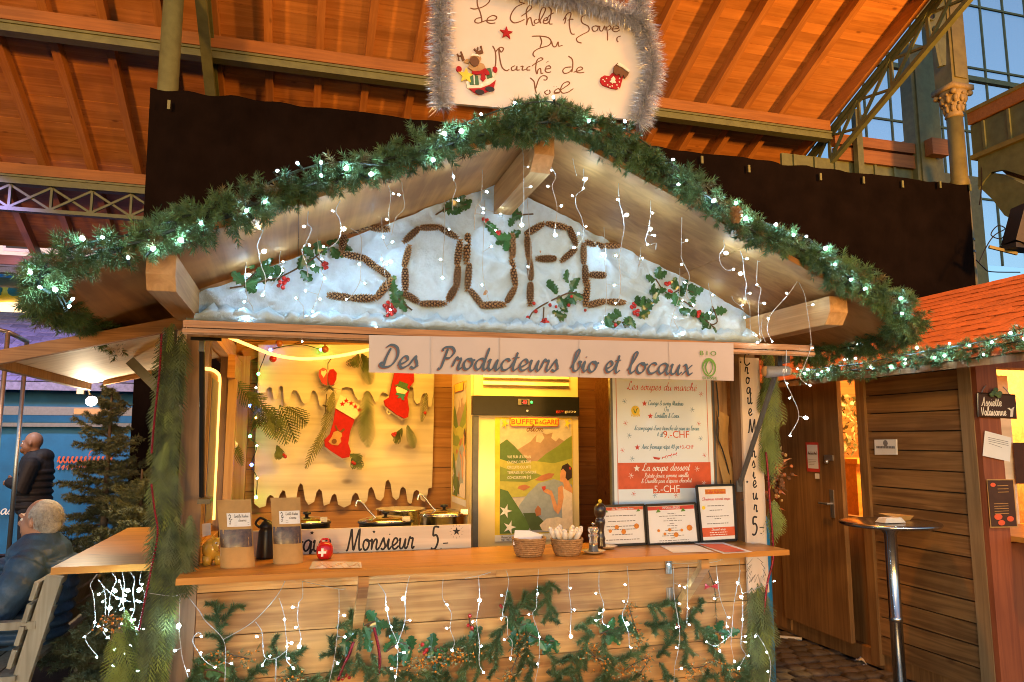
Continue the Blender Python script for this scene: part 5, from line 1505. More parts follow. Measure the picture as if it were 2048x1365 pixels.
FB = [(.346,2.277),(.349,2.104),(.646,2.391),(1.093,2.655),(1.395,2.469),(1.548,2.436),(1.69,2.703),(1.889,2.556),(2.005,2.5),(2.391,2.415),(2.464,2.321),(2.782,1.652),(2.711,2.241),(.323,2.369),(.374,2.175),(.492,2.389),(.516,2.315),(.531,2.231),(.601,2.462),(.57,2.313),(.842,2.556),(.817,2.445),(.864,2.554),(1.114,2.553),(1.238,2.602),(1.223,2.528),(1.223,2.508),(1.428,2.734),(1.436,2.644),(1.532,2.729),(1.515,2.653),(1.577,2.57),(1.682,2.66),(1.63,2.621),(1.656,2.451),(1.634,2.386),(1.692,2.486),(1.847,2.624),(1.834,2.364),(1.824,2.229),(1.827,2.148),(2.019,2.576),(2.024,2.471),(1.988,2.426),(2.189,2.46),(2.159,2.346),(2.172,2.263),(2.212,2.16),(2.428,2.34),(2.503,2.396),(2.511,2.23),(2.534,2.032),(2.612,2.396),(2.551,2.273),(2.585,2.186),(2.603,2.113),(2.54,1.999),(2.854,2.193),(2.838,1.983),(2.816,1.804),(2.807,1.879),(2.689,1.81),(2.699,1.743),(2.692,1.568),(2.619,2.007)]
light_string('white icicle lights dangling from the roof garland over the gable', FS, FB, F, IG, big=(0, 2, 4, 5, 6, 7, 8, 9, 10, 11))
Bk = -.13
BS = [[(.241,2.4),(.246,2.335),(.244,2.273),(.261,2.178),(.282,2.14),(.286,2.09)], [(.397,2.427),(.389,2.363),(.402,2.313),(.357,2.24)], [(.551,2.479),(.565,2.397),(.577,2.324),(.587,2.294),(.561,2.194),(.54,2.141)], [(.5,2.158),(.508,2.07),(.498,2.028)],
 [(.7,2.542),(.754,2.5),(.751,2.369),(.753,2.29),(.72,2.223),(.691,2.196)], [(.845,2.61),(.855,2.505),(.88,2.448)], [(.85,2.421),(.869,2.318),(.895,2.209),(.896,2.161)], [(1.15,2.72),(1.152,2.553),(1.148,2.467),(1.142,2.325)], [(1.355,2.738),(1.346,2.416),(1.354,2.316),(1.375,2.234)],
 [(1.577,2.785),(1.589,2.499),(1.576,2.354)], [(1.987,2.696),(2,2.494),(1.998,2.406)], [(2.21,2.617),(2.189,2.453)], [(2.587,2.432),(2.598,2.337),(2.61,2.258),(2.605,2.206),(2.585,2.143)], [(2.731,2.372),(2.747,2.304),(2.789,2.273),(2.806,2.254)],
 [(2.429,2.464),(2.415,2.316),(2.402,2.267),(2.379,2.207),(2.356,2.134)], [(2.387,2.172),(2.423,2.099)], [(1.98,2.501),(1.996,2.451),(2.001,2.275),(1.988,2.147)]]
BB = [(.259,2.285),(.891,2.388),(.468,2.189),(1.98,2.501),(.502,1.992),(.247,2.161),(.264,2.08),(.405,2.355),(.404,2.313),(.577,2.379),(.591,2.289),(.574,2.19),(.543,2.13),(.509,2.226),(.746,2.366),(.774,2.277),(.691,2.196),(.898,2.484),(.855,2.505),(.848,2.395),(.874,2.374),(.896,2.156),(1.171,2.569),(1.131,2.414),(1.142,2.325),(1.384,2.497),(1.339,2.302),(1.573,2.408),(2.204,2.495),(2.193,2.597),(2.613,2.321),(2.591,2.222),(2.792,2.276),(2.804,2.207),(2.432,2.282),(2.422,2.246),(2.384,2.188),(2.423,2.104),(1.972,2.146),(2.039,2.34),(.832,2.07),(1.407,2.583),(1.432,2.668)]
light_string('white icicle lights fixed along the top of the fleece', BS, BB, Bk, IG, big=(0, 1, 3), r=.0014, size=.0082,
   wires=[[(.113,2.301),(.117,2.379),(.239,2.402),(.388,2.455),(.564,2.492),(.677,2.542),(.909,2.635),(1.078,2.726),(1.227,2.804),(1.341,2.888),(1.432,2.85),(1.59,2.829),(1.766,2.776),(1.987,2.696),(2.145,2.647),(2.214,2.625),(2.288,2.577),(2.424,2.499),(2.587,2.432),(2.732,2.38),(2.907,2.335),(2.986,2.204)]])
Lw = -.17
LS = [[(.054,.914),(.059,.791),(.069,.715),(.078,.662),(.103,.585)], [(.085,.904),(.135,.838),(.158,.806),(.232,.725),(.244,.631),(.245,.534)], [(.145,.749),(.128,.756),(.112,.728),(.131,.687),(.166,.643),(.204,.62)], [(.356,.787),(.384,.745),(.391,.674),(.404,.634),(.445,.631),(.49,.666)],
 [(.445,.631),(.447,.517)], [(.447,.878),(.47,.811),(.479,.739),(.487,.685),(.487,.624),(.513,.592)], [(.541,.944),(.544,.879),(.528,.851),(.529,.772),(.544,.709),(.535,.675)], [(.696,.902),(.699,.809),(.694,.705),(.684,.609),(.664,.508)],
 [(.865,.919),(.897,.872),(.905,.809),(.926,.727),(.956,.655),(.958,.564),(.949,.494)], [(1.004,.942),(.986,.854),(.988,.753),(.956,.655)], [(1.16,.919),(1.156,.84),(1.196,.772),(1.192,.707),(1.211,.648),(1.2,.61)], [(1.321,.926),(1.331,.822),(1.315,.728),(1.332,.632),(1.328,.546),(1.347,.501)],
 [(1.459,.942),(1.464,.897),(1.452,.815),(1.44,.748),(1.459,.734),(1.46,.661),(1.488,.621),(1.474,.556)], [(1.616,.942),(1.606,.838),(1.603,.77),(1.586,.739),(1.615,.641),(1.616,.523),(1.597,.437)], [(1.769,.935),(1.768,.852),(1.775,.751),(1.771,.633)], [(1.918,.928),(1.917,.835),(1.941,.764),(1.932,.688),(1.96,.663)],
 [(2.071,.937),(2.076,.835),(2.067,.773),(2.039,.711),(2.072,.626),(2.075,.556)], [(2.322,.926),(2.318,.782),(2.34,.631),(2.329,.537),(2.307,.455),(2.31,.376)], [(2.398,.93),(2.396,.819),(2.39,.723),(2.39,.644)], [(2.555,.923),(2.569,.768),(2.602,.669),(2.608,.613),(2.626,.581),(2.597,.559),(2.539,.529),(2.484,.557)],
 [(2.692,.941),(2.687,.835),(2.712,.753),(2.707,.648),(2.684,.584),(2.69,.518),(2.716,.473)], [(2.695,.892),(2.654,.746),(2.644,.649),(2.627,.53)], [(2.771,.578),(2.826,.508),(2.859,.426),(2.845,.33)]]
LB = [(.057,.793),(.537,.677),(.905,.809),(.977,.85),(1.326,.822),(1.768,.633),(2.057,.671),(2.689,.761),(.049,.697),(.103,.615),(.268,.629),(.146,.745),(.147,.68),(.206,.62),(.364,.73),(.42,.647),(.391,.613),(.473,.792),(.487,.681),(.505,.694),(.497,.631),(.517,.591),(.506,.84),(.521,.756),(.721,.793),(.726,.703),(.699,.597),(.926,.731),(.952,.647),(.984,.619),(.93,.556),(.948,.521),(1.008,.754),(1.175,.811),(1.174,.709),(1.2,.612),(1.294,.729),(1.334,.621),(1.347,.505),(1.431,.838),(1.428,.734),(1.443,.64),(1.472,.556),(1.606,.835),(1.561,.745),(1.612,.641),(1.604,.522),(1.768,.852),(1.787,.752),(1.898,.822),(1.936,.743),(1.915,.728),(1.896,.697),(1.958,.666),(2.05,.853),(2.041,.776),(2.075,.558),(2.344,.833),(2.341,.747),(2.319,.637),(2.316,.541),(2.34,.443),(2.372,.825),(2.388,.723),(2.39,.644),(2.549,.84),(2.535,.76),(2.613,.666),(2.603,.621),(2.575,.572),(2.555,.509),(2.484,.557),(2.669,.831),(2.69,.651),(2.703,.568),(2.702,.541),(2.716,.473),(2.761,.564),(2.824,.482),(2.825,.39),(2.287,.939),(2.884,.828),(2.635,.453),(2.659,.42)]
light_string('white icicle lights hanging in front of the planks below the counter', LS, LB, Lw, IG, big=(0, 1, 2, 3, 4, 5, 6, 7),
   wires=[[(-.06,.926),(.026,.912),(.054,.914),(.077,.917),(.085,.904)], [(.232,.725),(.344,.788),(.434,.885),(.469,.947)], [(.541,.944),(.615,.925),(.696,.902),(.726,.902)], [(1.259,.921),(1.33,.928),(1.378,.944)], [(2.301,.939),(2.468,.936),(2.553,.937),(2.597,.948)]])
CS = [[(-.316,.973),(-.336,.931),(-.323,.888),(-.309,.781),(-.32,.74),(-.344,.713),(-.329,.677),(-.293,.629)], [(-.308,.951),(-.284,.9),(-.272,.814),(-.274,.737),(-.252,.707),(-.21,.669),(-.21,.62),(-.204,.577),(-.207,.518)], [(-.256,.977),(-.24,.941),(-.257,.884),(-.257,.792),(-.264,.736)], [(-.216,.975),(-.205,.917),(-.208,.86),(-.193,.781),(-.184,.745)],
 [(-.182,.974),(-.166,.944),(-.17,.887),(-.159,.821),(-.169,.772),(-.147,.735),(-.15,.679)], [(-.141,.975),(-.145,.929),(-.118,.877),(-.125,.819),(-.135,.77),(-.139,.713),(-.139,.664),(-.169,.659),(-.21,.676)], [(-.227,.947),(-.21,.882),(-.22,.832)], [(-.216,.662),(-.207,.633)]]
CB = [(-.301,.89),(-.308,.774),(-.239,.901),(-.188,.9),(-.142,.9),(-.345,.717),(-.291,.631),(-.283,.858),(-.292,.756),(-.263,.738),(-.254,.708),(-.225,.591),(-.133,.923),(-.254,.829),(-.224,.94),(-.203,.859),(-.149,.854),(-.137,.849),(-.169,.819),(-.21,.822),(-.164,.773),(-.201,.761),(-.154,.775),(-.163,.669),(-.142,.738),(-.114,.734),(-.129,.561),(-.153,.604),(-.185,.639),(-.225,.657),(-.189,.547),(-.196,.88),(-.227,.869)]
light_string('dense bunch of white icicle lights under the left shelf', CS, CB, .08, IG, big=(2, 3, 4, 13, 15), wires=[[(-.308,.951),(-.264,.899),(-.222,.868),(-.174,.851)]])
# lights in the roof garland
GB = [(.392,-.86,2.527),(.461,-.86,2.563),(.545,-.86,2.575),(.547,-.86,2.525),(.637,-.86,2.562),(.966,-.86,2.63),(1.01,-.86,2.742),(1.076,-.86,2.76),(1.157,-.86,2.841),(.73,-.86,2.548),(.354,-.86,2.406),(.292,-.86,2.366),(.141,-.86,2.308),(.081,-.86,2.243),(-.006,-.86,2.205),(-.082,-.86,2.169),(-.225,-.86,2.225),(-.165,-.86,2.233),(-.371,-.86,2.099),(-.339,-.86,2.05),(-.294,-.86,2.044),(-.24,-.86,2.016),(-.248,-.86,1.991),(1.296,-.86,2.908),(1.464,-.86,2.954),(1.62,-.86,2.871),(1.784,-.86,2.889),(2.005,-.86,2.743),(2.028,-.86,2.635),(2.195,-.86,2.577),(2.306,-.86,2.576),(2.35,-.86,2.51),(2.504,-.86,2.496),(2.593,-.86,2.457),(2.66,-.86,2.455),(2.758,-.86,2.407),(2.804,-.86,2.336),(2.886,-.86,2.27),(2.959,-.86,2.232),(3.154,-.86,2.198),(3.157,-.86,2.128)] + [(-.45,-.376,2.059),(-.45,.201,2.067),(-.45,.658,2.248),(-.45,.905,2.212),(-.45,-.283,2.19)] + [(3.36,-.241,2.126),(3.36,-.334,2.054)]
GP = [(-.357,-.82,2.103),(-.314,-.82,2.163),(-.242,-.82,2.212),(-.151,-.82,2.24),(-.043,-.82,2.277),(.052,-.82,2.325),(.165,-.82,2.375),(.282,-.82,2.429),(.4,-.82,2.517),(.542,-.82,2.58),(.653,-.82,2.602),(.805,-.82,2.608),(.96,-.82,2.686),(1.019,-.82,2.766),(1.162,-.82,2.846),(1.31,-.82,2.915),(1.478,-.82,2.952),(1.641,-.82,2.895),(1.802,-.82,2.87),(2.027,-.82,2.737),(2.179,-.82,2.616),(2.326,-.82,2.561),(2.533,-.82,2.498),(2.71,-.82,2.453),(2.839,-.82,2.357),(2.996,-.82,2.249),(3.189,-.82,2.189)]
t = thing('garland_lights', (1.47, -.8, 2.5), 'chain of bright white lights wound through the roof garland', 'string lights')
b = MB(); b.tube(smoothpts(GP, 4), .004, 5); b.build('cable', 'wire_dark', t)
bigs = (4, 5, 6, 7, 9, 13, 14, 16, 20, 29, 31, 32, 35)
so = MB()
for i, p in enumerate(GB):
    p = Vector(p); d = Vector((random.uniform(-1, 1), -1, random.uniform(-.3, 1))).normalized()
    put(LED, 'bulb', t, p, Vector((0, 0, 1)).rotation_difference(d), .0150 if i in bigs else .0098)
    so.tube([p - d * .04, p - d * .006], [.005, .0055], 6)
    near = min((Vector(q) for q in GP), key=lambda q: (q - p).length)
    so.tube(smoothpts([p - d * .04, (p + near) / 2 + Vector((0, .03, -.01)), near], 3), .003, 4, False)
so.build('socket', 'wire_dark', t)['kind'] = 'stuff'
GB2 = [(3.98,.616,2.104),(3.98,.501,2.077),(3.98,.469,2.079),(3.98,.4,2.077),(3.98,.664,2.027),(3.98,.733,2.019),(3.98,.912,2.02),(3.98,.989,2.062),(3.98,.272,2.007),(3.98,.102,1.989),(3.98,-.01,2.029),(3.98,-.008,2.004),(3.98,-.103,2.086),(3.98,-.333,2.084),(3.98,-.458,2.056),(3.98,-.293,2.019),(3.98,-.223,2.015),(3.98,-.595,2.058),(3.98,-.705,2.09),(3.98,-.54,1.998),(3.98,-.772,2.051),(3.98,.774,2.002)]
t = thing('garland_lights', (4.0, .2, 2.1), 'chain of white lights in the thin garland of the brown chalet', 'string lights')
b = MB(); b.tube(smoothpts([(4,.99,2.038),(4,.72,2.049),(4,.385,2.04),(4,.048,2.056),(4,-.315,2.065),(4,-.568,2.074),(4,-.793,2.08)], 4), .004, 5); b.build('cable', 'wire_dark', t)
for i, p in enumerate(GB2):
    put(LED, 'bulb', t, p, Vector((0, 0, 1)).rotation_difference(Vector((-.8, -.5, .2)).normalized()), .0105 if i % 3 else .014)

# ------------------------------------------------------------------ the name board with tinsel
sg = thing('name_board', (1.464,-.75,2.96), 'white hand lettered board framed in tinsel above the roof', 'sign')
YS = -.70
P = on_y(YS - .012)
b = MB(); b.prism([(1.055,2.943),(1.933,2.976),(1.997,3.503),(1.508,3.54),(1.054,3.556)], YS - .012, YS + .006); b.build('board', 'cardwhite', sg)
for x_ in (1.30, 1.72):
    q = MB(); q.box((x_ - .02, YS + .007, 2.80), (x_ + .02, YS + .04, 3.45)); q.build('support_batten', 'pine_z', sg)
b = MB()
strokes = [[(1.142,3.382),(1.164,3.382),(1.2,3.399),(1.226,3.427),(1.223,3.448),(1.194,3.451),(1.174,3.434),(1.174,3.401),(1.187,3.366),(1.193,3.331),(1.18,3.32),(1.164,3.321),(1.164,3.332),(1.174,3.341),(1.19,3.347)], [(1.191,3.326),(1.216,3.338),(1.25,3.346),(1.259,3.361),(1.242,3.365),(1.221,3.35),(1.216,3.332),(1.232,3.327),(1.254,3.333)],
 [(1.388,3.446),(1.364,3.448),(1.361,3.46)], [(1.385,3.446),(1.348,3.423),(1.326,3.389),(1.321,3.361),(1.337,3.347),(1.364,3.357),(1.385,3.371)], [(1.369,3.382),(1.396,3.406),(1.418,3.432),(1.407,3.44),(1.393,3.411),(1.396,3.373),(1.393,3.345),(1.401,3.374),(1.412,3.384),(1.417,3.368),(1.423,3.35),(1.434,3.354)],
 [(1.442,3.381),(1.431,3.373),(1.431,3.362),(1.442,3.363),(1.453,3.374),(1.447,3.382),(1.455,3.375),(1.46,3.366)], [(1.453,3.371),(1.472,3.408),(1.482,3.437),(1.469,3.44),(1.456,3.411),(1.453,3.377),(1.461,3.364)], [(1.469,3.377),(1.491,3.386),(1.488,3.397),(1.475,3.386),(1.472,3.369),(1.488,3.369),(1.499,3.382)],
 [(1.494,3.448),(1.508,3.436),(1.505,3.402),(1.499,3.371),(1.515,3.371)], [(1.485,3.382),(1.499,3.407),(1.521,3.425)], [(1.563,3.395),(1.577,3.411),(1.571,3.38)], [(1.568,3.402),(1.585,3.432),(1.602,3.435),(1.593,3.394),(1.598,3.351),(1.606,3.338),(1.619,3.34)], [(1.585,3.399),(1.599,3.407),(1.613,3.409)],
 [(1.692,3.436),(1.675,3.441),(1.652,3.424),(1.655,3.399),(1.683,3.387),(1.685,3.365),(1.654,3.343),(1.628,3.322),(1.631,3.306),(1.651,3.302)], [(1.717,3.395),(1.702,3.384),(1.708,3.368),(1.725,3.374),(1.731,3.392),(1.717,3.395),(1.74,3.396)], [(1.74,3.399),(1.739,3.379),(1.751,3.376),(1.763,3.402),(1.765,3.38)],
 [(1.771,3.401),(1.776,3.368),(1.776,3.333)], [(1.774,3.396),(1.788,3.407),(1.794,3.396),(1.779,3.383)], [(1.794,3.391),(1.832,3.402),(1.823,3.412),(1.806,3.404),(1.802,3.386),(1.82,3.383),(1.838,3.396)], [(1.842,3.366),(1.824,3.356),(1.822,3.341),(1.829,3.334)],
 [(1.418,3.297),(1.455,3.304),(1.493,3.303),(1.507,3.286),(1.493,3.265),(1.455,3.248),(1.43,3.23),(1.423,3.213),(1.432,3.203)], [(1.455,3.303),(1.463,3.279),(1.455,3.251)], [(1.509,3.289),(1.515,3.268),(1.528,3.266),(1.54,3.291),(1.542,3.271),(1.561,3.278)],
 [(1.241,3.226),(1.253,3.203),(1.256,3.166),(1.253,3.134),(1.242,3.127)], [(1.253,3.198),(1.274,3.223),(1.29,3.22),(1.279,3.202),(1.269,3.217),(1.274,3.169),(1.284,3.133),(1.303,3.121),(1.316,3.13)], [(1.342,3.15),(1.326,3.139),(1.329,3.126),(1.345,3.134),(1.35,3.148),(1.35,3.131),(1.363,3.134)], [(1.366,3.148),(1.377,3.152),(1.374,3.134),(1.39,3.14)],
 [(1.411,3.157),(1.398,3.15),(1.395,3.138),(1.411,3.14)], [(1.417,3.158),(1.438,3.177),(1.468,3.198),(1.457,3.203),(1.441,3.188),(1.435,3.15),(1.441,3.126),(1.446,3.146),(1.457,3.153),(1.46,3.131),(1.47,3.136)], [(1.476,3.153),(1.503,3.162),(1.498,3.172),(1.484,3.165),(1.479,3.145),(1.492,3.14),(1.506,3.146)], [(1.484,3.185),(1.495,3.194)],
 [(1.586,3.231),(1.605,3.218),(1.607,3.185),(1.602,3.157)], [(1.602,3.182),(1.574,3.175),(1.56,3.159),(1.568,3.147),(1.591,3.156),(1.605,3.174)], [(1.61,3.158),(1.652,3.178),(1.646,3.188),(1.63,3.18),(1.624,3.163),(1.64,3.16),(1.662,3.166)],
 [(1.409,3.104),(1.427,3.089),(1.432,3.057),(1.438,3.036)], [(1.435,3.058),(1.449,3.103),(1.468,3.122),(1.486,3.119),(1.484,3.105),(1.47,3.103)], [(1.491,3.06),(1.475,3.047),(1.486,3.038),(1.5,3.047),(1.497,3.061)], [(1.521,3.05),(1.546,3.059),(1.54,3.072),(1.524,3.062),(1.521,3.048),(1.546,3.054)], [(1.517,3.079),(1.52,3.078)], [(1.53,3.08),(1.533,3.08)],
 [(1.551,3.068),(1.59,3.101),(1.582,3.11),(1.56,3.096),(1.549,3.068),(1.559,3.054),(1.584,3.062),(1.609,3.082)]]
for s in strokes: ribbon(b, s, .0064, P, (.6, .6), 5)
b.build('lettering', 'ink_brown', sg)
PS = on_y(YS - .02)
(u, v), = [(1.301,3.292)]
b = MB(); pts = []
for k in range(10):
    a = math.pi / 2 + math.pi * k / 5; q_ = .030 if k % 2 == 0 else .0125
    pts.append((u + q_ * math.cos(a), v + q_ * math.sin(a)))
b.prism(pts, YS - .02, YS - .0125); o = b.build('felt_star', 'red_felt'); tag(o, 'small red star stuck on the white name board', 'star')
# reindeer figure (plain felt cut-out)
rd = thing('reindeer_cutout', (1.179,-.7,3.001), 'felt reindeer cut out with antlers and red scarf on the name board', 'decoration')
def felt(parent, name, m, pts, d0, d1):
    b = MB(); b.prism(pts, YS - d1, YS - d0); return b.build(name, m, parent)
def oval(cx, cz, rx, rz_, n=16): return [(cx + rx * math.cos(6.283 * k / n), cz + rz_ * math.sin(6.283 * k / n)) for k in range(n)]
def ovz(s, rx, rz_, n=16): return oval(s[0][0], s[0][1], rx, rz_, n)
felt(rd, 'arm', 'white_felt', [(1.099,3.101),(1.117,3.082),(1.148,3.087),(1.146,3.06),(1.12,3.057),(1.095,3.079)], .013, .017)
felt(rd, 'arm', 'white_felt', [(1.251,3.123),(1.235,3.094),(1.212,3.091),(1.217,3.065),(1.243,3.079),(1.258,3.108)], .013, .017)
felt(rd, 'mitten', 'red_felt', ovz([(1.094,3.095)], .012, .013), .013, .021)
felt(rd, 'mitten', 'red_felt', ovz([(1.251,3.115)], .010, .014), .013, .021)
felt(rd, 'body', 'white_felt', [(1.148,3.087),(1.217,3.097),(1.251,3.07),(1.248,3.048),(1.217,3.017),(1.166,3.005),(1.131,3.016),(1.125,3.042)], .013, .019)
felt(rd, 'trousers', 'red_felt', [(1.136,3.013),(1.187,3.021),(1.228,3.043),(1.254,3.067),(1.243,3.024),(1.212,3.006),(1.177,2.992),(1.161,2.997)], .019, .024)
felt(rd, 'boot', 'ink', ovz([(1.183,3.002)], .020, .011), .024, .028)
felt(rd, 'boot', 'ink', ovz([(1.227,3.021)], .020, .011), .024, .028)
felt(rd, 'gift', 'green_felt', [(1.138,3.075),(1.176,3.075),(1.18,3.036),(1.141,3.031)], .019, .023)
felt(rd, 'gift', 'green_felt', [(1.209,3.112),(1.23,3.12),(1.24,3.079),(1.217,3.068)], .019, .022)
felt(rd, 'gift_ribbon', 'white_felt', [(1.155,3.075),(1.16,3.075),(1.163,3.034),(1.158,3.033)], .023, .025)
felt(rd, 'gold_star', 'yellow', [([(1.124,3.069)][0][0] + r * math.sin(a), [(1.124,3.069)][0][1] + r * math.cos(a)) for k in range(10) for a in [math.pi * k / 5] for r in [.036 if k % 2 == 0 else .016]], .019, .024)
for s in ([(1.109,3.134),(1.102,3.154),(1.091,3.152),(1.09,3.136),(1.097,3.135),(1.084,3.162),(1.087,3.165),(1.095,3.157),(1.105,3.161),(1.099,3.175),(1.105,3.177),(1.112,3.161),(1.119,3.141)], [(1.16,3.163),(1.168,3.185),(1.157,3.194),(1.161,3.2),(1.171,3.191),(1.173,3.208),(1.178,3.208),(1.177,3.189),(1.191,3.197),(1.185,3.213),(1.192,3.216),(1.196,3.197),(1.2,3.185),(1.181,3.176),(1.173,3.159)]):
    felt(rd, 'antler', 'brown_felt', s, .013, .018)
felt(rd, 'ear', 'tan_felt', [(1.135,3.127),(1.114,3.129),(1.124,3.144),(1.145,3.15)], .014, .019)
felt(rd, 'ear', 'tan_felt', [(1.173,3.143),(1.186,3.167),(1.191,3.157),(1.181,3.134)], .014, .019)
felt(rd, 'head', 'tan_felt', [(1.13,3.108),(1.142,3.123),(1.14,3.154),(1.157,3.168),(1.178,3.16),(1.182,3.134),(1.199,3.131),(1.208,3.117),(1.191,3.099),(1.155,3.092)], .019, .025)
felt(rd, 'cap', 'white_felt', [(1.14,3.153),(1.15,3.168),(1.173,3.169),(1.183,3.158),(1.17,3.16),(1.155,3.159)], .025, .029)
felt(rd, 'scarf', 'red_felt', [(1.148,3.091),(1.176,3.091),(1.207,3.111),(1.222,3.097),(1.225,3.085),(1.209,3.08),(1.202,3.089),(1.208,3.064),(1.197,3.05),(1.185,3.06),(1.189,3.082),(1.166,3.076),(1.148,3.079)], .024, .029)
felt(rd, 'nose', 'brown_felt', ovz([(1.158,3.133)], .020, .021), .025, .033)
sk_ = thing('felt_stocking', (1.789,-.7,3.107), 'small red felt stocking with brown fur cuff on the name board', 'stocking')
felt(sk_, 'sock', 'red_felt', [(1.79,3.176),(1.804,3.181),(1.802,3.203),(1.85,3.181),(1.841,3.152),(1.831,3.115),(1.814,3.104),(1.786,3.105),(1.746,3.114),(1.734,3.129),(1.738,3.149),(1.755,3.161),(1.778,3.161)], .013, .02)
felt(sk_, 'cuff', 'brown_felt', [(1.796,3.179),(1.8,3.208),(1.817,3.226),(1.876,3.199),(1.866,3.174),(1.852,3.157),(1.844,3.172),(1.832,3.159),(1.824,3.175),(1.81,3.167)], .02, .027)
felt(sk_, 'fur_edge', 'white_felt', [(1.812,3.215),(1.822,3.227),(1.851,3.215),(1.875,3.197),(1.869,3.187),(1.839,3.205)], .027, .031)
felt(sk_, 'tree_motif', 'white_felt', [(1.798,3.162),(1.808,3.148),(1.803,3.146),(1.81,3.131),(1.795,3.13),(1.792,3.124),(1.789,3.13),(1.778,3.132),(1.788,3.145),(1.784,3.147)], .02, .023)
b = MB()
for s in [(1.764,3.147),(1.755,3.132),(1.769,3.117),(1.78,3.11),(1.814,3.123),(1.82,3.11),(1.826,3.139),(1.827,3.156),(1.747,3.139),(1.791,3.115)]:
    fpoly(b, oval(s[0], s[1], .0035, .0035, 8), on_y(YS - .0203), .001)
b.build('dot', 'white_felt', sk_)
tn = thing('tinsel_garland', (1.494,-.74,3.465), 'silver tinsel wound round the edge of the name board', 'tinsel')
tm = MB(); cm = MB()
for path, rad in (([(1.022,-.74,2.907),(1.01,-.74,3.047),(1.013,-.74,3.18),(1.007,-.74,3.313),(1.009,-.74,3.449),(1.025,-.74,3.524)], .070), ([(1.908,-.74,2.944),(1.941,-.74,3.061),(1.981,-.74,3.186),(1.972,-.74,3.317),(1.938,-.74,3.445),(1.923,-.74,3.528),(1.961,-.74,3.646)], .078), ([(1.025,-.74,3.524),(1.177,-.74,3.521),(1.334,-.74,3.507),(1.471,-.74,3.49),(1.611,-.74,3.486),(1.754,-.74,3.472),(1.876,-.74,3.449),(1.938,-.74,3.435)], .07)):
    P_ = smoothpts(path, 6); cm.tube(P_, .004, 5)
    Ls = [(P_[i + 1] - P_[i]).length for i in range(len(P_) - 1)]; tot = sum(Ls)
    for k in range(int(tot * 7500)):
        s = random.random() * tot; i = 0
        while s > Ls[i] and i < len(Ls) - 1: s -= Ls[i]; i += 1
        ax = (P_[i + 1] - P_[i]).normalized(); p = P_[i] + ax * s
        a = ax.orthogonal().normalized(); b_ = ax.cross(a); g_ = random.uniform(0, 6.283)
        d = (a * math.cos(g_) + b_ * math.sin(g_) + ax * random.uniform(-.5, .5) + Vector((0, 0, -.12))).normalized()
        L_ = rad * random.uniform(.55, 1.1); w = random.uniform(.0006, .0013)
        sd = d.cross(Vector((random.uniform(-1, 1), random.uniform(-1, 1), random.uniform(-1, 1)))).normalized() * w
        md = p + d * L_ * .6 + Vector((random.uniform(-.004, .004), random.uniform(-.004, .004), -.002))
        tm.add([p - sd, p + sd, md + sd, md - sd, p + d * L_ + Vector((0, 0, -.006))], [(0, 1, 2, 3), (3, 2, 4)])
tm.build('strands', 'tinsel', tn)['kind'] = 'stuff'
cm.build('core', 'alu', tn)

# ------------------------------------------------------------------ the banner
bn = thing('paper_banner', (1.525,-.615,1.804), 'laminated banner Des Producteurs bio et locaux under the front shutter', 'banner')
YB_ = -.612
b = MB()
top = [(.759,1.968),(1.01,1.972),(1.304,1.977),(1.665,1.982),(2.099,1.989),(2.428,1.994)]; bot = [(.763,1.817),(1.013,1.817),(1.304,1.818),(1.663,1.818),(2.094,1.819),(2.42,1.819)]
for i in range(5):
    n = 6
    for k in range(n):
        def PT(r, f): 
            (x0, z0), (x1, z1) = r[i], r[i + 1]
            return (x0 + (x1 - x0) * f, z0 + (z1 - z0) * f)
        f0, f1 = k / n, (k + 1) / n
        q = [PT(bot, f0), PT(bot, f1), PT(top, f1), PT(top, f0)]
        wv = [.0035 * noise.noise((p[0] * 6, p[1] * 9, 0)) for p in q]
        b.add([(p[0], YB_ + .004 + w, p[1]) for p, w in zip(q, wv)], [(0, 1, 2, 3)])
    (x1, z1), (x2, z2) = bot[i + 1], top[i + 1]
b.build('sheet', 'laminate', bn, True)
b = MB()
for i in (1, 2, 3, 4):
    (x1, z1), (x2, z2) = bot[i], top[i]
    b.box((x1 - .0012, YB_ - .001, z1), (x1 + .0012, YB_ + .0005, z2))
b.build('seam', 'laminate', bn)
def bwrite(m, off, dz, dx, nm):
    b = MB(); P = on_y(YB_ - off)
    for t_, a_, w_, hh in (('Des', "752,735", "836,735", .092), ('Producteurs', "868,738", "1125,742", .092), ('bio', "1142,743", "1192,743", .092), ('et', "1209,744", "1240,745", .092), ('locaux', "1255,746", "1388,749", .092)):
        pass
    words = ((('Des',) + tuple([(.8,1.84),(.963,1.838)])), (('Producteurs',) + tuple([(1.033,1.838),(1.58,1.842)])), (('bio',) + tuple([(1.617,1.845),(1.747,1.842)])), (('et',) + tuple([(1.775,1.845),(1.851,1.842)])), (('locaux',) + tuple([(1.884,1.843),(2.215,1.842)])))
    for t_, p, q in words:
        write(b, t_, p[0] + dx, p[1] + dz, .093, P, .135, (q[0] - p[0]) * .97, slant=.22, pen=(.65, .38), rise=(q[1] - p[1]) / (q[0] - p[0]), sub=5)
    b.build(nm, m, bn)
bwrite('ink_rust', .0, -.0035, -.0035, 'lettering_shadow')
bwrite('ink_blue', .0014, 0, 0, 'lettering')
(x_, z_), = [(2.29,1.931)]
sans('lettering', 'B I O', bn, (x_, YB_ - .0012, [(2.29,1.933)][0][1]), .020, 'ink_green', width=.084)
sans('lettering', 'SUISSE', bn, (x_ + .004, YB_ - .0012, [(2.286,1.823)][0][1]), .012, 'ink_green', width=.075)
b = MB(); P = on_y(YB_ - .001)
cx, cz = [(2.293,1.878)][0]
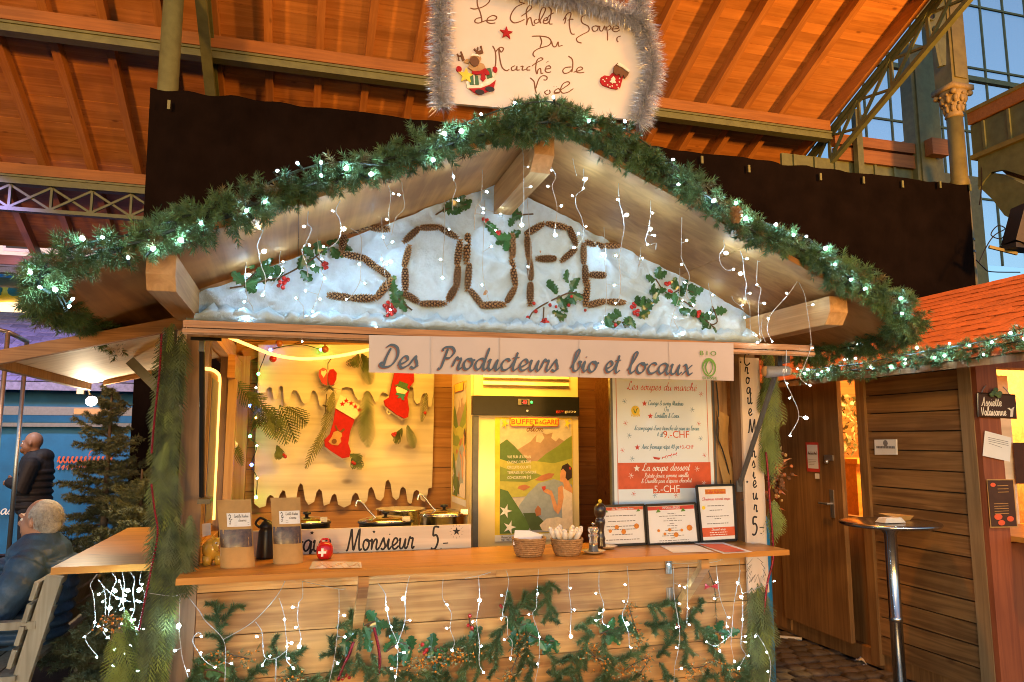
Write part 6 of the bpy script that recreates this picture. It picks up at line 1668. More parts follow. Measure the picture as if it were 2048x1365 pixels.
ring = [(cx + .036 * math.cos(t * .3927) * (1 if t != 4 else 1), cz + .043 * math.sin(t * .3927)) for t in range(17)]
for k in range(16):
    w0 = .006 + .007 * max(0, math.sin(k * .3927)); w1 = .006 + .007 * max(0, math.sin((k + 1) * .3927))
    (a0, c0), (a1, c1) = ring[k], ring[k + 1]
    i0 = (cx + (a0 - cx) * (1 - w0 / .036), cz + (c0 - cz) * (1 - w0 / .043)); i1 = (cx + (a1 - cx) * (1 - w1 / .036), cz + (c1 - cz) * (1 - w1 / .043))
    b.poly([P(*ring[k], .001), P(*ring[k + 1], .001), P(*i1, .001), P(*i0, .001)])
ribbon(b, [(cx + .004, cz + .038), (cx - .012, cz + .018), (cx - .018, cz - .006), (cx - .006, cz - .034)], .006, P)
ribbon(b, [(cx + .004, cz + .036), (cx + .016, cz + .014), (cx + .014, cz - .012), (cx - .004, cz - .034)], .004, P)
b.build('emblem', 'ink_green', bn)
# small grey cylinder clamped under the shutter corner
cy = thing('clip_speaker', (2.738,-.5,1.876), 'grey cylinder clamped by its bracket under the right shutter corner', 'speaker')
c = Vector((2.739,-.5,1.881))
b = MB(); b.lathe([(.0, -.068), (.026, -.066), (.030, -.055), (.027, -.01), (.024, .03), (.022, .052), (.016, .06), (.0, .06)], c, 24, (1, -.25, .05)); b.build('housing', 'grey', cy, True)
b = MB(); b.lathe([(.0, .062), (.0165, .0615), (.019, .055), (.0235, .052)], c, 20, (1, -.25, .05)); b.ball(tuple(c + Vector((-.062, .014, 0))), .026, 12, 8, (.6, 1, 1)); b.build('end_cap', 'tan_felt', cy, True)
b = MB()
for k in range(3):
    u = c.x + .0 + .009 * k
    b.add([(u, c.y - .034, c.z - .008), (u + .004, c.y - .035, c.z - .008), (u + .007, c.y - .035, c.z + .009), (u + .003, c.y - .034, c.z + .009)], [(0, 1, 2, 3)])
b.build('mark', 'ink_white', cy)
b = MB(); b.box((c.x - .008, c.y - .012, c.z + .02), (c.x + .018, c.y + .012, c.z + .085)); b.box((c.x - .03, c.y - .02, c.z + .08), (c.x + .05, c.y + .02, c.z + .10))
for k in range(5): b.tube(smoothpts([(c.x - .05 + .02 * k, c.y - .025, c.z + .10), (c.x + random.uniform(-.03, .05), c.y - .04, c.z + .12), (c.x + .05 - .01 * k, c.y - .02, c.z + .095)], 3), .006, 5)
b.build('clamp', 'black', cy)
# upright board on the right post
ub = thing('price_board_upright', (2.89, -.03, .74), 'tall narrow board lettered downwards Croque Monsieur 5.- on the right post', 'sign')
b = MB(); b.prism([(2.829, .742), (2.956, .740), (2.956, 2.0), (2.838, 2.002)], -.034, -.017); b.build('board', 'board_z', ub)
b = MB(); P = on_y(-.0345)
for ch, (u, v) in zip('CroqueMonsieur5', [(2.874,1.959),(2.872,1.912),(2.876,1.857),(2.879,1.801),(2.883,1.746),(2.883,1.683),(2.891,1.588),(2.89,1.512),(2.894,1.455),(2.891,1.399),(2.891,1.342),(2.892,1.294),(2.892,1.23),(2.892,1.164),(2.88,1.043)]):
    h = .062 if ch not in 'CM5' else (.066 if ch != '5' else .085)
    a = G[ch][0]
    xh = h if ch.islower() else h * .75
    write(b, ch, u - a * .5 * h * .8, v, h * 1.15, P, .10, a * h * .9, slant=.04, sub=4)
(u, v), = [(2.92,1.047)]
ribbon(b, [(u - .004, v + .004), (u + .004, v + .001)], .010, P, sub=1); ribbon(b, [(u - .008, v + .034), (u + .018, v + .034)], .009, P, sub=1)
for s in [(2.837,1.975),(2.847,1.324),(2.812,1.23)]: star(b, s[0], s[1], .009, P)
tree = [(2.861,.919),(2.826,.889),(2.847,.888),(2.818,.851),(2.843,.852),(2.823,.817),(2.847,.821),(2.834,.796),(2.872,.835),(2.864,.795),(2.888,.835),(2.901,.787),(2.909,.828),(2.932,.796),(2.921,.833),(2.94,.827),(2.92,.864),(2.935,.864),(2.912,.893),(2.925,.895),(2.889,.923)]
ribbon(b, tree, .0028, P, sub=1, smooth=False)
ribbon(b, [(p[0] * .86 + .14 * 2.892 + .003, p[1] + .004) for p in tree[2:12]], .0024, P, sub=1, smooth=False)
b.build('lettering', 'ink', ub)
# ================================================================== INSIDE THE STALL
dp = thing('drip_panel', (.849,2.05,1.078), 'white painted panel with a dripping icicle edge on the back wall', 'panel')
low = [(.196,2.238),(1.495,2.284),(1.496,1.738),(1.49,1.192),(1.463,1.186),(1.45,1.101),(1.433,1.085),(1.407,1.102),(1.391,1.166),(1.373,1.176),(1.351,1.159),(1.338,1.083),(1.326,1.072),(1.307,1.09),(1.291,1.182),(1.27,1.203),(1.251,1.182),(1.242,1.12),(1.221,1.103),(1.195,1.128),(1.176,1.226),(1.159,1.257),(1.141,1.24),(1.129,1.129),(1.106,1.099),(1.073,1.116),(1.054,1.179),(1.036,1.206),(1.017,1.187),(1.008,1.104),(.984,1.081),(.956,1.105),(.938,1.154),(.92,1.164),(.9,1.141),(.888,1.079),(.841,1.058),(.799,1.081),(.784,1.15),(.77,1.161),(.753,1.144),(.738,1.089),(.698,1.074),(.681,1.179),(.661,1.196),(.644,1.173),(.63,1.105),(.591,1.083),(.566,1.12),(.546,1.222),(.528,1.239),(.514,1.209),(.504,1.122),(.472,1.102),(.438,1.13),(.424,1.184),(.408,1.191),(.391,1.164),(.379,1.124),(.36,1.118),(.346,1.148),(.323,1.16),(.303,1.139),(.297,1.082),(.255,1.071),(.219,1.101),(.213,1.188),(.205,1.727)]
b = MB(); b.prism(low, 2.05, 2.066); b.build('lower_board', 'white_wood', dp)
up = [(.203,2.228),(1.481,2.273),(1.48,1.91),(1.466,1.801),(1.444,1.794),(1.428,1.88),(1.41,1.901),(1.392,1.887),(1.378,1.829),(1.354,1.818),(1.334,1.85),(1.326,1.936),(1.308,1.95),(1.29,1.928),(1.276,1.877),(1.241,1.863),(1.155,1.868),(1.119,1.896),(1.095,1.903),(1.077,1.881),(1.064,1.834),(1.04,1.828),(1.021,1.873),(.999,1.907),(.977,1.912),(.958,1.894),(.945,1.847),(.918,1.841),(.896,1.871),(.874,1.927),(.832,1.938),(.798,1.926),(.786,1.877),(.76,1.827),(.74,1.824),(.725,1.841),(.702,1.812),(.686,1.787),(.662,1.784),(.643,1.798),(.627,1.867),(.609,1.901),(.591,1.908),(.58,1.887),(.567,1.824),(.538,1.808),(.518,1.824),(.496,1.879),(.475,1.903),(.455,1.906),(.44,1.885),(.432,1.816),(.409,1.806),(.392,1.829),(.383,1.925),(.368,1.938),(.352,1.917),(.345,1.849),(.33,1.84),(.316,1.862),(.305,1.919),(.286,1.927),(.271,1.909),(.265,1.888),(.215,1.881)]
b = MB(); b.prism(up, 1.99, 2.004); b.build('upper_board', 'white_wood', dp)
YI = 1.985
def cut(parent, name, m, pts, d0, d1, yb=1.985):
    b = MB(); b.prism(pts, yb - d1, yb - d0); return b.build(name, m, parent)
s1 = thing('christmas_stocking', (.835,1.985,1.423), 'large red felt stocking with cream starred cuff and deer face', 'stocking')
cut(s1, 'back_felt', 'white_felt', [(.744,1.674),(.734,1.577),(.668,1.523),(.676,1.498),(.751,1.433),(.813,1.406),(.867,1.419),(.842,1.591)], .0, .012)
cut(s1, 'sock', 'red_felt', [(.757,1.792),(.896,1.706),(.862,1.605),(.852,1.522),(.872,1.467),(.863,1.426),(.813,1.417),(.737,1.465),(.689,1.502),(.681,1.547),(.72,1.591),(.741,1.674)], .012, .05)
cut(s1, 'cuff', 'white_felt', [(.785,1.875),(.944,1.785),(.92,1.731),(.891,1.697),(.752,1.778)], .05, .062)
b = MB()
for s in [(.801,1.807),(.828,1.831),(.863,1.814),(.894,1.79),(.923,1.766)]: star(b, s[0], s[1], .022, on_y(1.922), d=.001)
b.build('star_trim', 'red_felt', s1)
def ovi(s, rx, rz_, n=14): return oval(s[0][0], s[0][1], rx, rz_, n)
cut(s1, 'deer_motif', 'tan_felt', [(.711,1.536),(.734,1.571),(.746,1.605),(.773,1.615),(.803,1.598),(.808,1.575),(.795,1.564),(.802,1.536),(.779,1.509),(.735,1.516)], .05, .056)
cut(s1, 'nose_motif', 'brown_felt', ovi([(.752,1.539)], .018, .018), .056, .062)
cut(s1, 'antler_motif', 'brown_felt', [(.77,1.615),(.752,1.646),(.761,1.658),(.775,1.626),(.793,1.612),(.813,1.633),(.827,1.626),(.807,1.602)], .05, .055)
s2 = thing('christmas_stocking', (1.21,1.985,1.698), 'smaller red felt stocking with a snowman face under the banner', 'stocking')
cut(s2, 'back_felt', 'white_felt', [(1.133,1.875),(1.092,1.817),(1.121,1.775),(1.243,1.694),(1.272,1.706),(1.226,1.848)], .0, .012)
cut(s2, 'sock', 'red_felt', [(1.179,2.062),(1.32,2.044),(1.321,1.979),(1.293,1.946),(1.275,1.863),(1.289,1.777),(1.283,1.717),(1.255,1.706),(1.2,1.734),(1.111,1.801),(1.102,1.839),(1.141,1.864),(1.156,1.947)], .012, .05)
cut(s2, 'snowman_motif', 'white_felt', [(1.185,1.933),(1.203,1.948),(1.26,1.927),(1.275,1.909),(1.254,1.888),(1.197,1.897)], .05, .056)
cut(s2, 'hat_motif', 'green_felt', [(1.174,1.954),(1.203,1.959),(1.212,1.984),(1.278,1.963),(1.27,1.937),(1.285,1.92),(1.275,1.912)], .056, .061)
cut(s2, 'scarf_motif', 'teal_felt', [(1.19,1.897),(1.261,1.884),(1.247,1.862),(1.252,1.841),(1.233,1.845),(1.226,1.865),(1.212,1.855),(1.197,1.859),(1.214,1.876),(1.186,1.883)], .05, .057)
b = MB(); b.tube([(1.133,1.96,1.774),(1.126,1.96,1.753),(1.14,1.96,1.739),(1.154,1.96,1.746)], .006, 5); b.build('hanging_loop', 'white_felt', s2)
hr = thing('heart_ornament', (.694,1.93,1.891), 'red heart ornament in two halves hanging with grey moss', 'ornament')
cut(hr, 'left_half', 'bell', [(.69,1.934),(.652,1.954),(.626,2.008),(.629,2.05),(.655,2.069),(.682,2.056),(.688,2.017)], .0, .02, 1.93)
cut(hr, 'right_half', 'red_felt', [(.696,1.941),(.692,2.024),(.703,2.055),(.73,2.06),(.755,2.032),(.752,1.984),(.733,1.941)], .0, .02, 1.93)
cut(hr, 'small_heart', 'white_felt', [(.662,1.995),(.643,2.023),(.645,2.046),(.66,2.041),(.676,2.051),(.682,2.031)], .02, .026, 1.93)
b = MB()
for k in range(60):
    c = Vector((.703,1.92,1.924)); d = Vector((random.uniform(-1, 1), -.4, random.uniform(-.6, .5))).normalized()
    needle(b, c, d, random.uniform(.03, .1), .004)
b.build('moss', 'grey', hr)
b = MB(); b.tube([(.713,1.93,2.143),(.69,1.93,2.1),(.692,1.93,2.056)], .003, 4); b.tube([(.688,1.93,1.878),(.684,1.93,1.796),(.681,1.93,1.7)], .003, 4); b.beam((.662,1.93,1.797), (.722,1.93,1.783), .012, .012); b.build('cord', 'bark', hr)
def inner_thuja(label, runs, L_, wid, m='thuja', berries=(), y=1.93):
    t = thing('thuja_sprig', (.504,1.93,1.834), label, 'greenery', None)
    b = MB()
    for p, q in runs:
        p = Vector((p[0], y, p[1])); q = Vector((q[0], y - .05, q[1]))
        frond(b, p, q - p, (q - p).length, wid, 12, .35, .006)
    t.location = (runs[0][0][0], y, runs[0][0][1]); WP[t.name] = Vector(t.location)
    b.build('foliage', m, t)['kind'] = 'stuff'
    for s in berries: put(BERRY, 'berry', t, (s[0], y - .03, s[1]), None, .013)
inner_thuja('big fanned thuja spray at the left edge of the drip panel', [(a, c) for a, c in zip([(.042,1.974),(.147,1.883),(.213,1.817),(.253,1.79),(.317,1.778),(.368,1.792),(.408,1.779),(.214,1.803),(.292,1.764)], [(.214,1.803),(.252,1.804),(.413,1.644),(.351,1.59),(.444,1.523),(.508,1.536),(.575,1.685),(.246,1.643),(.365,1.563)])], .2, .085)
inner_thuja('thuja sprig under the banner left of the small stocking', [(a, c) for a, c in zip([(.904,2.177),(.931,2.178),(.946,2.164)], [(.851,2.091),(.99,2.066),(1,1.954)])], .2, .06)
inner_thuja('long thuja sprig hanging right of the large stocking', [(a, c) for a, c in zip([(.977,1.904),(.982,1.841),(.976,1.799)], [(.973,1.647),(.948,1.536),(.991,1.495)])], .2, .07)
inner_thuja('curved thuja sprig with red berries on the lower right of the panel', [(a, c) for a, c in zip([(1.279,1.655),(1.237,1.634)], [(1.332,1.494),(1.176,1.536)])], .2, .04, berries=[(1.168,1.589),(1.185,1.595),(1.177,1.578)])
inner_thuja('small green sprig with berries below the big fanned spray', [(a, c) for a, c in zip([(.36,1.51),(.373,1.503)], [(.408,1.437),(.37,1.423)])], .1, .03, berries=[(.408,1.443),(.419,1.432)])
inner_thuja('green sprig with berries at the toe of the large stocking', [(a, c) for a, c in zip([(.869,1.447),(.883,1.441),(.883,1.427)], [(.951,1.426),(.96,1.358),(.912,1.365)])], .1, .04, berries=[(.885,1.389),(.898,1.379)])
inner_thuja('dry thin sprig hanging at the right edge of the panel', [(a, c) for a, c in zip([(1.415,1.898)], [(1.371,1.684)])], .1, .03, 'olive', berries=[(1.403,1.748)])
inner_thuja('dry brown garland hanging left of the large stocking', [(a, c) for a, c in zip([(.735,1.893),(.711,1.796),(.682,1.645),(.664,1.591)], [(.699,1.755),(.67,1.618),(.616,1.455),(.541,1.356)])], .1, .04, 'olive')
inner_thuja('thuja twig beside the green lamp on the wall planks', [(a, c) for a, c in zip([(.068,1.55)], [(.151,1.379)])], .1, .035, berries=())
# coloured light chain
COLS = {'g': ('green_lamp', (.05, 1, .12)), 'b': ('blue_lamp', (.08, .16, 1)), 'w': ('warm_lamp', (1, .75, .5)), 'r': ('red_lamp', (1, .1, .05)), 'o': ('orange_lamp', (1, .4, .05))}
for k, (nm, c) in COLS.items(): M[nm] = glow(nm, c, 28.0)
t = thing('coloured_lights', (.233,1.95,1.152), 'chain of small coloured lamps down the left edge of the drip panel', 'string lights')
cp_ = [(.638,1.94,2.201),(.489,1.94,2.233),(.287,1.94,2.189),(.237,1.94,2.098),(.213,1.94,2.015),(.201,1.94,1.915),(.166,1.94,1.788),(.21,1.94,1.704),(.176,1.94,1.574),(.225,1.94,1.508),(.194,1.94,1.377),(.235,1.94,1.283),(.234,1.94,1.153)]
b = MB(); b.tube(smoothpts(cp_, 4), .003, 4); b.build('cable', 'wire_dark', t)
for c, p in zip('gbgwbogwbwgr', [(.637,1.92,2.199),(.288,1.92,2.187),(.214,1.92,2.013),(.202,1.92,1.914),(.168,1.92,1.787),(.211,1.92,1.703),(.177,1.92,1.574),(.226,1.92,1.508),(.196,1.92,1.377),(.236,1.92,1.284),(.235,1.92,1.154),(.862,1.92,2.184)]):
    b = MB(); b.ball(p, .011 if c in 'gb' else .007, 8, 6); b.build('lamp', COLS[c][0], t, True)
for lab, p, m in (('red bauble hanging under the blue lamp', (.309,1.9,2.121), 'bell'), ('copper bauble at the top left of the drip panel', (.345,1.9,2.233), 'snout'), ('copper bauble beside the green lamp at the top of the panel', (.665,1.9,2.201), 'snout'), ('white bauble on the wall planks left of the panel', (.076,1.9,1.516), 'china')):
    b = MB(); b.ball(p, .026, 14, 10); b.lathe([(.007, .024), (.007, .034), (.0, .036)], p, 8); o = b.build('bauble', m, None, True); tag(o, lab, 'bauble')
# rope lights
def rope(label, pts):
    b = MB(); P_ = smoothpts(pts, 8); b.tube(P_, .008, 8); o = b.build('rope_light', 'rope', None, True); tag(o, label, 'rope light')
rope('amber rope light sagging across the top of the opening', [(.108,.3,2.072),(.156,.3,2.054),(.252,.3,2.017),(.349,.3,1.98),(.446,.3,1.962),(.544,.3,1.96),(.693,.3,1.98),(.858,.3,2.022)])
rope('amber rope light running down the inner left wall', [(.105, y, z) for y, z in [(-.156,1.856),(.071,1.872),(.291,1.877),(.421,1.863),(.44,1.777),(.443,1.625),(.459,1.45),(.462,1.3),(.49,1.15)]])
b = MB(); b.box((.088, .1, 1.13), (.10, .50, 1.88)); b.mat(1); b.box((.099, .14, 1.17), (.103, .46, 1.84)); o = b.build('side_window', ['pine_z', 'grey']); tag(o, 'framed side window inside the left wall', 'window')
b = MB(); b.box((.20, BY - .03, 1.97), (.42, BY - .015, 1.985)); b.box((.20, BY - .03, 1.97), (.215, BY, 2.02)); b.box((.40, BY - .03, 1.97), (.42, BY, 2.02)); o = b.build('door_bolt', 'black'); tag(o, 'black bolt handle on the rear wall planks', 'handle')

# ------------------------------------------------------------------ fridge
fr = thing('display_fridge', (1.89, 1.2, .1), 'cream upright fridge with black control band behind the counter', 'fridge')
FY0 = .90
b = MB(); b.box((1.535, FY0 + .04, .1), (2.24, 1.55, 2.12)); b.build('cabinet', 'enamel', fr)
b = MB(); b.box((1.545, FY0, 1.80 + .005), (2.235, FY0 + .039, 2.12)); b.build('grille_panel', 'enamel', fr)
for k in range(5):
    z = 1.885 + k * .045
    b = MB(); b.add([(1.60, FY0 - .002, z), (2.17, FY0 - .002, z), (2.17, FY0 - .014, z + .008), (1.60, FY0 - .014, z + .008), (1.60, FY0 - .002, z + .03), (2.17, FY0 - .002, z + .03)], [(0, 1, 2, 3), (3, 2, 5, 4)]); b.build('grille_slat', 'enamel', fr)
zt_, zb_ = (1.873,.89,1.823)[2], (1.873,.89,1.703)[2]
b = MB(); b.box((1.536, FY0 - .012, zb_), (2.239, FY0 + .038, zt_)); b.build('control_band', 'black', fr)
p = (1.859,.888,1.788)
b = MB(); b.box((p[0] - .032, .884, p[2] - .02), (p[0] + .042, .888, p[2] + .018)); d_ = b.build('display', 'grey', fr)
b = MB(); b.box((p[0] - .012, .882, p[2] - .016), (p[0] + .03, .8845, p[2] + .014)); b.build('display_window', 'black', d_)
M['red_digits'] = glow('red_digits', (1, .03, .02), 3.0); M['green_digit'] = glow('green_led', (.03, 1, .08), 3.0)
o = sans('digits', '-03', d_, (p[0] + .008, .8812, p[2] - .011), .018, 'red_digits')
b = MB(); q_ = (1.915,.885,1.786); b.ball(q_, .008, 8, 6, (1, .5, 1)); b.build('pilot_lamp', 'green_digit', fr)
b = MB(); q_ = (1.885,.885,1.732); b.lathe([(.0, .0), (.008, .0), (.008, .006), (.0, .006)], q_, 10, (0, -1, 0)); b.build('lock', 'chrome', fr)
q_ = (2.079,.887,1.724)
sans('maker_mark', 'ggm', fr, (q_[0], .8865, q_[2]), .017, 'ink_red', align='LEFT', width=.056)
q2 = (2.137,.887,1.723)
sans('maker_mark', 'gastro', fr, (q2[0] + .002, .8865, q2[2]), .017, 'ink_white', align='LEFT', width=.075)
b = MB(); b.box((1.575, FY0, .12), (2.235, FY0 + .038, zb_ - .006)); b.build('door', 'enamel', fr)
b = MB(); b.box((1.54, FY0 - .006, .12), (1.574, FY0 + .03, zb_ - .006)); b.build('door_handle_strip', 'gunmetal', fr)
def poster(parent, place, w, h, shift=0.0):
    """flat printed lake view; u 0..1, v 0..1"""
    mats = ['paper', 'yellow', 'ink_red', 'p_sky', 'p_mount', 'p_mount2', 'p_hill', 'p_hill2', 'p_meadow', 'p_lake', 'p_dress', 'p_skin', 'p_hair', 'p_town', 'ink_white', 'p_dark']
    b = MB()
    lay = [0]
    def A(k, pts):
        lay[0] += 1; b.mat(k); b.poly([place(u * w, v * h, .0006 + .00022 * lay[0]) for u, v in pts])
    A(1, [(0, 0), (1, 0), (1, 1), (0, 1)])
    A(0, [(.0, .0), (1, .0), (1, .05), (0, .05)])
    A(3, [(.06, .06), (.99, .06), (.99, .985), (.06, .985)])
    A(4, [(.2, .70), (.35, .76), (.45, .80), (.53, .86), (.60, .875), (.66, .86), (.74, .875), (.82, .83), (.9, .80), (.99, .72), (.99, .6), (.2, .6)])
    A(5, [(.53, .86), (.60, .875), (.63, .83), (.58, .79), (.52, .80)]); A(5, [(.74, .875), (.82, .83), (.78, .80), (.72, .83)])
    A(7, [(.06, .78), (.15, .82), (.25, .76), (.35, .69), (.45, .62), (.3, .5), (.06, .5)])
    A(6, [(.5, .62), (.65, .70), (.8, .76), (.92, .82), (.99, .85), (.99, .5), (.5, .5)])
    A(8, [(.06, .66), (.25, .62), (.5, .64), (.75, .62), (.99, .66), (.99, .38), (.06, .34)])
    A(6, [(.06, .60), (.22, .56), (.45, .56), (.6, .52), (.4, .47), (.06, .48)])
    A(9, [(.3, .28), (.42, .38), (.55, .46), (.75, .49), (.99, .44), (.99, .08), (.3, .10)])
    A(13, [(.5, .485), (.58, .52), (.68, .54), (.76, .535), (.72, .50), (.6, .475)])
    A(13, [(.3, .44), (.38, .45), (.45, .43), (.36, .40), (.28, .42)])
    A(7, [(.06, .42), (.16, .40), (.26, .30), (.36, .20), (.45, .12), (.4, .06), (.06, .06)])
    A(15, [(.35, .22), (.5, .22), (.66, .12), (.7, .08), (.45, .08)])
    A(13, [(.5, .24), (.54, .28), (.58, .25), (.58, .20), (.52, .19)])
    A(10, [(.56, .12), (.65, .17), (.8, .18), (.99, .14), (.99, .06), (.6, .07)])
    A(10, [(.86, .43), (.97, .40), (.99, .36), (.99, .08), (.86, .08), (.85, .25)])
    A(11, [(.80, .42), (.86, .44), (.875, .34), (.85, .26), (.80, .20), (.745, .24), (.70, .36), (.62, .385), (.6, .405), (.66, .41), (.72, .395), (.79, .27), (.80, .33)])
    A(11, [(.83, .47), (.83, .53), (.85, .575), (.90, .58), (.93, .5), (.96, .44), (.99, .41), (.99, .37), (.88, .41), (.87, .46)])
    A(12, [(.84, .56), (.86, .60), (.93, .62), (.985, .58), (.985, .50), (.93, .475), (.90, .50), (.91, .545), (.87, .575)])
    A(2, [(.95, .59), (.975, .585), (.97, .565), (.95, .57)]); A(2, [(.585, .43), (.64, .435), (.64, .41), (.61, .395)])
    for cx, cy in ((.13, .24), (.18, .11), (.12, .95), (.93, .955)):
        A(14 if cy < .5 else 1, [(cx + (.085 if k % 2 == 0 else .03) * math.cos(k * .628) * (.6 if cy > .5 else 1), cy + (.058 if k % 2 == 0 else .02) * math.sin(k * .628)) for k in range(10)])
    A(2, [(.20, .925), (.80, .925), (.82, .94), (.82, .99), (.80, 1.0), (.20, 1.0), (.18, .99), (.18, .94)])
    A(1, [(.205, .93), (.795, .93), (.81, .942), (.81, .988), (.795, .996), (.205, .996), (.19, .988), (.19, .942)])
    b.build('print', mats, parent)
    lay[0] += 2
    off = .0006 + .00022 * (lay[0])
    return off
for nm, c in (('p_sky', (.45, .40, .33)), ('p_mount', (.30, .20, .14)), ('p_mount2', (.50, .40, .32)), ('p_hill', (.17, .22, .035)), ('p_hill2', (.075, .14, .03)), ('p_meadow', (.36, .34, .06)), ('p_lake', (.26, .30, .33)), ('p_dress', (.62, .52, .42)), ('p_skin', (.55, .26, .12)), ('p_hair', (.035, .02, .016)), ('p_town', (.36, .14, .06)), ('p_dark', (.06, .09, .03))):
    M[nm] = mat(nm, tuple(min(.85, v * 1.3) for v in c), .5, 0, .12, 30)
po = thing('travel_poster_image', (1.927,.893,.92), 'Buffet de la Gare Glion lake poster on the fridge door', 'poster')
(xa_, za_), (xb_, zb2_) = [(1.68,.932),(2.193,1.69)]
pw, ph = xb_ - xa_, zb2_ - za_
PP = lambda u, v, d: (xa_ + u, .8985 - d, za_ + v)
off = poster(po, PP, pw, ph)
P2 = lambda u, v, d: PP(u, v, d + off)
sans('lettering', 'BUFFET', po, (xa_ + .37 * pw, .8985 - off - .0006, za_ + .945 * ph), .030, 'ink_red', width=.34 * pw)
sans('lettering', 'GARE', po, (xa_ + .70 * pw, .8985 - off - .0006, za_ + .945 * ph), .030, 'ink_red', width=.20 * pw)
b = MB(); write(b, 'de la', .55 * pw, .950 * ph, .018, P2, .12, .10 * pw, align='c'); write(b, 'Glion', .5 * pw, .885 * ph, .042, P2, .11, .22 * pw, align='c'); b.build('lettering', 'ink_brown', po)
for k, s in enumerate(('VUE SUR LE LÉMAN', 'CUISINE CRÉATIVE', 'CIRCUITS COURTS', 'TERRASSE BOTANIQUE', 'CONCERTS EN ÉTÉ')):
    sans('lettering', s, po, (xa_ + .15 * pw, .8985 - off - .0006, za_ + (.665 - .042 * k) * ph), .0165, 'ink_white', align='LEFT', width=(.30 + (.07 if k == 3 else 0)) * pw)
sans('lettering', 'Réservations', po, (xa_ + .08 * pw, .8985 - .0026, za_ + .026 * ph), .011, 'ink', align='LEFT', width=.2 * pw)
sans('lettering', '021 963 27 86', po, (xa_ + .08 * pw, .8985 - .0026, za_ + .006 * ph), .011, 'ink', align='LEFT', width=.2 * pw)
po_reflection = thing('travel_poster_image', (1.53, 1.2, 1.15), 'reflection of the lake poster painted on the side of the fridge', 'poster')
poster(po_reflection, lambda u, v, d: (1.534 - d, 1.50 - u, 1.13 + v), .44, .80)  # reflection in the fridge side, painted as a flat print

# ------------------------------------------------------------------ the big soup menu
mb_ = thing('menu_board', (2.45, .16, 1.0), 'large white soup menu with a red dessert panel in a thin frame', 'menu')
MX0, MX1 = 2.135, 2.775
b = MB(); b.box((MX0, .155, 1.004), (MX1, .175, 1.99)); b.build('backing', 'pepper', mb_)
b = MB(); b.poly([(MX0 + .012, .154, 1.01), (MX1 - .012, .154, 1.01), (MX1 - .012, .154, 1.985), (MX0 + .012, .154, 1.985)]); b.build('sheet', 'menu', mb_)
for x0 in (MX0, MX1 - .012):
    b = MB(); b.box((x0, .146, 1.004), (x0 + .012, .1549, 1.99)); b.build('frame', 'gunmetal', mb_)
MP = on_y(.1535)
def mz(py): return (2.461,.154,2.054)[2] + (py - 700) * (((2.436,.154,1.223)[2] - (2.461,.154,2.054)[2]) / 300.0)
def mx(px): return (2.162,.154,1.631)[0] + (px - 1230) * (((2.746,.154,1.634)[0] - (2.162,.154,1.631)[0]) / 190.0)
b = MB()
for px in (1233, 1415):
    ribbon(b, [(mx(px), 1.03), (mx(px), 1.98)], .006, MP, sub=1)
fpoly(b, [(mx(1234), mz(978)), (mx(1418), mz(978)), (mx(1418), mz(927)), (mx(1234), mz(927))], MP, .0005)
fpoly(b, [(mx(1301), mz(987)), (mx(1354), mz(987)), (mx(1354), mz(970)), (mx(1301), mz(970))], MP, .0009)
b.build('dessert_panel', 'ink_orange', mb_)
b = MB()
write(b, 'Les soupes du marché', mx(1254), mz(783), .046, MP, .095, mx(1394) - mx(1254), pen=(.6, .4))
star(b, mx(1288), mz(810), .017, MP); star(b, mx(1299), mz(835), .017, MP); star(b, mx(1272), mz(897), .017, MP)
for s in [(2.695,1.807),(2.224,1.64),(2.673,1.64),(2.203,1.493),(2.704,1.463),(2.263,1.259),(2.519,1.246)]: flake(b, s[0], s[1], .015, MP)
(u, v), = [(2.412,1.44)]
fpoly(b, [(u - .03, v + .018), (u - .02, v + .004), (u + .01, v), (u + .018, v + .012), (u - .005, v + .014)], MP, .0012)
for k in range(3):
    q_ = (u + .04 + .033 * k, v + .01 + .008 * k)
    ribbon(b, [(q_[0] - .012, q_[1] - .006), (q_[0] - .008, q_[1] + .004), (q_[0] + .008, q_[1] + .005), (q_[0] + .014, q_[1] + .016)], .005, MP, sub=2); ribbon(b, [(q_[0] + .006, q_[1] + .004), (q_[0] + .014, q_[1] - .006)], .003, MP, sub=1)
b.build('lettering', 'ink_red', mb_)
sans('lettering', '9.-CHF', mb_, (mx(1350), .1525, mz(878)), .038, 'ink_orange', width=mx(1376) - mx(1324), bold=.0)
sans('lettering', '+3.-CHF', mb_, (mx(1370), .1525, mz(900)), .021, 'ink_red', width=mx(1384) - mx(1356))
sans('lettering', '5.-CHF', mb_, (mx(1328), .1515, mz(985)), .036, 'ink_white', width=mx(1353) - mx(1303))
b = MB()
for s, a_, y_, b2, h in (('Courge & curry Madras', 1295, 813, 1366, .027), ('Ou', 1327, 825, 1336, .027), ('Lentilles & Caroi', 1307, 838, 1357, .027), ("Accompagné d'une tranche de pain au levain", 1266, 863, 1397, .027), ('4 dl', 1311, 876, 1323, .027), ('Avec fromage râpé 40 gr', 1280, 900, 1354, .027)):
    write(b, s, mx(a_), mz(y_), h, MP, .115, mx(b2) - mx(a_), pen=(.6, .5))
for s in [(2.221,1.76),(2.635,1.718),(2.244,1.572),(2.683,1.558),(2.259,1.447),(2.391,1.249)]: flake(b, s[0], s[1], .015, MP)
b.build('lettering', 'ink_sky', mb_)
b = MB(); M2 = on_y(.1528)
write(b, 'La soupe dessert', mx(1280), mz(943), .040, M2, .13, mx(1375) - mx(1280), pen=(.6, .5))
write(b, 'Patate douce, pomme, vanille', mx(1284), mz(956), .025, M2, .12, mx(1372) - mx(1284), pen=(.6, .5))
write(b, "& Crumble pain d'épices, chocolat", mx(1278), mz(966.5), .025, M2, .12, mx(1378) - mx(1278), pen=(.6, .5))
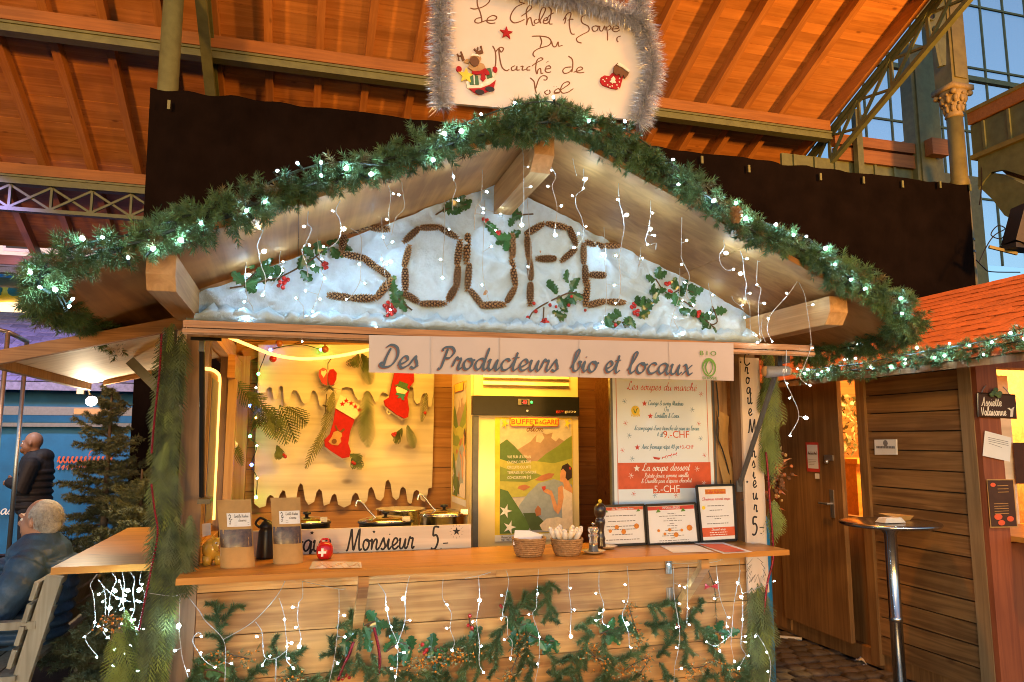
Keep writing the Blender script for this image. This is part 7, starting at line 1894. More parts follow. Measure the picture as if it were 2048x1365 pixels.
star(b, mx(1270), mz(938), .020, M2); flake(b, mx(1259), mz(952), .016, M2); flake(b, mx(1390), mz(940), .016, M2); flake(b, mx(1403), mz(969), .014, M2)
b.build('lettering', 'ink_white', mb_)
b = MB(); u, v = mx(1270), mz(825)
fpoly(b, oval(u, v + .002, .026, .027, 20), MP, .0008); write(b, 'VEGAN', u, mz(836), .020, MP, .16, .056, slant=0, align='c'); b.build('vegan_mark', 'yellow', mb_)
b = MB(); ribbon(b, [(u - .012, v + .012), (u - .002, v - .012), (u + .006, v + .008), (u + .014, v + .014)], .005, on_y(.152)); b.build('vegan_leaf', 'ink_green', mb_)
# hanging kraft sheet and cable beside the menu
b = MB()
n = 10
for i in range(n + 1):
    for j in range(3):
        b.v.append((2.775 + .035 * j + .02 * (i / n), .13 - .02 * math.sin(i * .9 + j), 1.72 - .5 * i / n - .02 * j))
for i in range(n):
    for j in range(2): b.f.append((i * 3 + j, i * 3 + j + 1, i * 3 + j + 4, i * 3 + j + 3)); b.mi.append(0)
o = b.build('paper_sheet', 'kraft', None, True); tag(o, 'creased brown paper sheet hanging right of the menu', 'paper')
cord('black cable dangling right of the menu board', [(2.774,.12,1.874),(2.782,.12,1.775),(2.782,.12,1.69),(2.768,.12,1.578),(2.799,.12,1.494),(2.827,.12,1.397),(2.845,.12,1.3)], .004, 'black', 'power_cable', 'cable')

# ------------------------------------------------------------------ small framed menus on the counter
def frame(label, corners, yb, title, bg_lines, orange=False):
    """corners: (x,z) bl, br, tr, tl"""
    t = thing('framed_menu', (corners[0][0], yb, corners[0][1]), label, 'menu')
    bl, br, tr_, tl = corners
    b = MB(); b.prism([bl, br, tr_, tl], yb + .004, yb + .014); b.build('backing', 'black', t)
    b = MB()
    for p, q in ((bl, br), (br, tr_), (tr_, tl), (tl, bl)):
        b.beam((p[0], yb, p[1]), (q[0], yb, q[1]), .012, .011, (0, 1, 0))
    b.build('frame', 'black', t)
    b = MB(); b.poly([(p[0], yb + .003, p[1]) for p in (bl, br, tr_, tl)]); b.build('sheet', 'paper', t)
    def L(u, v, d):
        x = (bl[0] + (br[0] - bl[0]) * u) * (1 - v) + (tl[0] + (tr_[0] - tl[0]) * u) * v
        z = (bl[1] + (br[1] - bl[1]) * u) * (1 - v) + (tl[1] + (tr_[1] - tl[1]) * u) * v
        return (x, yb + .0025 - d, z)
    return t, L
def lines(L, rows, m, t, hgt=.010):
    b = MB()
    for (u0, u1, v) in rows:
        k = u0
        while k < u1:
            w = random.uniform(.03, .09)
            fpoly(b, [(k, v - hgt), (min(u1, k + w), v - hgt), (min(u1, k + w), v + hgt), (k, v + hgt)], L, .0008)
            k += w + .015
    b.build('lettering', m, t)
t, L = frame('left framed menu headed Des Producteurs locaux behind the mills', [(2.022,1.01),(2.273,1.011),(2.264,1.211),(2.017,1.209)], .03, '', 0)
b = MB(); fpoly(b, [(.03, .88), (.97, .88), (.97, .96), (.03, .96)], L, .0008); b.build('heading_band', 'ink_orange', t)
b = MB(); write(b, 'Des Producteurs locaux', .5, .895, .055, lambda u, v, d: L(u, v, d + .001), .12, .5, align='c'); b.build('lettering', 'ink_white', t)
lines(L, [(.12, .80, .74), (.16, .78, .60), (.12, .82, .47), (.14, .78, .39), (.24, .70, .26), (.1, .85, .13)], 'grey', t)
b = MB()
for k, (u, v, r) in enumerate(((.35, .45, .05), (.8, .46, .06), (.5, .33, .055), (.2, .36, .04))): fpoly(b, [(u + r * math.cos(a * .7854), v + 1.2 * r * math.sin(a * .7854)) for a in range(8)], L, .0015)
b.build('orange_motif', 'seab', t)
b = MB()
for u in (.12, .86): fpoly(b, [(u - .05, .83), (u + .05, .84), (u, .91)], L, .0018)
b.build('holly_motif', 'ink_green', t)
t, L = frame('middle framed sheet headed Infos Allergies', [(2.279,1.007),(2.575,1.008),(2.559,1.213),(2.27,1.209)], .02, '', 0)
b = MB(); fpoly(b, [(.03, .86), (.97, .86), (.97, .955), (.03, .955)], L, .0008); b.build('heading_band', 'ink_red', t)
q_ = L(.5, .882, .0022)
sans('lettering', 'INFOS ALLERGIES', t, q_, .013, 'ink_white', width=.10)
lines(L, [(.42, .58, .76), (.25, .78, .70), (.41, .59, .64), (.33, .70, .58), (.45, .55, .51), (.4, .6, .45), (.42, .58, .39), (.35, .65, .33), (.4, .62, .26), (.28, .72, .20), (.45, .55, .14), (.22, .80, .08), (.18, .84, .03)], 'grey', t, .008)
b = MB()
for k, (u, v, r) in enumerate(((.44, .35, .035), (.84, .38, .06), (.56, .22, .05), (.34, .25, .03), (.22, .34, .03), (.68, .33, .03))): fpoly(b, [(u + r * math.cos(a * .7854), v + 1.3 * r * math.sin(a * .7854)) for a in range(8)], L, .0015)
b.build('orange_motif', 'seab', t)
b = MB()
for u in (.24, .74): fpoly(b, [(u - .05, .80), (u + .05, .81), (u, .90)], L, .0018)
b.build('holly_motif', 'ink_green', t)
t, L = frame('tall right framed menu with yellow heading and red band', [(2.587,1.012),(2.796,1.015),(2.791,1.307),(2.565,1.305)], .01, '', 0)
b = MB(); fpoly(b, [(.22, .84), (.78, .84), (.78, .93), (.22, .93)], L, .0008); b.build('heading_label', 'seab', t)
b = MB(); write(b, 'Buffet de la Gare', .5, .86, .05, lambda u, v, d: L(u, v, d + .001), .13, .5, align='c', slant=0); write(b, 'Christmas market soups', .5, .73, .055, L, .12, .78, align='c'); b.build('lettering', 'ink_red', t)
lines(L, [(.25, .7, .63), (.3, .65, .55), (.2, .82, .44), (.42, .60, .395), (.2, .80, .31)], 'grey', t, .007)
b = MB(); fpoly(b, [(.03, .08), (.97, .08), (.97, .24), (.03, .24)], L, .0008); b.build('dessert_band', 'ink_orange', t)
b = MB(); write(b, 'Dessert soup', .5, .185, .05, lambda u, v, d: L(u, v, d + .001), .13, .4, align='c'); b.build('lettering', 'ink_white', t)
lines(lambda u, v, d: L(u, v, d + .001), [(.25, .75, .15), (.25, .75, .11)], 'ink_white', t, .006)
b = MB(); fpoly(b, [(.14 + .05 * math.cos(a * .7854), .60 + .035 * math.sin(a * .7854)) for a in range(8)], L, .0012); b.build('yellow_dot', 'yellow', t)
# loose papers
b = MB(); b.poly([(2.322,-.026,1.006),(2.52,-.045,1.006),(2.48,-.287,1.006),(2.271,-.261,1.006)]); o = b.build('paper_sheet', 'paper'); tag(o, 'white sheet lying flat on the right end of the counter', 'paper')
b = MB(); b.poly([(2.539,.009,1.008),(2.7,-.017,1.008),(2.653,-.355,1.008),(2.48,-.371,1.008)]); o = b.build('menu_sheet', 'paper'); tag(o, 'laminated red menu sheet lying on the counter end', 'menu')
b = MB(); b.poly([(2.531,-.055,1.01),(2.657,-.072,1.01),(2.626,-.337,1.01),(2.509,-.337,1.01)]); b.build('print', 'ink_orange', o)
b = MB(); b.poly([(.565,-.239,1.006),(.784,-.276,1.006),(.793,-.115,1.006),(.585,-.041,1.006)]); o = b.build('taped_label', 'china'); tag(o, 'worn cracked paper label stuck on the counter below the red bell', 'label')
b = MB(); pts_ = [(.59,-.226,1.007),(.636,-.104,1.007),(.663,-.233,1.007),(.722,-.114,1.007),(.735,-.254,1.007),(.775,-.144,1.007),(.777,-.253,1.007)]; b.tube(pts_, .0008, 3); b.tube([(.615,-.084,1.007),(.641,-.253,1.007),(.7,-.122,1.007),(.709,-.273,1.007),(.765,-.196,1.007)], .0008, 3); b.build('crack', 'counter', o)

# ------------------------------------------------------------------ things on the counter
CZ = 1.004
p = Vector((.16,.023,1.004))
pg = thing('piggy_bank', p, 'yellow glazed piggy bank at the left end of the counter', 'piggy bank')
b = MB(); b.ball(p + Vector((0, 0, .065)), .052, 24, 16, (1.0, .95, .95))
for dx in (-.025, .025):
    for dy in (-.025, .02): b.tube([p + Vector((dx, dy, .0)), p + Vector((dx, dy, .04))], [.018, .022], 12)
b.ball(p + Vector((.022, -.025, .082)), .034, 20, 14)
b.build('body', 'pig', pg, True)
b = MB(); b.lathe([(.017, 0), (.018, .01), (.016, .016), (.0, .017)], p + Vector((.036, -.052, .082)), 16, (.5, -.85, -.05)); b.build('snout', 'snout', pg, True)
for s in (-1, 1):
    b = MB(); c = p + Vector((.018 + s * .018, -.02 + s * .008, .112)); b.add([c + Vector((-.01, 0, 0)), c + Vector((.01, 0, 0)), c + Vector((s * .012, -.008, .022)), c + Vector((0, .008, 0))], [(0, 1, 2), (1, 3, 2), (3, 0, 2)]); b.build('ear', 'pig', pg)
    b = MB(); b.ball(p + Vector((.024 + s * .012, -.054 + s * .006, .097)), .0055, 10, 8); e = b.build('eye', 'ink_white', pg, True)
    b = MB(); b.ball(p + Vector((.026 + s * .012, -.0585 + s * .006, .097)), .0026, 8, 6); b.build('pupil', 'ink', e, True)
b = MB(); b.tube(smoothpts([p + Vector((.022, -.062, .066)), p + Vector((.034, -.066, .060)), p + Vector((.048, -.056, .066))], 4), .0016, 5); b.build('mouth', 'snout', pg)
b = MB(); b.tube(smoothpts([p + Vector((-.048, .02, .07)), p + Vector((-.062, .02, .08)), p + Vector((-.056, .02, .09)), p + Vector((-.068, .02, .085))], 4), .004, 6); b.build('tail', 'pig', pg)
def pouch(label, base, w, h, lean, lab):
    t = thing('coffee_pouch', base, label, 'pouch')
    bx, by, bz = base
    n, m_ = 8, 12
    def S_(u, v, side):
        d = .034 * (1 - v) ** .7 * math.sqrt(max(0, 1 - (2 * u - 1) ** 4))
        return (bx + (u - .5) * w * (1 - .03 * math.sin(v * 3.1)) + lean * v * .12, by - side * (d + .003) + .02 * v + .004 * noise.noise((u * 4, v * 5, bx)), bz + v * h)
    b = MB()
    for side in (1, -1):
        b0 = len(b.v)
        for i in range(n + 1):
            for j in range(m_ + 1): b.v.append(S_(i / n, j / m_, side))
        for i in range(n):
            for j in range(m_):
                a = b0 + i * (m_ + 1) + j; b.f.append((a, a + m_ + 1, a + m_ + 2, a + 1)); b.mi.append(0)
    b.build('bag', 'kraft', t, True)
    def on_b(u, v, d):
        x, y, z = S_(u, v, 1); return (x, y - d - .001, z)
    def patch(u0, u1, v0, v1, d, m, name):
        b = MB(); b0 = 0
        for i in range(7):
            for j in range(7):
                b.v.append(on_b(u0 + (u1 - u0) * i / 6, v0 + (v1 - v0) * j / 6, d + (.002 * noise.noise((i * .6, j * .6, 3)) if name == 'window' else 0)))
        for i in range(6):
            for j in range(6): a = i * 7 + j; b.f.append((a, a + 7, a + 8, a + 1)); b.mi.append(0)
        return b.build(name, m, t, True)
    patch(.03, .97, .30, .56, .0008, 'film', 'window')
    o = patch(.26, .96, .60, .80, .0012, 'paper', 'label')
    b = MB()
    write(b, 'Lentille Madras', .48, .735, .045, lambda u, v, d: on_b(u, v, .0018), .12, .42, slant=0); write(b, "d'Yverne", .60, .675, .045, lambda u, v, d: on_b(u, v, .0018), .12, .24, slant=0)
    for v in (.655, .625): ribbon(b, [(.48, v), (.92, v)], .006, lambda u, v, d: on_b(u, v, .0018), sub=1)
    ribbon(b, [(.31, .76), (.36, .78), (.38, .74), (.33, .72), (.36, .70), (.42, .71)], .012, lambda u, v, d: on_b(u, v, .0018)); ribbon(b, [(.33, .67), (.37, .68), (.36, .64), (.32, .65)], .01, lambda u, v, d: on_b(u, v, .0018))
    b.build('lettering', 'ink', o)
pouch('brown paper pouch with clear window next to the piggy bank', (.27,-.09,1.004), .142, .285, -.25, '')
pouch('brown paper pouch with clear window in front of the black flask', (.479,-.041,1.004), .130, .285, -.2, '')
p = Vector((.638,.031,1.004))
bl = thing('cow_bell', p, 'small red bell with a white cross on the counter', 'bell')
b = MB(); b.lathe([(.024, .0), (.030, .004), (.037, .02), (.0385, .04), (.036, .058), (.028, .070), (.014, .076), (.0, .077)], p, 24); b.build('bell_body', 'bell', bl, True)
b = MB(); b.tube(smoothpts([p + Vector((-.016, 0, .072)), p + Vector((-.014, 0, .088)), p + Vector((.014, 0, .088)), p + Vector((.016, 0, .072))], 4), .005, 6); b.build('handle', 'bell', bl, True)
b = MB(); c = p + Vector((-.012, -.036, .034))
b.box((c.x - .005, c.y - .006, c.z - .018), (c.x + .005, c.y + .004, c.z + .018)); b.box((c.x - .018, c.y - .0055, c.z - .005), (c.x + .0175, c.y + .003, c.z + .005)); b.build('cross', 'ink_white', bl)
p = Vector((.375,.121,1.004))
ft = thing('vacuum_flask', p, 'matt black vacuum flask between the two paper pouches', 'flask')
b = MB(); b.lathe([(.040, 0), (.042, .01), (.036, .12), (.030, .135), (.034, .14), (.034, .148), (.022, .165), (.012, .172), (.0, .173)], p, 24); b.build('bottle', 'black', ft, True)
b = MB(); b.tube(smoothpts([p + Vector((-.03, 0, .14)), p + Vector((-.05, 0, .16)), p + Vector((-.03, -.01, .185)), p + Vector((0, 0, .17))], 4), .006, 6); b.build('handle', 'black', ft, True)
b = MB(); q_ = [(.105,.05,1.119),(.14,.05,1.127),(.136,.05,1.18),(.1,.05,1.176)]; b.poly(q_); o = b.build('note_card', 'paper'); tag(o, 'small pale note card behind the piggy bank', 'card')
# baskets
def basket(label, base, r, h):
    t = thing('bread_basket', base, label, 'basket')
    b = MB()
    for k in range(9):
        f = k / 8; rr = r * (.72 + .28 * f ** .6)
        ring = [(base[0] + rr * math.cos(a * 6.283 / 28), base[1] + rr * math.sin(a * 6.283 / 28), base[2] + .006 + f * (h - .01) + .0012 * math.sin(a * 2.1 + k * 1.6)) for a in range(29)]
        b.tube(ring, .0062, 6, False)
    for a in range(0, 28, 2):
        t_ = a * 6.283 / 28
        b.tube([(base[0] + r * .74 * math.cos(t_), base[1] + r * .74 * math.sin(t_), base[2] + .004), (base[0] + r * 1.01 * math.cos(t_), base[1] + r * 1.01 * math.sin(t_), base[2] + h)], .003, 4)
    b.lathe([(.0, .004), (r * .74, .004)], base, 24)
    b.build('weave', 'wicker', t, True)
p1 = (1.575,-.145,1.004); basket('left wicker basket holding paper napkins', p1, .078, .085)
b = MB()
for k in range(7):
    c = Vector(p1) + Vector((-.01 + .012 * k - .03, -.02 + .004 * k, .055))
    b.add([c + Vector((-.045, 0, 0)), c + Vector((.05, .004, 0)), c + Vector((.045, .02, .062 - .004 * k)), c + Vector((-.03, .02, .066 - .004 * k)), c + Vector((-.045, .003, 0)), c + Vector((.05, .007, 0))], [(0, 1, 2, 3), (5, 4, 3, 2)])
o = b.build('napkins', 'paper'); tag(o, 'white paper napkins standing in the left basket', 'napkins')
p2 = (1.759,-.166,1.004); basket('right wicker basket holding wrapped cutlery', p2, .074, .078)
for k in range(11):
    b = MB(); a = k * 2.4; rr = .012 + .045 * (k / 11)
    c = Vector(p2) + Vector((rr * math.cos(a), rr * math.sin(a) * .8, .055)); d = Vector((math.cos(a) * .55, math.sin(a) * .4 - .2, 1)).normalized()
    b.capsule([c, c + d * .05, c + d * .075], [.010, .014, .011], 8)
    o = b.build('wrapped_spoon', 'china', None, True); tag(o, 'spoon wrapped in a white paper sleeve in the right basket', 'cutlery', 'wrapped spoons in the basket')
# mills and saucers
for lab, q_ in (('white saucer under the clear salt mill', (1.893,-.171,1.004)), ('white saucer under the dark pepper mill', (2.016,-.035,1.004))):
    b = MB(); b.lathe([(.0, .004), (.03, .004), (.045, .008), (.056, .016), (.058, .017), (.045, .012), (.03, .008), (.0, .007)], q_, 28); o = b.build('saucer', 'china', None, True); tag(o, lab, 'saucer')
q_ = Vector((1.893,-.171,1.004)) + Vector((0, 0, .009))
sm_ = thing('salt_mill', q_, 'clear acrylic salt mill on a white saucer', 'mill')
b = MB(); b.lathe([(.024, 0), (.026, .006), (.021, .014), (.021, .066), (.026, .074), (.026, .08), (.019, .086), (.024, .096), (.026, .106), (.022, .116), (.012, .119), (.0, .119)], q_, 24); b.build('body', 'acryl', sm_, True)
b = MB(); b.lathe([(.0, .004), (.017, .004), (.017, .032), (.0, .034)], q_, 16); b.build('salt_fill', 'salt', sm_)
b = MB(); b.lathe([(.003, .116), (.003, .124), (.008, .128), (.008, .136), (.003, .140), (.0, .14)], q_, 12); b.build('knob', 'chrome', sm_, True)
q_ = Vector((1.981,-.06,1.004)) + Vector((0, .01, .009))
pm = thing('pepper_mill', q_, 'tall dark wooden pepper mill with brass knob beside the salt', 'mill')
b = MB(); b.lathe([(.025, 0), (.027, .012), (.022, .03), (.025, .045), (.021, .06), (.018, .085), (.022, .11), (.026, .125), (.023, .14), (.018, .146), (.027, .16), (.031, .18), (.029, .2), (.02, .214), (.008, .22), (.0, .22)], q_, 24); b.build('body', 'pepper', pm, True)
b = MB(); b.lathe([(.004, .218), (.009, .224), (.009, .234), (.004, .238), (.0, .238)], q_, 12); b.build('knob', 'yellow', pm, True)
# lying price board behind the counter, soup kettles
hb = thing('price_board', (.95, .20, 1.0), 'long wooden board lettered Croque Monsieur 5.- standing behind the counter', 'sign')
b = MB(); b.prism([(.259,.985),(1.373,.972),(1.372,1.119),(.252,1.119)], .205, .225); b.build('board', 'board', hb)
b = MB(); P = on_y(.2045)
for s, a_, y0, b2, y1, hh in (('Croque', 545, 1106, 662, 1104, .105), ('Monsieur', 692, 1101, 828, 1097, .105), ('5', 860, 1098, 878, 1097, .115)):
    (x0, z0), = [[(.403,1.016),(.746,1.011),(1.161,1.002)][('Croque', 'Monsieur', '5').index(s)]]
    (x1, z1), = [[(.675,1.01),(1.08,1.008),(1.207,1.003)][('Croque', 'Monsieur', '5').index(s)]]
    write(b, s, x0, z0, hh, P, .085, x1 - x0, slant=.08, sub=5)
(u, v), = [(1.227,1.017)]
ribbon(b, [(u - .012, v - .014), (u - .008, v - .012)], .012, P, sub=1); ribbon(b, [(u, v + .012), (u + .026, v + .013)], .010, P, sub=1)
for s, r in zip([(1.296,1.086),(.582,1.103),(.879,1.098),(.708,.996)], (.022, .011, .009, .013)): star(b, s[0], s[1], r, P, inner=.4)
s = [(1.296,1.086)][0]
for k in range(12): ribbon(b, [(s[0] + .027 * math.cos(k * .5236), s[1] + .027 * math.sin(k * .5236)), (s[0] + .036 * math.cos(k * .5236), s[1] + .036 * math.sin(k * .5236))], .002, P, sub=1)
b.build('lettering', 'ink', hb)
b = MB(); b.box((.15, .30, .1), (1.45, .95, .90)); o = b.build('worktop', 'alu'); tag(o, 'steel worktop behind the counter carrying the soup kettles', 'worktop')
def kettle(label, c, r, h, m, lid=True, ladle=None):
    t = thing('soup_kettle', (c[0], c[1], .9), label, 'kettle')
    b = MB(); b.lathe([(r * .96, .9), (r, .92), (r, h - .012), (r * 1.05, h - .006), (r * 1.05, h), (r * .97, h)], (c[0], c[1], 0), 36); b.build('pot', m, t, True)
    if lid:
        b = MB(); b.lathe([(r * 1.03, h), (r * 1.0, h + .008), (r * .6, h + .022), (.0, h + .028)], (c[0], c[1], 0), 32); b.build('lid', 'pot', t, True)
        b = MB(); b.lathe([(.008, h + .026), (.01, h + .036), (.022, h + .04), (.022, h + .05), (.0, h + .054)], (c[0], c[1], 0), 14); b.build('lid_knob', 'black', t, True)
        b = MB(); b.box((c[0] + r * .55, c[1] - r * .75, h + .004), (c[0] + r * .85, c[1] - r * .55, h + .03)); b.build('hinge', 'chrome', t)
    if ladle:
        b = MB(); b.tube(smoothpts([(c[0] + ladle * .02, c[1] - .03, h - .05), (c[0] - ladle * r * .6, c[1] - .03, h + .05), (c[0] - ladle * r * .9, c[1] - .03, h + .10), (c[0] - ladle * r * 1.1, c[1] - .03, h + .11), (c[0] - ladle * r * 1.15, c[1] - .03, h + .08)], 5), .006, 6); b.build('ladle', 'chrome', t, True)
kettle('black soup kettle half hidden by the paper pouches', (.56, .55), .12, (.576,.45,1.12)[2], 'black')
kettle('black soup kettle with lid and ladle in the middle of the row', (.97, .52), .14, (.877,.4,1.116)[2], 'black', ladle=1)
kettle('polished steel soup kettle nearest the fridge', (1.31, .62), .135, (1.209,.5,1.135)[2], 'pot', ladle=1)
kettle('open steel stock pot behind the kettles', (1.10, .86), .14, (1.019,.73,1.149)[2], 'pot', lid=False)

# small papers on the side shelf
b = MB(); b.poly([(-.26, .75, 1.0065), (-.06, .72, 1.0065), (-.06, .98, 1.0065), (-.2, 1.02, 1.0065)]); o = b.build('paper_sheet', 'paper'); tag(o, 'white paper with a green corner on the left shelf', 'paper')
b = MB(); b.poly([(-.26, .75, 1.008), (-.19, .74, 1.008), (-.17, 1.02, 1.008), (-.2, 1.02, 1.008)]); b.build('green_print', 'ink_green', o)
# ================================================================== LEFT BACKGROUND
bo = thing('blue_booth', (-3, 8, 0), 'booth walled with blue tarpaulin and a white shelf beam on the left', 'booth')
b = MB()
nx, nz = 40, 10
for i in range(nx + 1):
    for j in range(nz + 1):
        x = -6.5 + 6.5 * i / nx; z = .1 + 1.68 * j / nz
        b.v.append((x, 7.6 + .03 * noise.noise((x * 2.5, z * .8, 1)), z))
for i in range(nx):
    for j in range(nz):
        a = i * (nz + 1) + j; b.f.append((a, a + nz + 1, a + nz + 2, a + 1)); b.mi.append(0)
b.build('front_tarpaulin', 'blue_tarp', bo, True)
b = MB(); b.box((-6.5, 8.4, .1), (0.6, 8.45, 2.45)); b.build('rear_tarpaulin', 'blue_tarp', bo)
zz = (-2.658,7.5,1.929)[2]
b = MB(); b.box((-6.0, 7.4, zz - .06), (-.9, 7.55, zz + .05)); b.build('shelf_beam', 'grey', bo)
b = MB(); b.box((-2.35, 7.39, zz - .045), (-1.95, 7.399, zz + .03)); b.build('red_stripe', 'snout', bo)
b = MB(); b.box((-6.0, 7.45, zz - .21), (-.9, 7.6, zz - .16)); b.build('counter_edge', 'grey', bo)
b = MB(); P = on_y(7.55)
for k in range(13):
    (x0, z0), = [(-2.541,1.277)]
    u = x0 + .052 * k
    ribbon(b, [(u, z0 - .02), (u + .03, z0 + .05), (u + .012, z0 + .03), (u + .04, z0 - .03), (u + .06, z0)], .018, P, sub=3)
    ribbon(b, [(u, z0 - .10), (u + .035, z0 - .06), (u + .02, z0 - .12)], .018, P, sub=2)
    if k in (7, 11): ribbon(b, [(u, z0 + .05), (u + .02, z0 + .12), (u + .06, z0 + .13)], .012, P, sub=2)
b.build('lettering', 'ink_orange', bo)
b = MB()
(x0, z0), = [(-3.126,.599)]
write(b, 'as', x0 - .02, z0, .14, P, .1); b.build('lettering', 'ink_white', bo)
# slate roof above the booth
sr = thing('slate_roof', (-3, 8.8, 2.4), 'slate roof of the fairground booth in violet light', 'roof')
b = MB(); b.add([(-7, 7.9, 2.32), (0.8, 7.9, 2.32), (0.8, 10.1, 3.58), (-7, 10.1, 3.58)], [(0, 1, 2, 3)]); b.build('roof_deck', 'dark', sr)
slm = MB(); slm.box((-.11, 0, 0), (.11, .20, .010))
sme2 = mesh_of(slm, 'slate', 'slate')
ang = math.atan2(3.58 - 2.32, 2.2)
n_ = 0
for r_ in range(16):
    for k in range(18):
        s_ = r_ * .158
        x = -4.9 + .225 * k + (r_ % 2) * .11
        o = put(sme2, 'slate', sr, (x, 7.9 + s_ * math.cos(ang), 2.33 + s_ * math.sin(ang) + .012)); o.rotation_euler = (ang - .05 + random.uniform(-.02, .02), 0, random.uniform(-.02, .02)); n_ += 1
b = MB(); b.box((-7, 7.86, 2.22), (.8, 7.92, 2.33)); b.build('eave_board', 'slate', sr)
lamp('fair_lamp', 'SPOT', (-4.4, 6.0, 5.0), 620, (.36, .26, 1.0), .15, (-2.6, 9.0, 2.9), 60, .6)
lamp('fair_lamp', 'SPOT', (-2.6, 5.4, 3.0), 90, (.75, .85, 1.0), .1, (-3.0, 7.6, 1.3), 110, .8)
# lit spot lamp
so_ = thing('spotlight', (-.799,1.75,1.806), 'bright round spotlight shining under the raised side flap', 'spotlight')
c = Vector((-.79,1.75,1.796))
M['spot_glow'] = glow('spot_glow', (1.0, .97, .90), 14.0)
b = MB(); b.lathe([(.0, 0), (.033, 0), (.035, -.008), (.0, -.009)], c, 24, (.35, -1, -.45)); b.build('lens', 'spot_glow', so_, True)
b = MB(); b.lathe([(.037, -.004), (.037, -.02), (.026, -.055), (.012, -.065), (.0, -.065)], c, 24, (.35, -1, -.45)); b.build('housing', 'black', so_, True)
b = MB(); b.tube([c + Vector((-.02, .05, .02)), c + Vector((-.04, .04, .10)), c + Vector((-.06, -.1, .13))], .007, 8); b.box((c.x - .085, c.y - .02, c.z + .045), (c.x - .045, c.y + .02, c.z + .075)); b.build('bracket', 'alu', so_)
lamp('spot_lamp', 'SPOT', tuple(c + Vector((.015, -.05, -.02))), 16, (1.0, .80, .52), .03, tuple(c + Vector((.4, -1.2, -.55))), 165, .3)
# tube frame
tf = thing('tube_rack', (-2.2, 4.6, 0), 'tall frame of pale metal tubes at the left edge', 'rack')
for nm, pts in (('upright', [(-2.249,4.6,2.586),(-2.222,4.6,2.124),(-2.213,4.6,1.692)]), ('upright', [(-2.175,4.9,2.529),(-2.163,4.9,2.149),(-2.182,4.9,1.698)])):
    p0, p1 = Vector(pts[0]), Vector(pts[-1])
    b = MB(); b.tube([p0, (p0.x, p0.y, .0)], .022, 10); b.build(nm, 'alu', tf, True)
b = MB(); b.tube([(-2.25,4.6,2.591), (-2.171,4.9,2.534)], .022, 10); b.build('crossbar', 'alu', tf, True)
b = MB(); b.tube([(-2.574,4.6,2.656), (-2.25,4.6,2.591)], .02, 10); b.build('crossbar', 'alu', tf, True)
# carousel far behind
ca = thing('carousel', (-5.072,15,4.665), 'brightly lit carousel canopy with green scallops far behind', 'carousel')
c = Vector((-5.22,15,4.657)); 
M['cream_lit'] = glow('lit_canopy', (1.0, .72, .42), .9); M['festoon'] = glow('festoon_lamp', (1.0, .70, .35), 8.0)
b = MB(); b.lathe([(1.0, .0), (1.0, .25), (.2, .9), (.0, .95)], c + Vector((.1, 0, .12)), 32); b.build('canopy', 'blue_tarp', ca, True)
b = MB(); b.lathe([(1.06, -.18), (1.12, -.05), (1.06, .12)], c + Vector((.1, 0, 0)), 40); b.build('rounding_board', 'yellow', ca, True)
for k in range(18):
    t_ = 6.283 * k / 18
    b = MB(); q_ = c + Vector((.1 + 1.13 * math.cos(t_), 1.13 * math.sin(t_), -.02)); b.ball(q_, .13, 10, 6, (1, .35 + .65 * abs(math.cos(t_)), .9)); b.build('scallop', 'teal_felt', ca, True)
b = MB(); b.lathe([(.98, -.55), (1.0, -.3), (.95, -.22)], c + Vector((.1, 0, 0)), 32); b.build('soffit', 'cream_lit', ca, True)
for k in range(10):
    t_ = 6.283 * k / 10
    b = MB(); q_ = c + Vector((.1 + .85 * math.cos(t_), .85 * math.sin(t_), -3.0)); b.tube([q_, q_ + Vector((0, 0, 2.8))], .04, 8); b.build('pole', 'yellow', ca)
lm_ = MB(); lm_.ball((0, 0, 0), .045, 8, 6); fest = mesh_of(lm_, 'festoon_lamp', 'festoon', True)
for k in range(26):
    t_ = 6.283 * k / 26
    put(fest, 'lamp', ca, c + Vector((.1 + 1.02 * math.cos(t_), 1.02 * math.sin(t_), -.62)))
for q_ in [(-5.964,15,5.069),(-5.918,15,4.733),(-5.938,15,4.507),(-5.742,15,4.461),(-5.68,15,4.295),(-5.557,15,4.832)]:
    put(fest, 'lamp', ca, q_, None, 1.6)
b = MB(); b.beam((-5.68,15,5.543), (-5.835,15,4.176), .12, .12); b.beam((-5.751,14.8,5.412), (-5.608,14.8,5.049), .14, .14); b.build('strut', 'yellow', ca)
fa = thing('far_building', (-8, 26, 0), 'pink lit house front beyond the market with pale windows', 'building')
b = MB(); b.box((-22, 26, 0), (4, 26.5, 13)); b.build('wall', 'china', fa)
for k in range(8):
    for j in range(3):
        x = -17 + 2.4 * k; z = 2.2 + 3.0 * j
        b = MB(); b.box((x, 25.93, z), (x + 1.0, 26.01, z + 1.7)); w = b.build('window', 'paper', fa)
        b = MB(); b.box((x + .1, 25.9, z + .1), (x + .9, 25.929, z + 1.6)); b.build('pane', 'dark', w)
lamp('fair_lamp', 'POINT', (-9, 21, 4.5), 900, (.85, .45, .62), .3)
b = MB(); b.box((-12, 12.0, (-4.767,12,4.397)[2]), (-2.5, 12.2, (-4.779,12,4.548)[2])); o = b.build('cross_beam', 'steel'); tag(o, 'dark green tie beam beyond the roof eave on the left', 'beam')

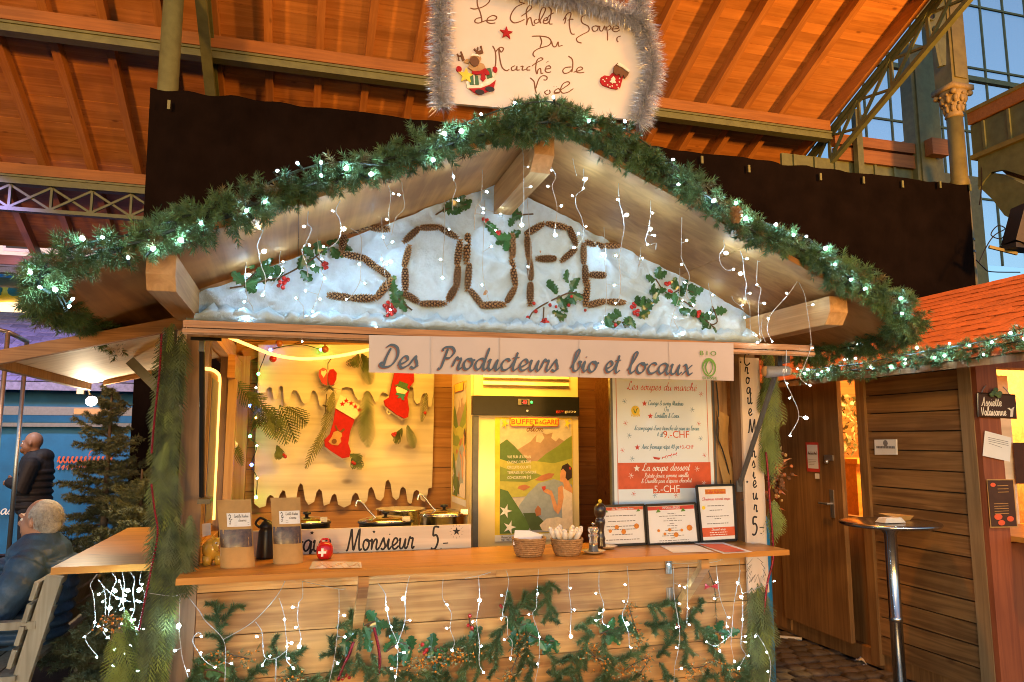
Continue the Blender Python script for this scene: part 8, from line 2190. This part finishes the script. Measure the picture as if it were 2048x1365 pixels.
# ------------------------------------------------------------------ fir trees beside the stall
def fir(label, x, y, h, rb, seed, m='tree', tiers=22, z0=.05):
    rr = random.Random(seed)
    t = thing('fir_tree', (x, y, 0), label, 'tree')
    b = MB(); b.tube([(x, y, 0), (x + .01, y, h * .5), (x, y, h)], [.045, .026, .006], 8); b.build('trunk', 'bark', t, True)
    fm = MB(); sm2 = MB()
    for i in range(tiers):
        f = i / (tiers - 1); z1 = z0 + (h - z0 - .06) * f ** .92
        n = rr.randint(4, 6) if f < .8 else 4
        for k in range(n):
            a = 6.283 * k / n + rr.random() * 1.6 + i * 2.1
            z = max(z0, z1 + rr.uniform(-.5, .5) * (h - z0) / tiers)
            L_ = (rb * (1 - f) ** .85 + .07) * rr.uniform(.5, 1.2)
            d = Vector((math.cos(a), math.sin(a), rr.uniform(-.25, .35) + .4 * f))
            P_ = [Vector((x, y, z)), Vector((x, y, z)) + d * L_ * .5 + Vector((0, 0, -.02)), Vector((x, y, z)) + d * L_ + Vector((0, 0, -.06 * (1 - f)))]
            P_ = smoothpts(P_, 3)
            sm2.tube(P_, [.007 * (1 - .8 * q / len(P_)) for q in range(len(P_))], 4)
            twigs = [(P_, 1)]
            for q in range(1, len(P_) - 1):
                for s in (-1, 1):
                    sd = Vector((-d.y, d.x, 0)).normalized() * s
                    l2 = L_ * .38 * (1 - q / len(P_)) + .03
                    e = (d * .7 + sd + Vector((0, 0, rr.uniform(-.3, .15)))).normalized()
                    twigs.append(([P_[q], P_[q] + e * l2 * .5, P_[q] + e * l2 + Vector((0, 0, -.02))], 0))
            for tw, main in twigs:
                for q in range(len(tw) - 1):
                    ax = tw[q + 1] - tw[q]; ln = ax.length
                    if ln < 1e-4: continue
                    ax /= ln; a1 = ax.orthogonal().normalized(); b1 = ax.cross(a1)
                    for w in range(max(5, int(ln * 800))):
                        g_ = rr.uniform(0, 6.283); o_ = a1 * math.cos(g_) + b1 * math.sin(g_)
                        p = tw[q] + ax * ln * rr.random()
                        dd = (ax * .6 + o_).normalized(); s = dd.orthogonal().normalized() * .0026
                        fm.add([p - s, p + s, p + dd * rr.uniform(.020, .036)], [(0, 1, 2)])
    c = fm.build('crown', m, t); c['kind'] = 'stuff'
    sm2.build('branches', 'bark', t)
fir('tall grey green fir between the blue booth and the stall', -.95, 3.0, 1.96, .62, 3)
fir('wide dark fir close behind the left shelf', -.52, 2.05, 1.35, .60, 5, tiers=18)
fir('low fir under the left shelf beside the bench', -.42, .95, .84, .42, 9, tiers=13)
br_ = thing('blue_drum', (3.18, .5, 0), 'dark blue plastic drum in the gap right of the counter', 'drum')
b = MB(); b.lathe([(.11, 0), (.12, .02), (.12, .4), (.125, .41), (.12, .42), (.12, 1.06), (.10, 1.09), (.0, 1.09)], (3.20, .5, 0), 24); b.build('drum_body', 'blue_tarp', br_, True)
# dried flower wreath hanging in the gap
wr = thing('dried_wreath', (3.134,.1,1.324), 'red and brown dried flower wreath in the gap beside the door', 'wreath')
c = Vector((3.109,.08,1.367))
for m_, n, sz in (('snout', 60, .03), ('brown_felt', 50, .03), ('kraft', 22, .022)):
    b = MB()
    for k in range(n):
        p = c + Vector((random.gauss(0, .035), random.gauss(0, .04), random.gauss(0, .06)))
        if random.random() < .5: b.ball(p, sz * random.uniform(.25, .5), 7, 5)
        else: needle(b, p, Vector((random.uniform(-1, 1), random.uniform(-1, 1), random.uniform(-1, 1))).normalized(), sz * 1.6, .008)
    o = b.build('flowers', m_, wr); o['kind'] = 'stuff'
b = MB(); b.box((2.96, 1.05, 1.42), (3.5, 1.1, 2.1)); o = b.build('black_panel', 'black'); tag(o, 'black panel in the gap between the two chalets', 'panel')

# ------------------------------------------------------------------ bench
be = thing('slatted_bench', (-.9, 1.2, 0), 'pale wooden bench with raked back legs at the left edge', 'bench')
for yy in (.55, 1.95):
    b = MB(); b.beam((-.80, yy, .0), (-.70, yy, .46), .07, .05, (0, 1, 0)); b.beam((-.70, yy, .46), (-.60, yy, .90), .07, .05, (0, 1, 0)); b.build('back_leg', 'bench', be)
    b = MB(); b.beam((-1.22, yy, 0), (-1.22, yy, .66), .07, .05, (0, 1, 0)); b.build('front_leg', 'bench', be)
    b = MB(); b.box((-1.28, yy - .03, .665), (-.66, yy + .03, .70)); b.build('armrest', 'bench', be)
    b = MB(); b.box((-1.19, yy - .02, .37), (-.72, yy + .02, .44)); b.build('side_rail', 'bench', be)
for k in range(5):
    x = -1.20 + .098 * k
    b = MB(); b.box((x, .5, .441), (x + .088, 2.0, .463)); b.build('seat_slat', 'bench', be)
for k in range(4):
    z = .50 + .10 * k; x = -.705 + .1 * (z - .46) / .44
    b = MB(); b.beam((x - .045, .5, z + .04), (x - .045, 2.0, z + .04), .085, .02, (1, 0, -.22)); b.build('back_slat', 'bench', be)
b = MB(); b.box((-1.24, .585, .06), (-.76, .605, .36)); b.build('end_panel', 'bench', be)

# ------------------------------------------------------------------ people
def remesh(o, vox=.014, it=4):
    m = o.modifiers.new('remesh', 'REMESH'); m.mode = 'VOXEL'; m.voxel_size = vox; m.use_smooth_shade = True
    s = o.modifiers.new('smooth', 'SMOOTH'); s.iterations = it; s.factor = .5
def bake(o):
    dg = bpy.context.evaluated_depsgraph_get()
    me = bpy.data.meshes.new_from_object(o.evaluated_get(dg)); old = o.data
    o.modifiers.clear(); o.data = me
    me.polygons.foreach_set('use_smooth', [True] * len(me.polygons))
def head(mb, c, f, r=.098):
    f = Vector(f).normalized(); s = f.cross(Vector((0, 0, 1))).normalized(); up = Vector((0, 0, 1))
    c = Vector(c)
    mb.ball(c + up * .02 - f * .01, r, 16, 12, (1, 1, 1.08)); mb.ball(c + f * .035 - up * .035, r * .80, 14, 10, (1, 1, 1.05)); mb.ball(c + f * .06 - up * .09, r * .46, 12, 8)
    mb.tube([c + f * .10 + up * .015, c + f * .128 - up * .022, c + f * .10 - up * .03], [.011, .016, .011], 8)
    mb.tube([c + f * .095 + s * .04 + up * .03, c + f * .105 + up * .028, c + f * .095 - s * .04 + up * .03], [.012, .013, .012], 8)
    mb.tube([c + f * .103 - up * .062 - s * .02, c + f * .112 - up * .062, c + f * .103 - up * .062 + s * .02], .008, 6)
    for q in (-1, 1): mb.ball(c + s * q * (r * .98) - up * .01 - f * .012, .026, 10, 8, (.55, .8, 1.25))
    return f, s, up, c
def hand(mb, w, d, n, size=.085):
    """palm from wrist w along d; n is the palm's outward side; five fingers"""
    w = Vector(w); d = Vector(d).normalized(); n = Vector(n).normalized(); s = d.cross(n).normalized()
    mb.tube([w, w + d * size * .5, w + d * size], [.024, .036, .034], 8)
    for k, L_ in zip((-1.5, -.5, .5, 1.5), (.058, .07, .066, .05)):
        p = w + d * size * .95 + s * k * .017
        mb.tube([p, p + d * L_ * .5 + n * .006, p + d * L_ * .8 + n * .024, p + d * L_ * .82 + n * .04], [.0095, .009, .008, .007], 6)
    p = w + d * size * .3 - s * .032
    mb.tube([p, p - s * .022 + d * .03 + n * .012, p - s * .012 + d * .055 + n * .03], [.013, .011, .009], 6)
# seated man
pe = thing('person', (-.9, 1.15, .46), 'seated grey haired man in a blue padded jacket seen from behind', 'person')
fc = Vector((-1, .28, -.02)).normalized()
hc = Vector((-.845, 1.12, 1.115))
b = MB(); f, s, up_, c = head(b, hc, (-1, .42, -.06), .084)
b.capsule([hc - up_ * .05 - f * .02, (-.83, 1.12, .95)], [.052, .06], 12)
b.capsule([(-.83, 1.12, .93), (-.86, 1.13, .72), (-.90, 1.15, .55)], [.11, .12, .13], 12)
b.capsule([(-.83, .97, .90), (-.95, .86, .72), (-1.13, .93, .86)], [.045, .042, .034], 10)
b.capsule([(-.87, 1.30, .90), (-.98, 1.36, .72), (-1.14, 1.22, .84)], [.045, .042, .034], 10)
for q in (-1, 1): b.capsule([(-.92, 1.15 + q * .1, .54), (-1.33, 1.17 + q * .12, .52), (-1.35, 1.17 + q * .12, .12)], [.075, .058, .04], 10); b.capsule([(-1.35, 1.17 + q * .12, .06), (-1.5, 1.18 + q * .13, .04)], [.04, .03], 8)
hand(b, (-1.13, .93, .86), (-.75, .1, .75), (-.4, .8, .2)); hand(b, (-1.14, 1.22, .84), (-.75, -.2, .75), (-.4, -.8, .2))
o = b.build('body', 'skin', pe); remesh(o, .010, 3)
ob = [o]
b = MB(); b.capsule([(-.83, 1.12, .90), (-.85, 1.125, .72), (-.89, 1.145, .55)], [.165, .185, .18], 16); b.ball((-.84, 1.12, .94), .15, 16, 10, (1, 1.35, .62)); b.ball((-.80, 1.12, .78), .17, 16, 10, (.9, 1.25, 1.2))
b.capsule([(-.83, .95, .90), (-.93, .83, .71), (-1.11, .92, .845)], [.085, .078, .058], 12); b.capsule([(-.87, 1.32, .90), (-.98, 1.38, .71), (-1.12, 1.23, .83)], [.085, .078, .058], 12)
b.lathe([(.085, .93), (.092, .985), (.084, 1.03), (.07, 1.03)], (-.835, 1.12, 0), 20)
for k in range(7):
    z = .52 + .062 * k; r_ = .178 + .012 * math.sin(k * .5)
    b.lathe([(r_, z - .026), (r_ + .026, z - .012), (r_ + .030, z), (r_ + .026, z + .012), (r_, z + .026)], (-.875 + .01 * k * .6, 1.13, 0), 22)
for sh_, el, wr_ in (((-.83, .95, .90), (-.93, .83, .71), (-1.11, .92, .845)), ((-.87, 1.32, .90), (-.98, 1.38, .71), (-1.12, 1.23, .83))):
    P_ = smoothpts([sh_, el, wr_], 14)
    b.tube(P_, [(.094 - .030 * i / len(P_)) * (1 + .13 * abs(math.sin(i * .62))) for i in range(len(P_))], 14)
o = b.build('jacket', 'navy', pe); remesh(o, .008, 2); ob.append(o)
b = MB()
for q in (-1, 1): b.capsule([(-.90, 1.15 + q * .095, .55), (-1.33, 1.17 + q * .12, .53), (-1.35, 1.17 + q * .12, .14)], [.10, .078, .058], 12)
o = b.build('trousers', 'trouser', pe); remesh(o, .014, 3); ob.append(o)
b = MB()
for q in (-1, 1): b.capsule([(-1.34, 1.17 + q * .12, .07), (-1.36, 1.17 + q * .12, .05), (-1.5, 1.18 + q * .13, .042)], [.058, .052, .04], 10)
o = b.build('shoes', 'black', pe); ob.append(o)
b = MB()
b.ball(hc + Vector((.022, -.008, .020)), .088, 20, 14, (1.02, 1, 1.02)); b.ball(hc + Vector((.045, -.018, -.018)), .066, 16, 10); b.ball(hc - f * .01 + s * .0 + Vector((0, 0, .050)), .070, 16, 10, (1, 1, .8))
rr = random.Random(4)
for k in range(6500):
    d = Vector((rr.gauss(0, 1), rr.gauss(0, 1), rr.gauss(0, 1))).normalized()
    if d.dot(f) > .25 + .5 * d.z or d.z < -.75: continue
    p = hc + Vector((.020, -.008, .018)) + d * .086
    e = (d * .35 + Vector((.25, -.1, -.8)) - f * .2 + Vector((rr.gauss(0, .25), rr.gauss(0, .25), rr.gauss(0, .2)))).normalized()
    sd = e.cross(d).normalized() * .0013
    b.add([p - sd, p + sd, p + e * rr.uniform(.018, .034)], [(0, 1, 2)])
o = b.build('hair', 'grey_hair', pe); o.data.polygons.foreach_set('use_smooth', [True] * len(o.data.polygons))
for q in (-1, 1):
    b = MB(); b.ball(hc + f * .086 + s * q * .030 + up_ * .006, .009, 8, 6); o = b.build('eye', 'ink_white', pe, True)
b = MB(); cc = Vector((-1.22, 1.08, .93)); b.lathe([(.03, 0), (.036, .09), (.034, .09), (.0, .085)], cc, 16); o = b.build('paper_cup', 'kraft', None, True); tag(o, 'brown paper cup held by the seated man', 'cup')
# standing man
pe2 = thing('person', (-2.36, 6, 0), 'standing bald man in a black hooded jacket with folded arms', 'person')
hc = Vector((-2.375, 6.0, 1.515)); fw = (-1, .1, -.12)
b = MB(); f, s, up_, c = head(b, hc, fw, .092)
b.capsule([hc - up_ * .06 - f * .02, (-2.33, 6, 1.33)], [.052, .06], 12)
b.capsule([(-2.33, 6, 1.30), (-2.34, 6, 1.05), (-2.33, 6, .88)], [.12, .125, .13], 12)
for q in (-1, 1):
    b.capsule([(-2.32, 6 + q * .18, 1.28), (-2.36, 6 + q * .22, 1.03), (-2.56, 6 + q * .06, 1.08)], [.048, .044, .034], 10)
    b.capsule([(-2.33, 6 + q * .09, .86), (-2.34, 6 + q * .1, .46), (-2.32, 6 + q * .1, .08)], [.085, .058, .042], 10)
    b.capsule([(-2.33, 6 + q * .1, .05), (-2.47, 6 + q * .11, .035)], [.042, .032], 8)
hand(b, (-2.55, 5.95, 1.09), (-.2, .9, .3), (-.8, 0, .2), .075); hand(b, (-2.55, 6.05, 1.06), (-.2, -.9, .1), (-.8, 0, .2), .075)
o = b.build('body', 'skin_b', pe2); remesh(o, .010, 3); ob.append(o)
b = MB(); b.capsule([(-2.32, 6, 1.27), (-2.34, 6, 1.03), (-2.33, 6, .84)], [.175, .185, .18], 16); b.ball((-2.32, 6, 1.30), .14, 14, 10, (1, 1.5, .6))
for q in (-1, 1): b.capsule([(-2.32, 6 + q * .19, 1.27), (-2.37, 6 + q * .235, 1.02), (-2.54, 6 + q * .07, 1.08)], [.088, .08, .06], 12)
b.ball((-2.26, 6, 1.36), .11, 14, 10, (1, 1.25, .85)); b.lathe([(.10, 1.30), (.105, 1.37), (.095, 1.41), (.08, 1.41)], (-2.33, 6, 0), 18)
for k in range(6):
    z = .82 + .075 * k; b.lathe([(.178, z - .034), (.200, z - .014), (.204, z), (.200, z + .014), (.178, z + .034)], (-2.335, 6, 0), 20)
o = b.build('jacket', 'jacket', pe2); remesh(o, .009, 2); ob.append(o)
b = MB()
for q in (-1, 1): b.capsule([(-2.33, 6 + q * .09, .86), (-2.34, 6 + q * .1, .46), (-2.32, 6 + q * .1, .10)], [.11, .08, .065], 12)
o = b.build('trousers', 'trouser', pe2); remesh(o, .015, 3); ob.append(o)
b = MB()
for q in (-1, 1): b.capsule([(-2.32, 6 + q * .1, .06), (-2.47, 6 + q * .11, .045)], [.055, .042], 10)
o = b.build('shoes', 'black', pe2)
for q in (-1, 1):
    b = MB(); b.ball(hc + f * .092 + s * q * .032 + up_ * .006, .009, 8, 6); o = b.build('eye', 'ink_white', pe2, True)
b = MB(); b.ball(hc + f * .075 - up_ * .075, .05, 12, 8, (1, 1.0, .8)); o = b.build('beard', 'brown_felt', pe2, True)
bpy.context.view_layer.update()
for o in ob:
    if o.modifiers: bake(o)
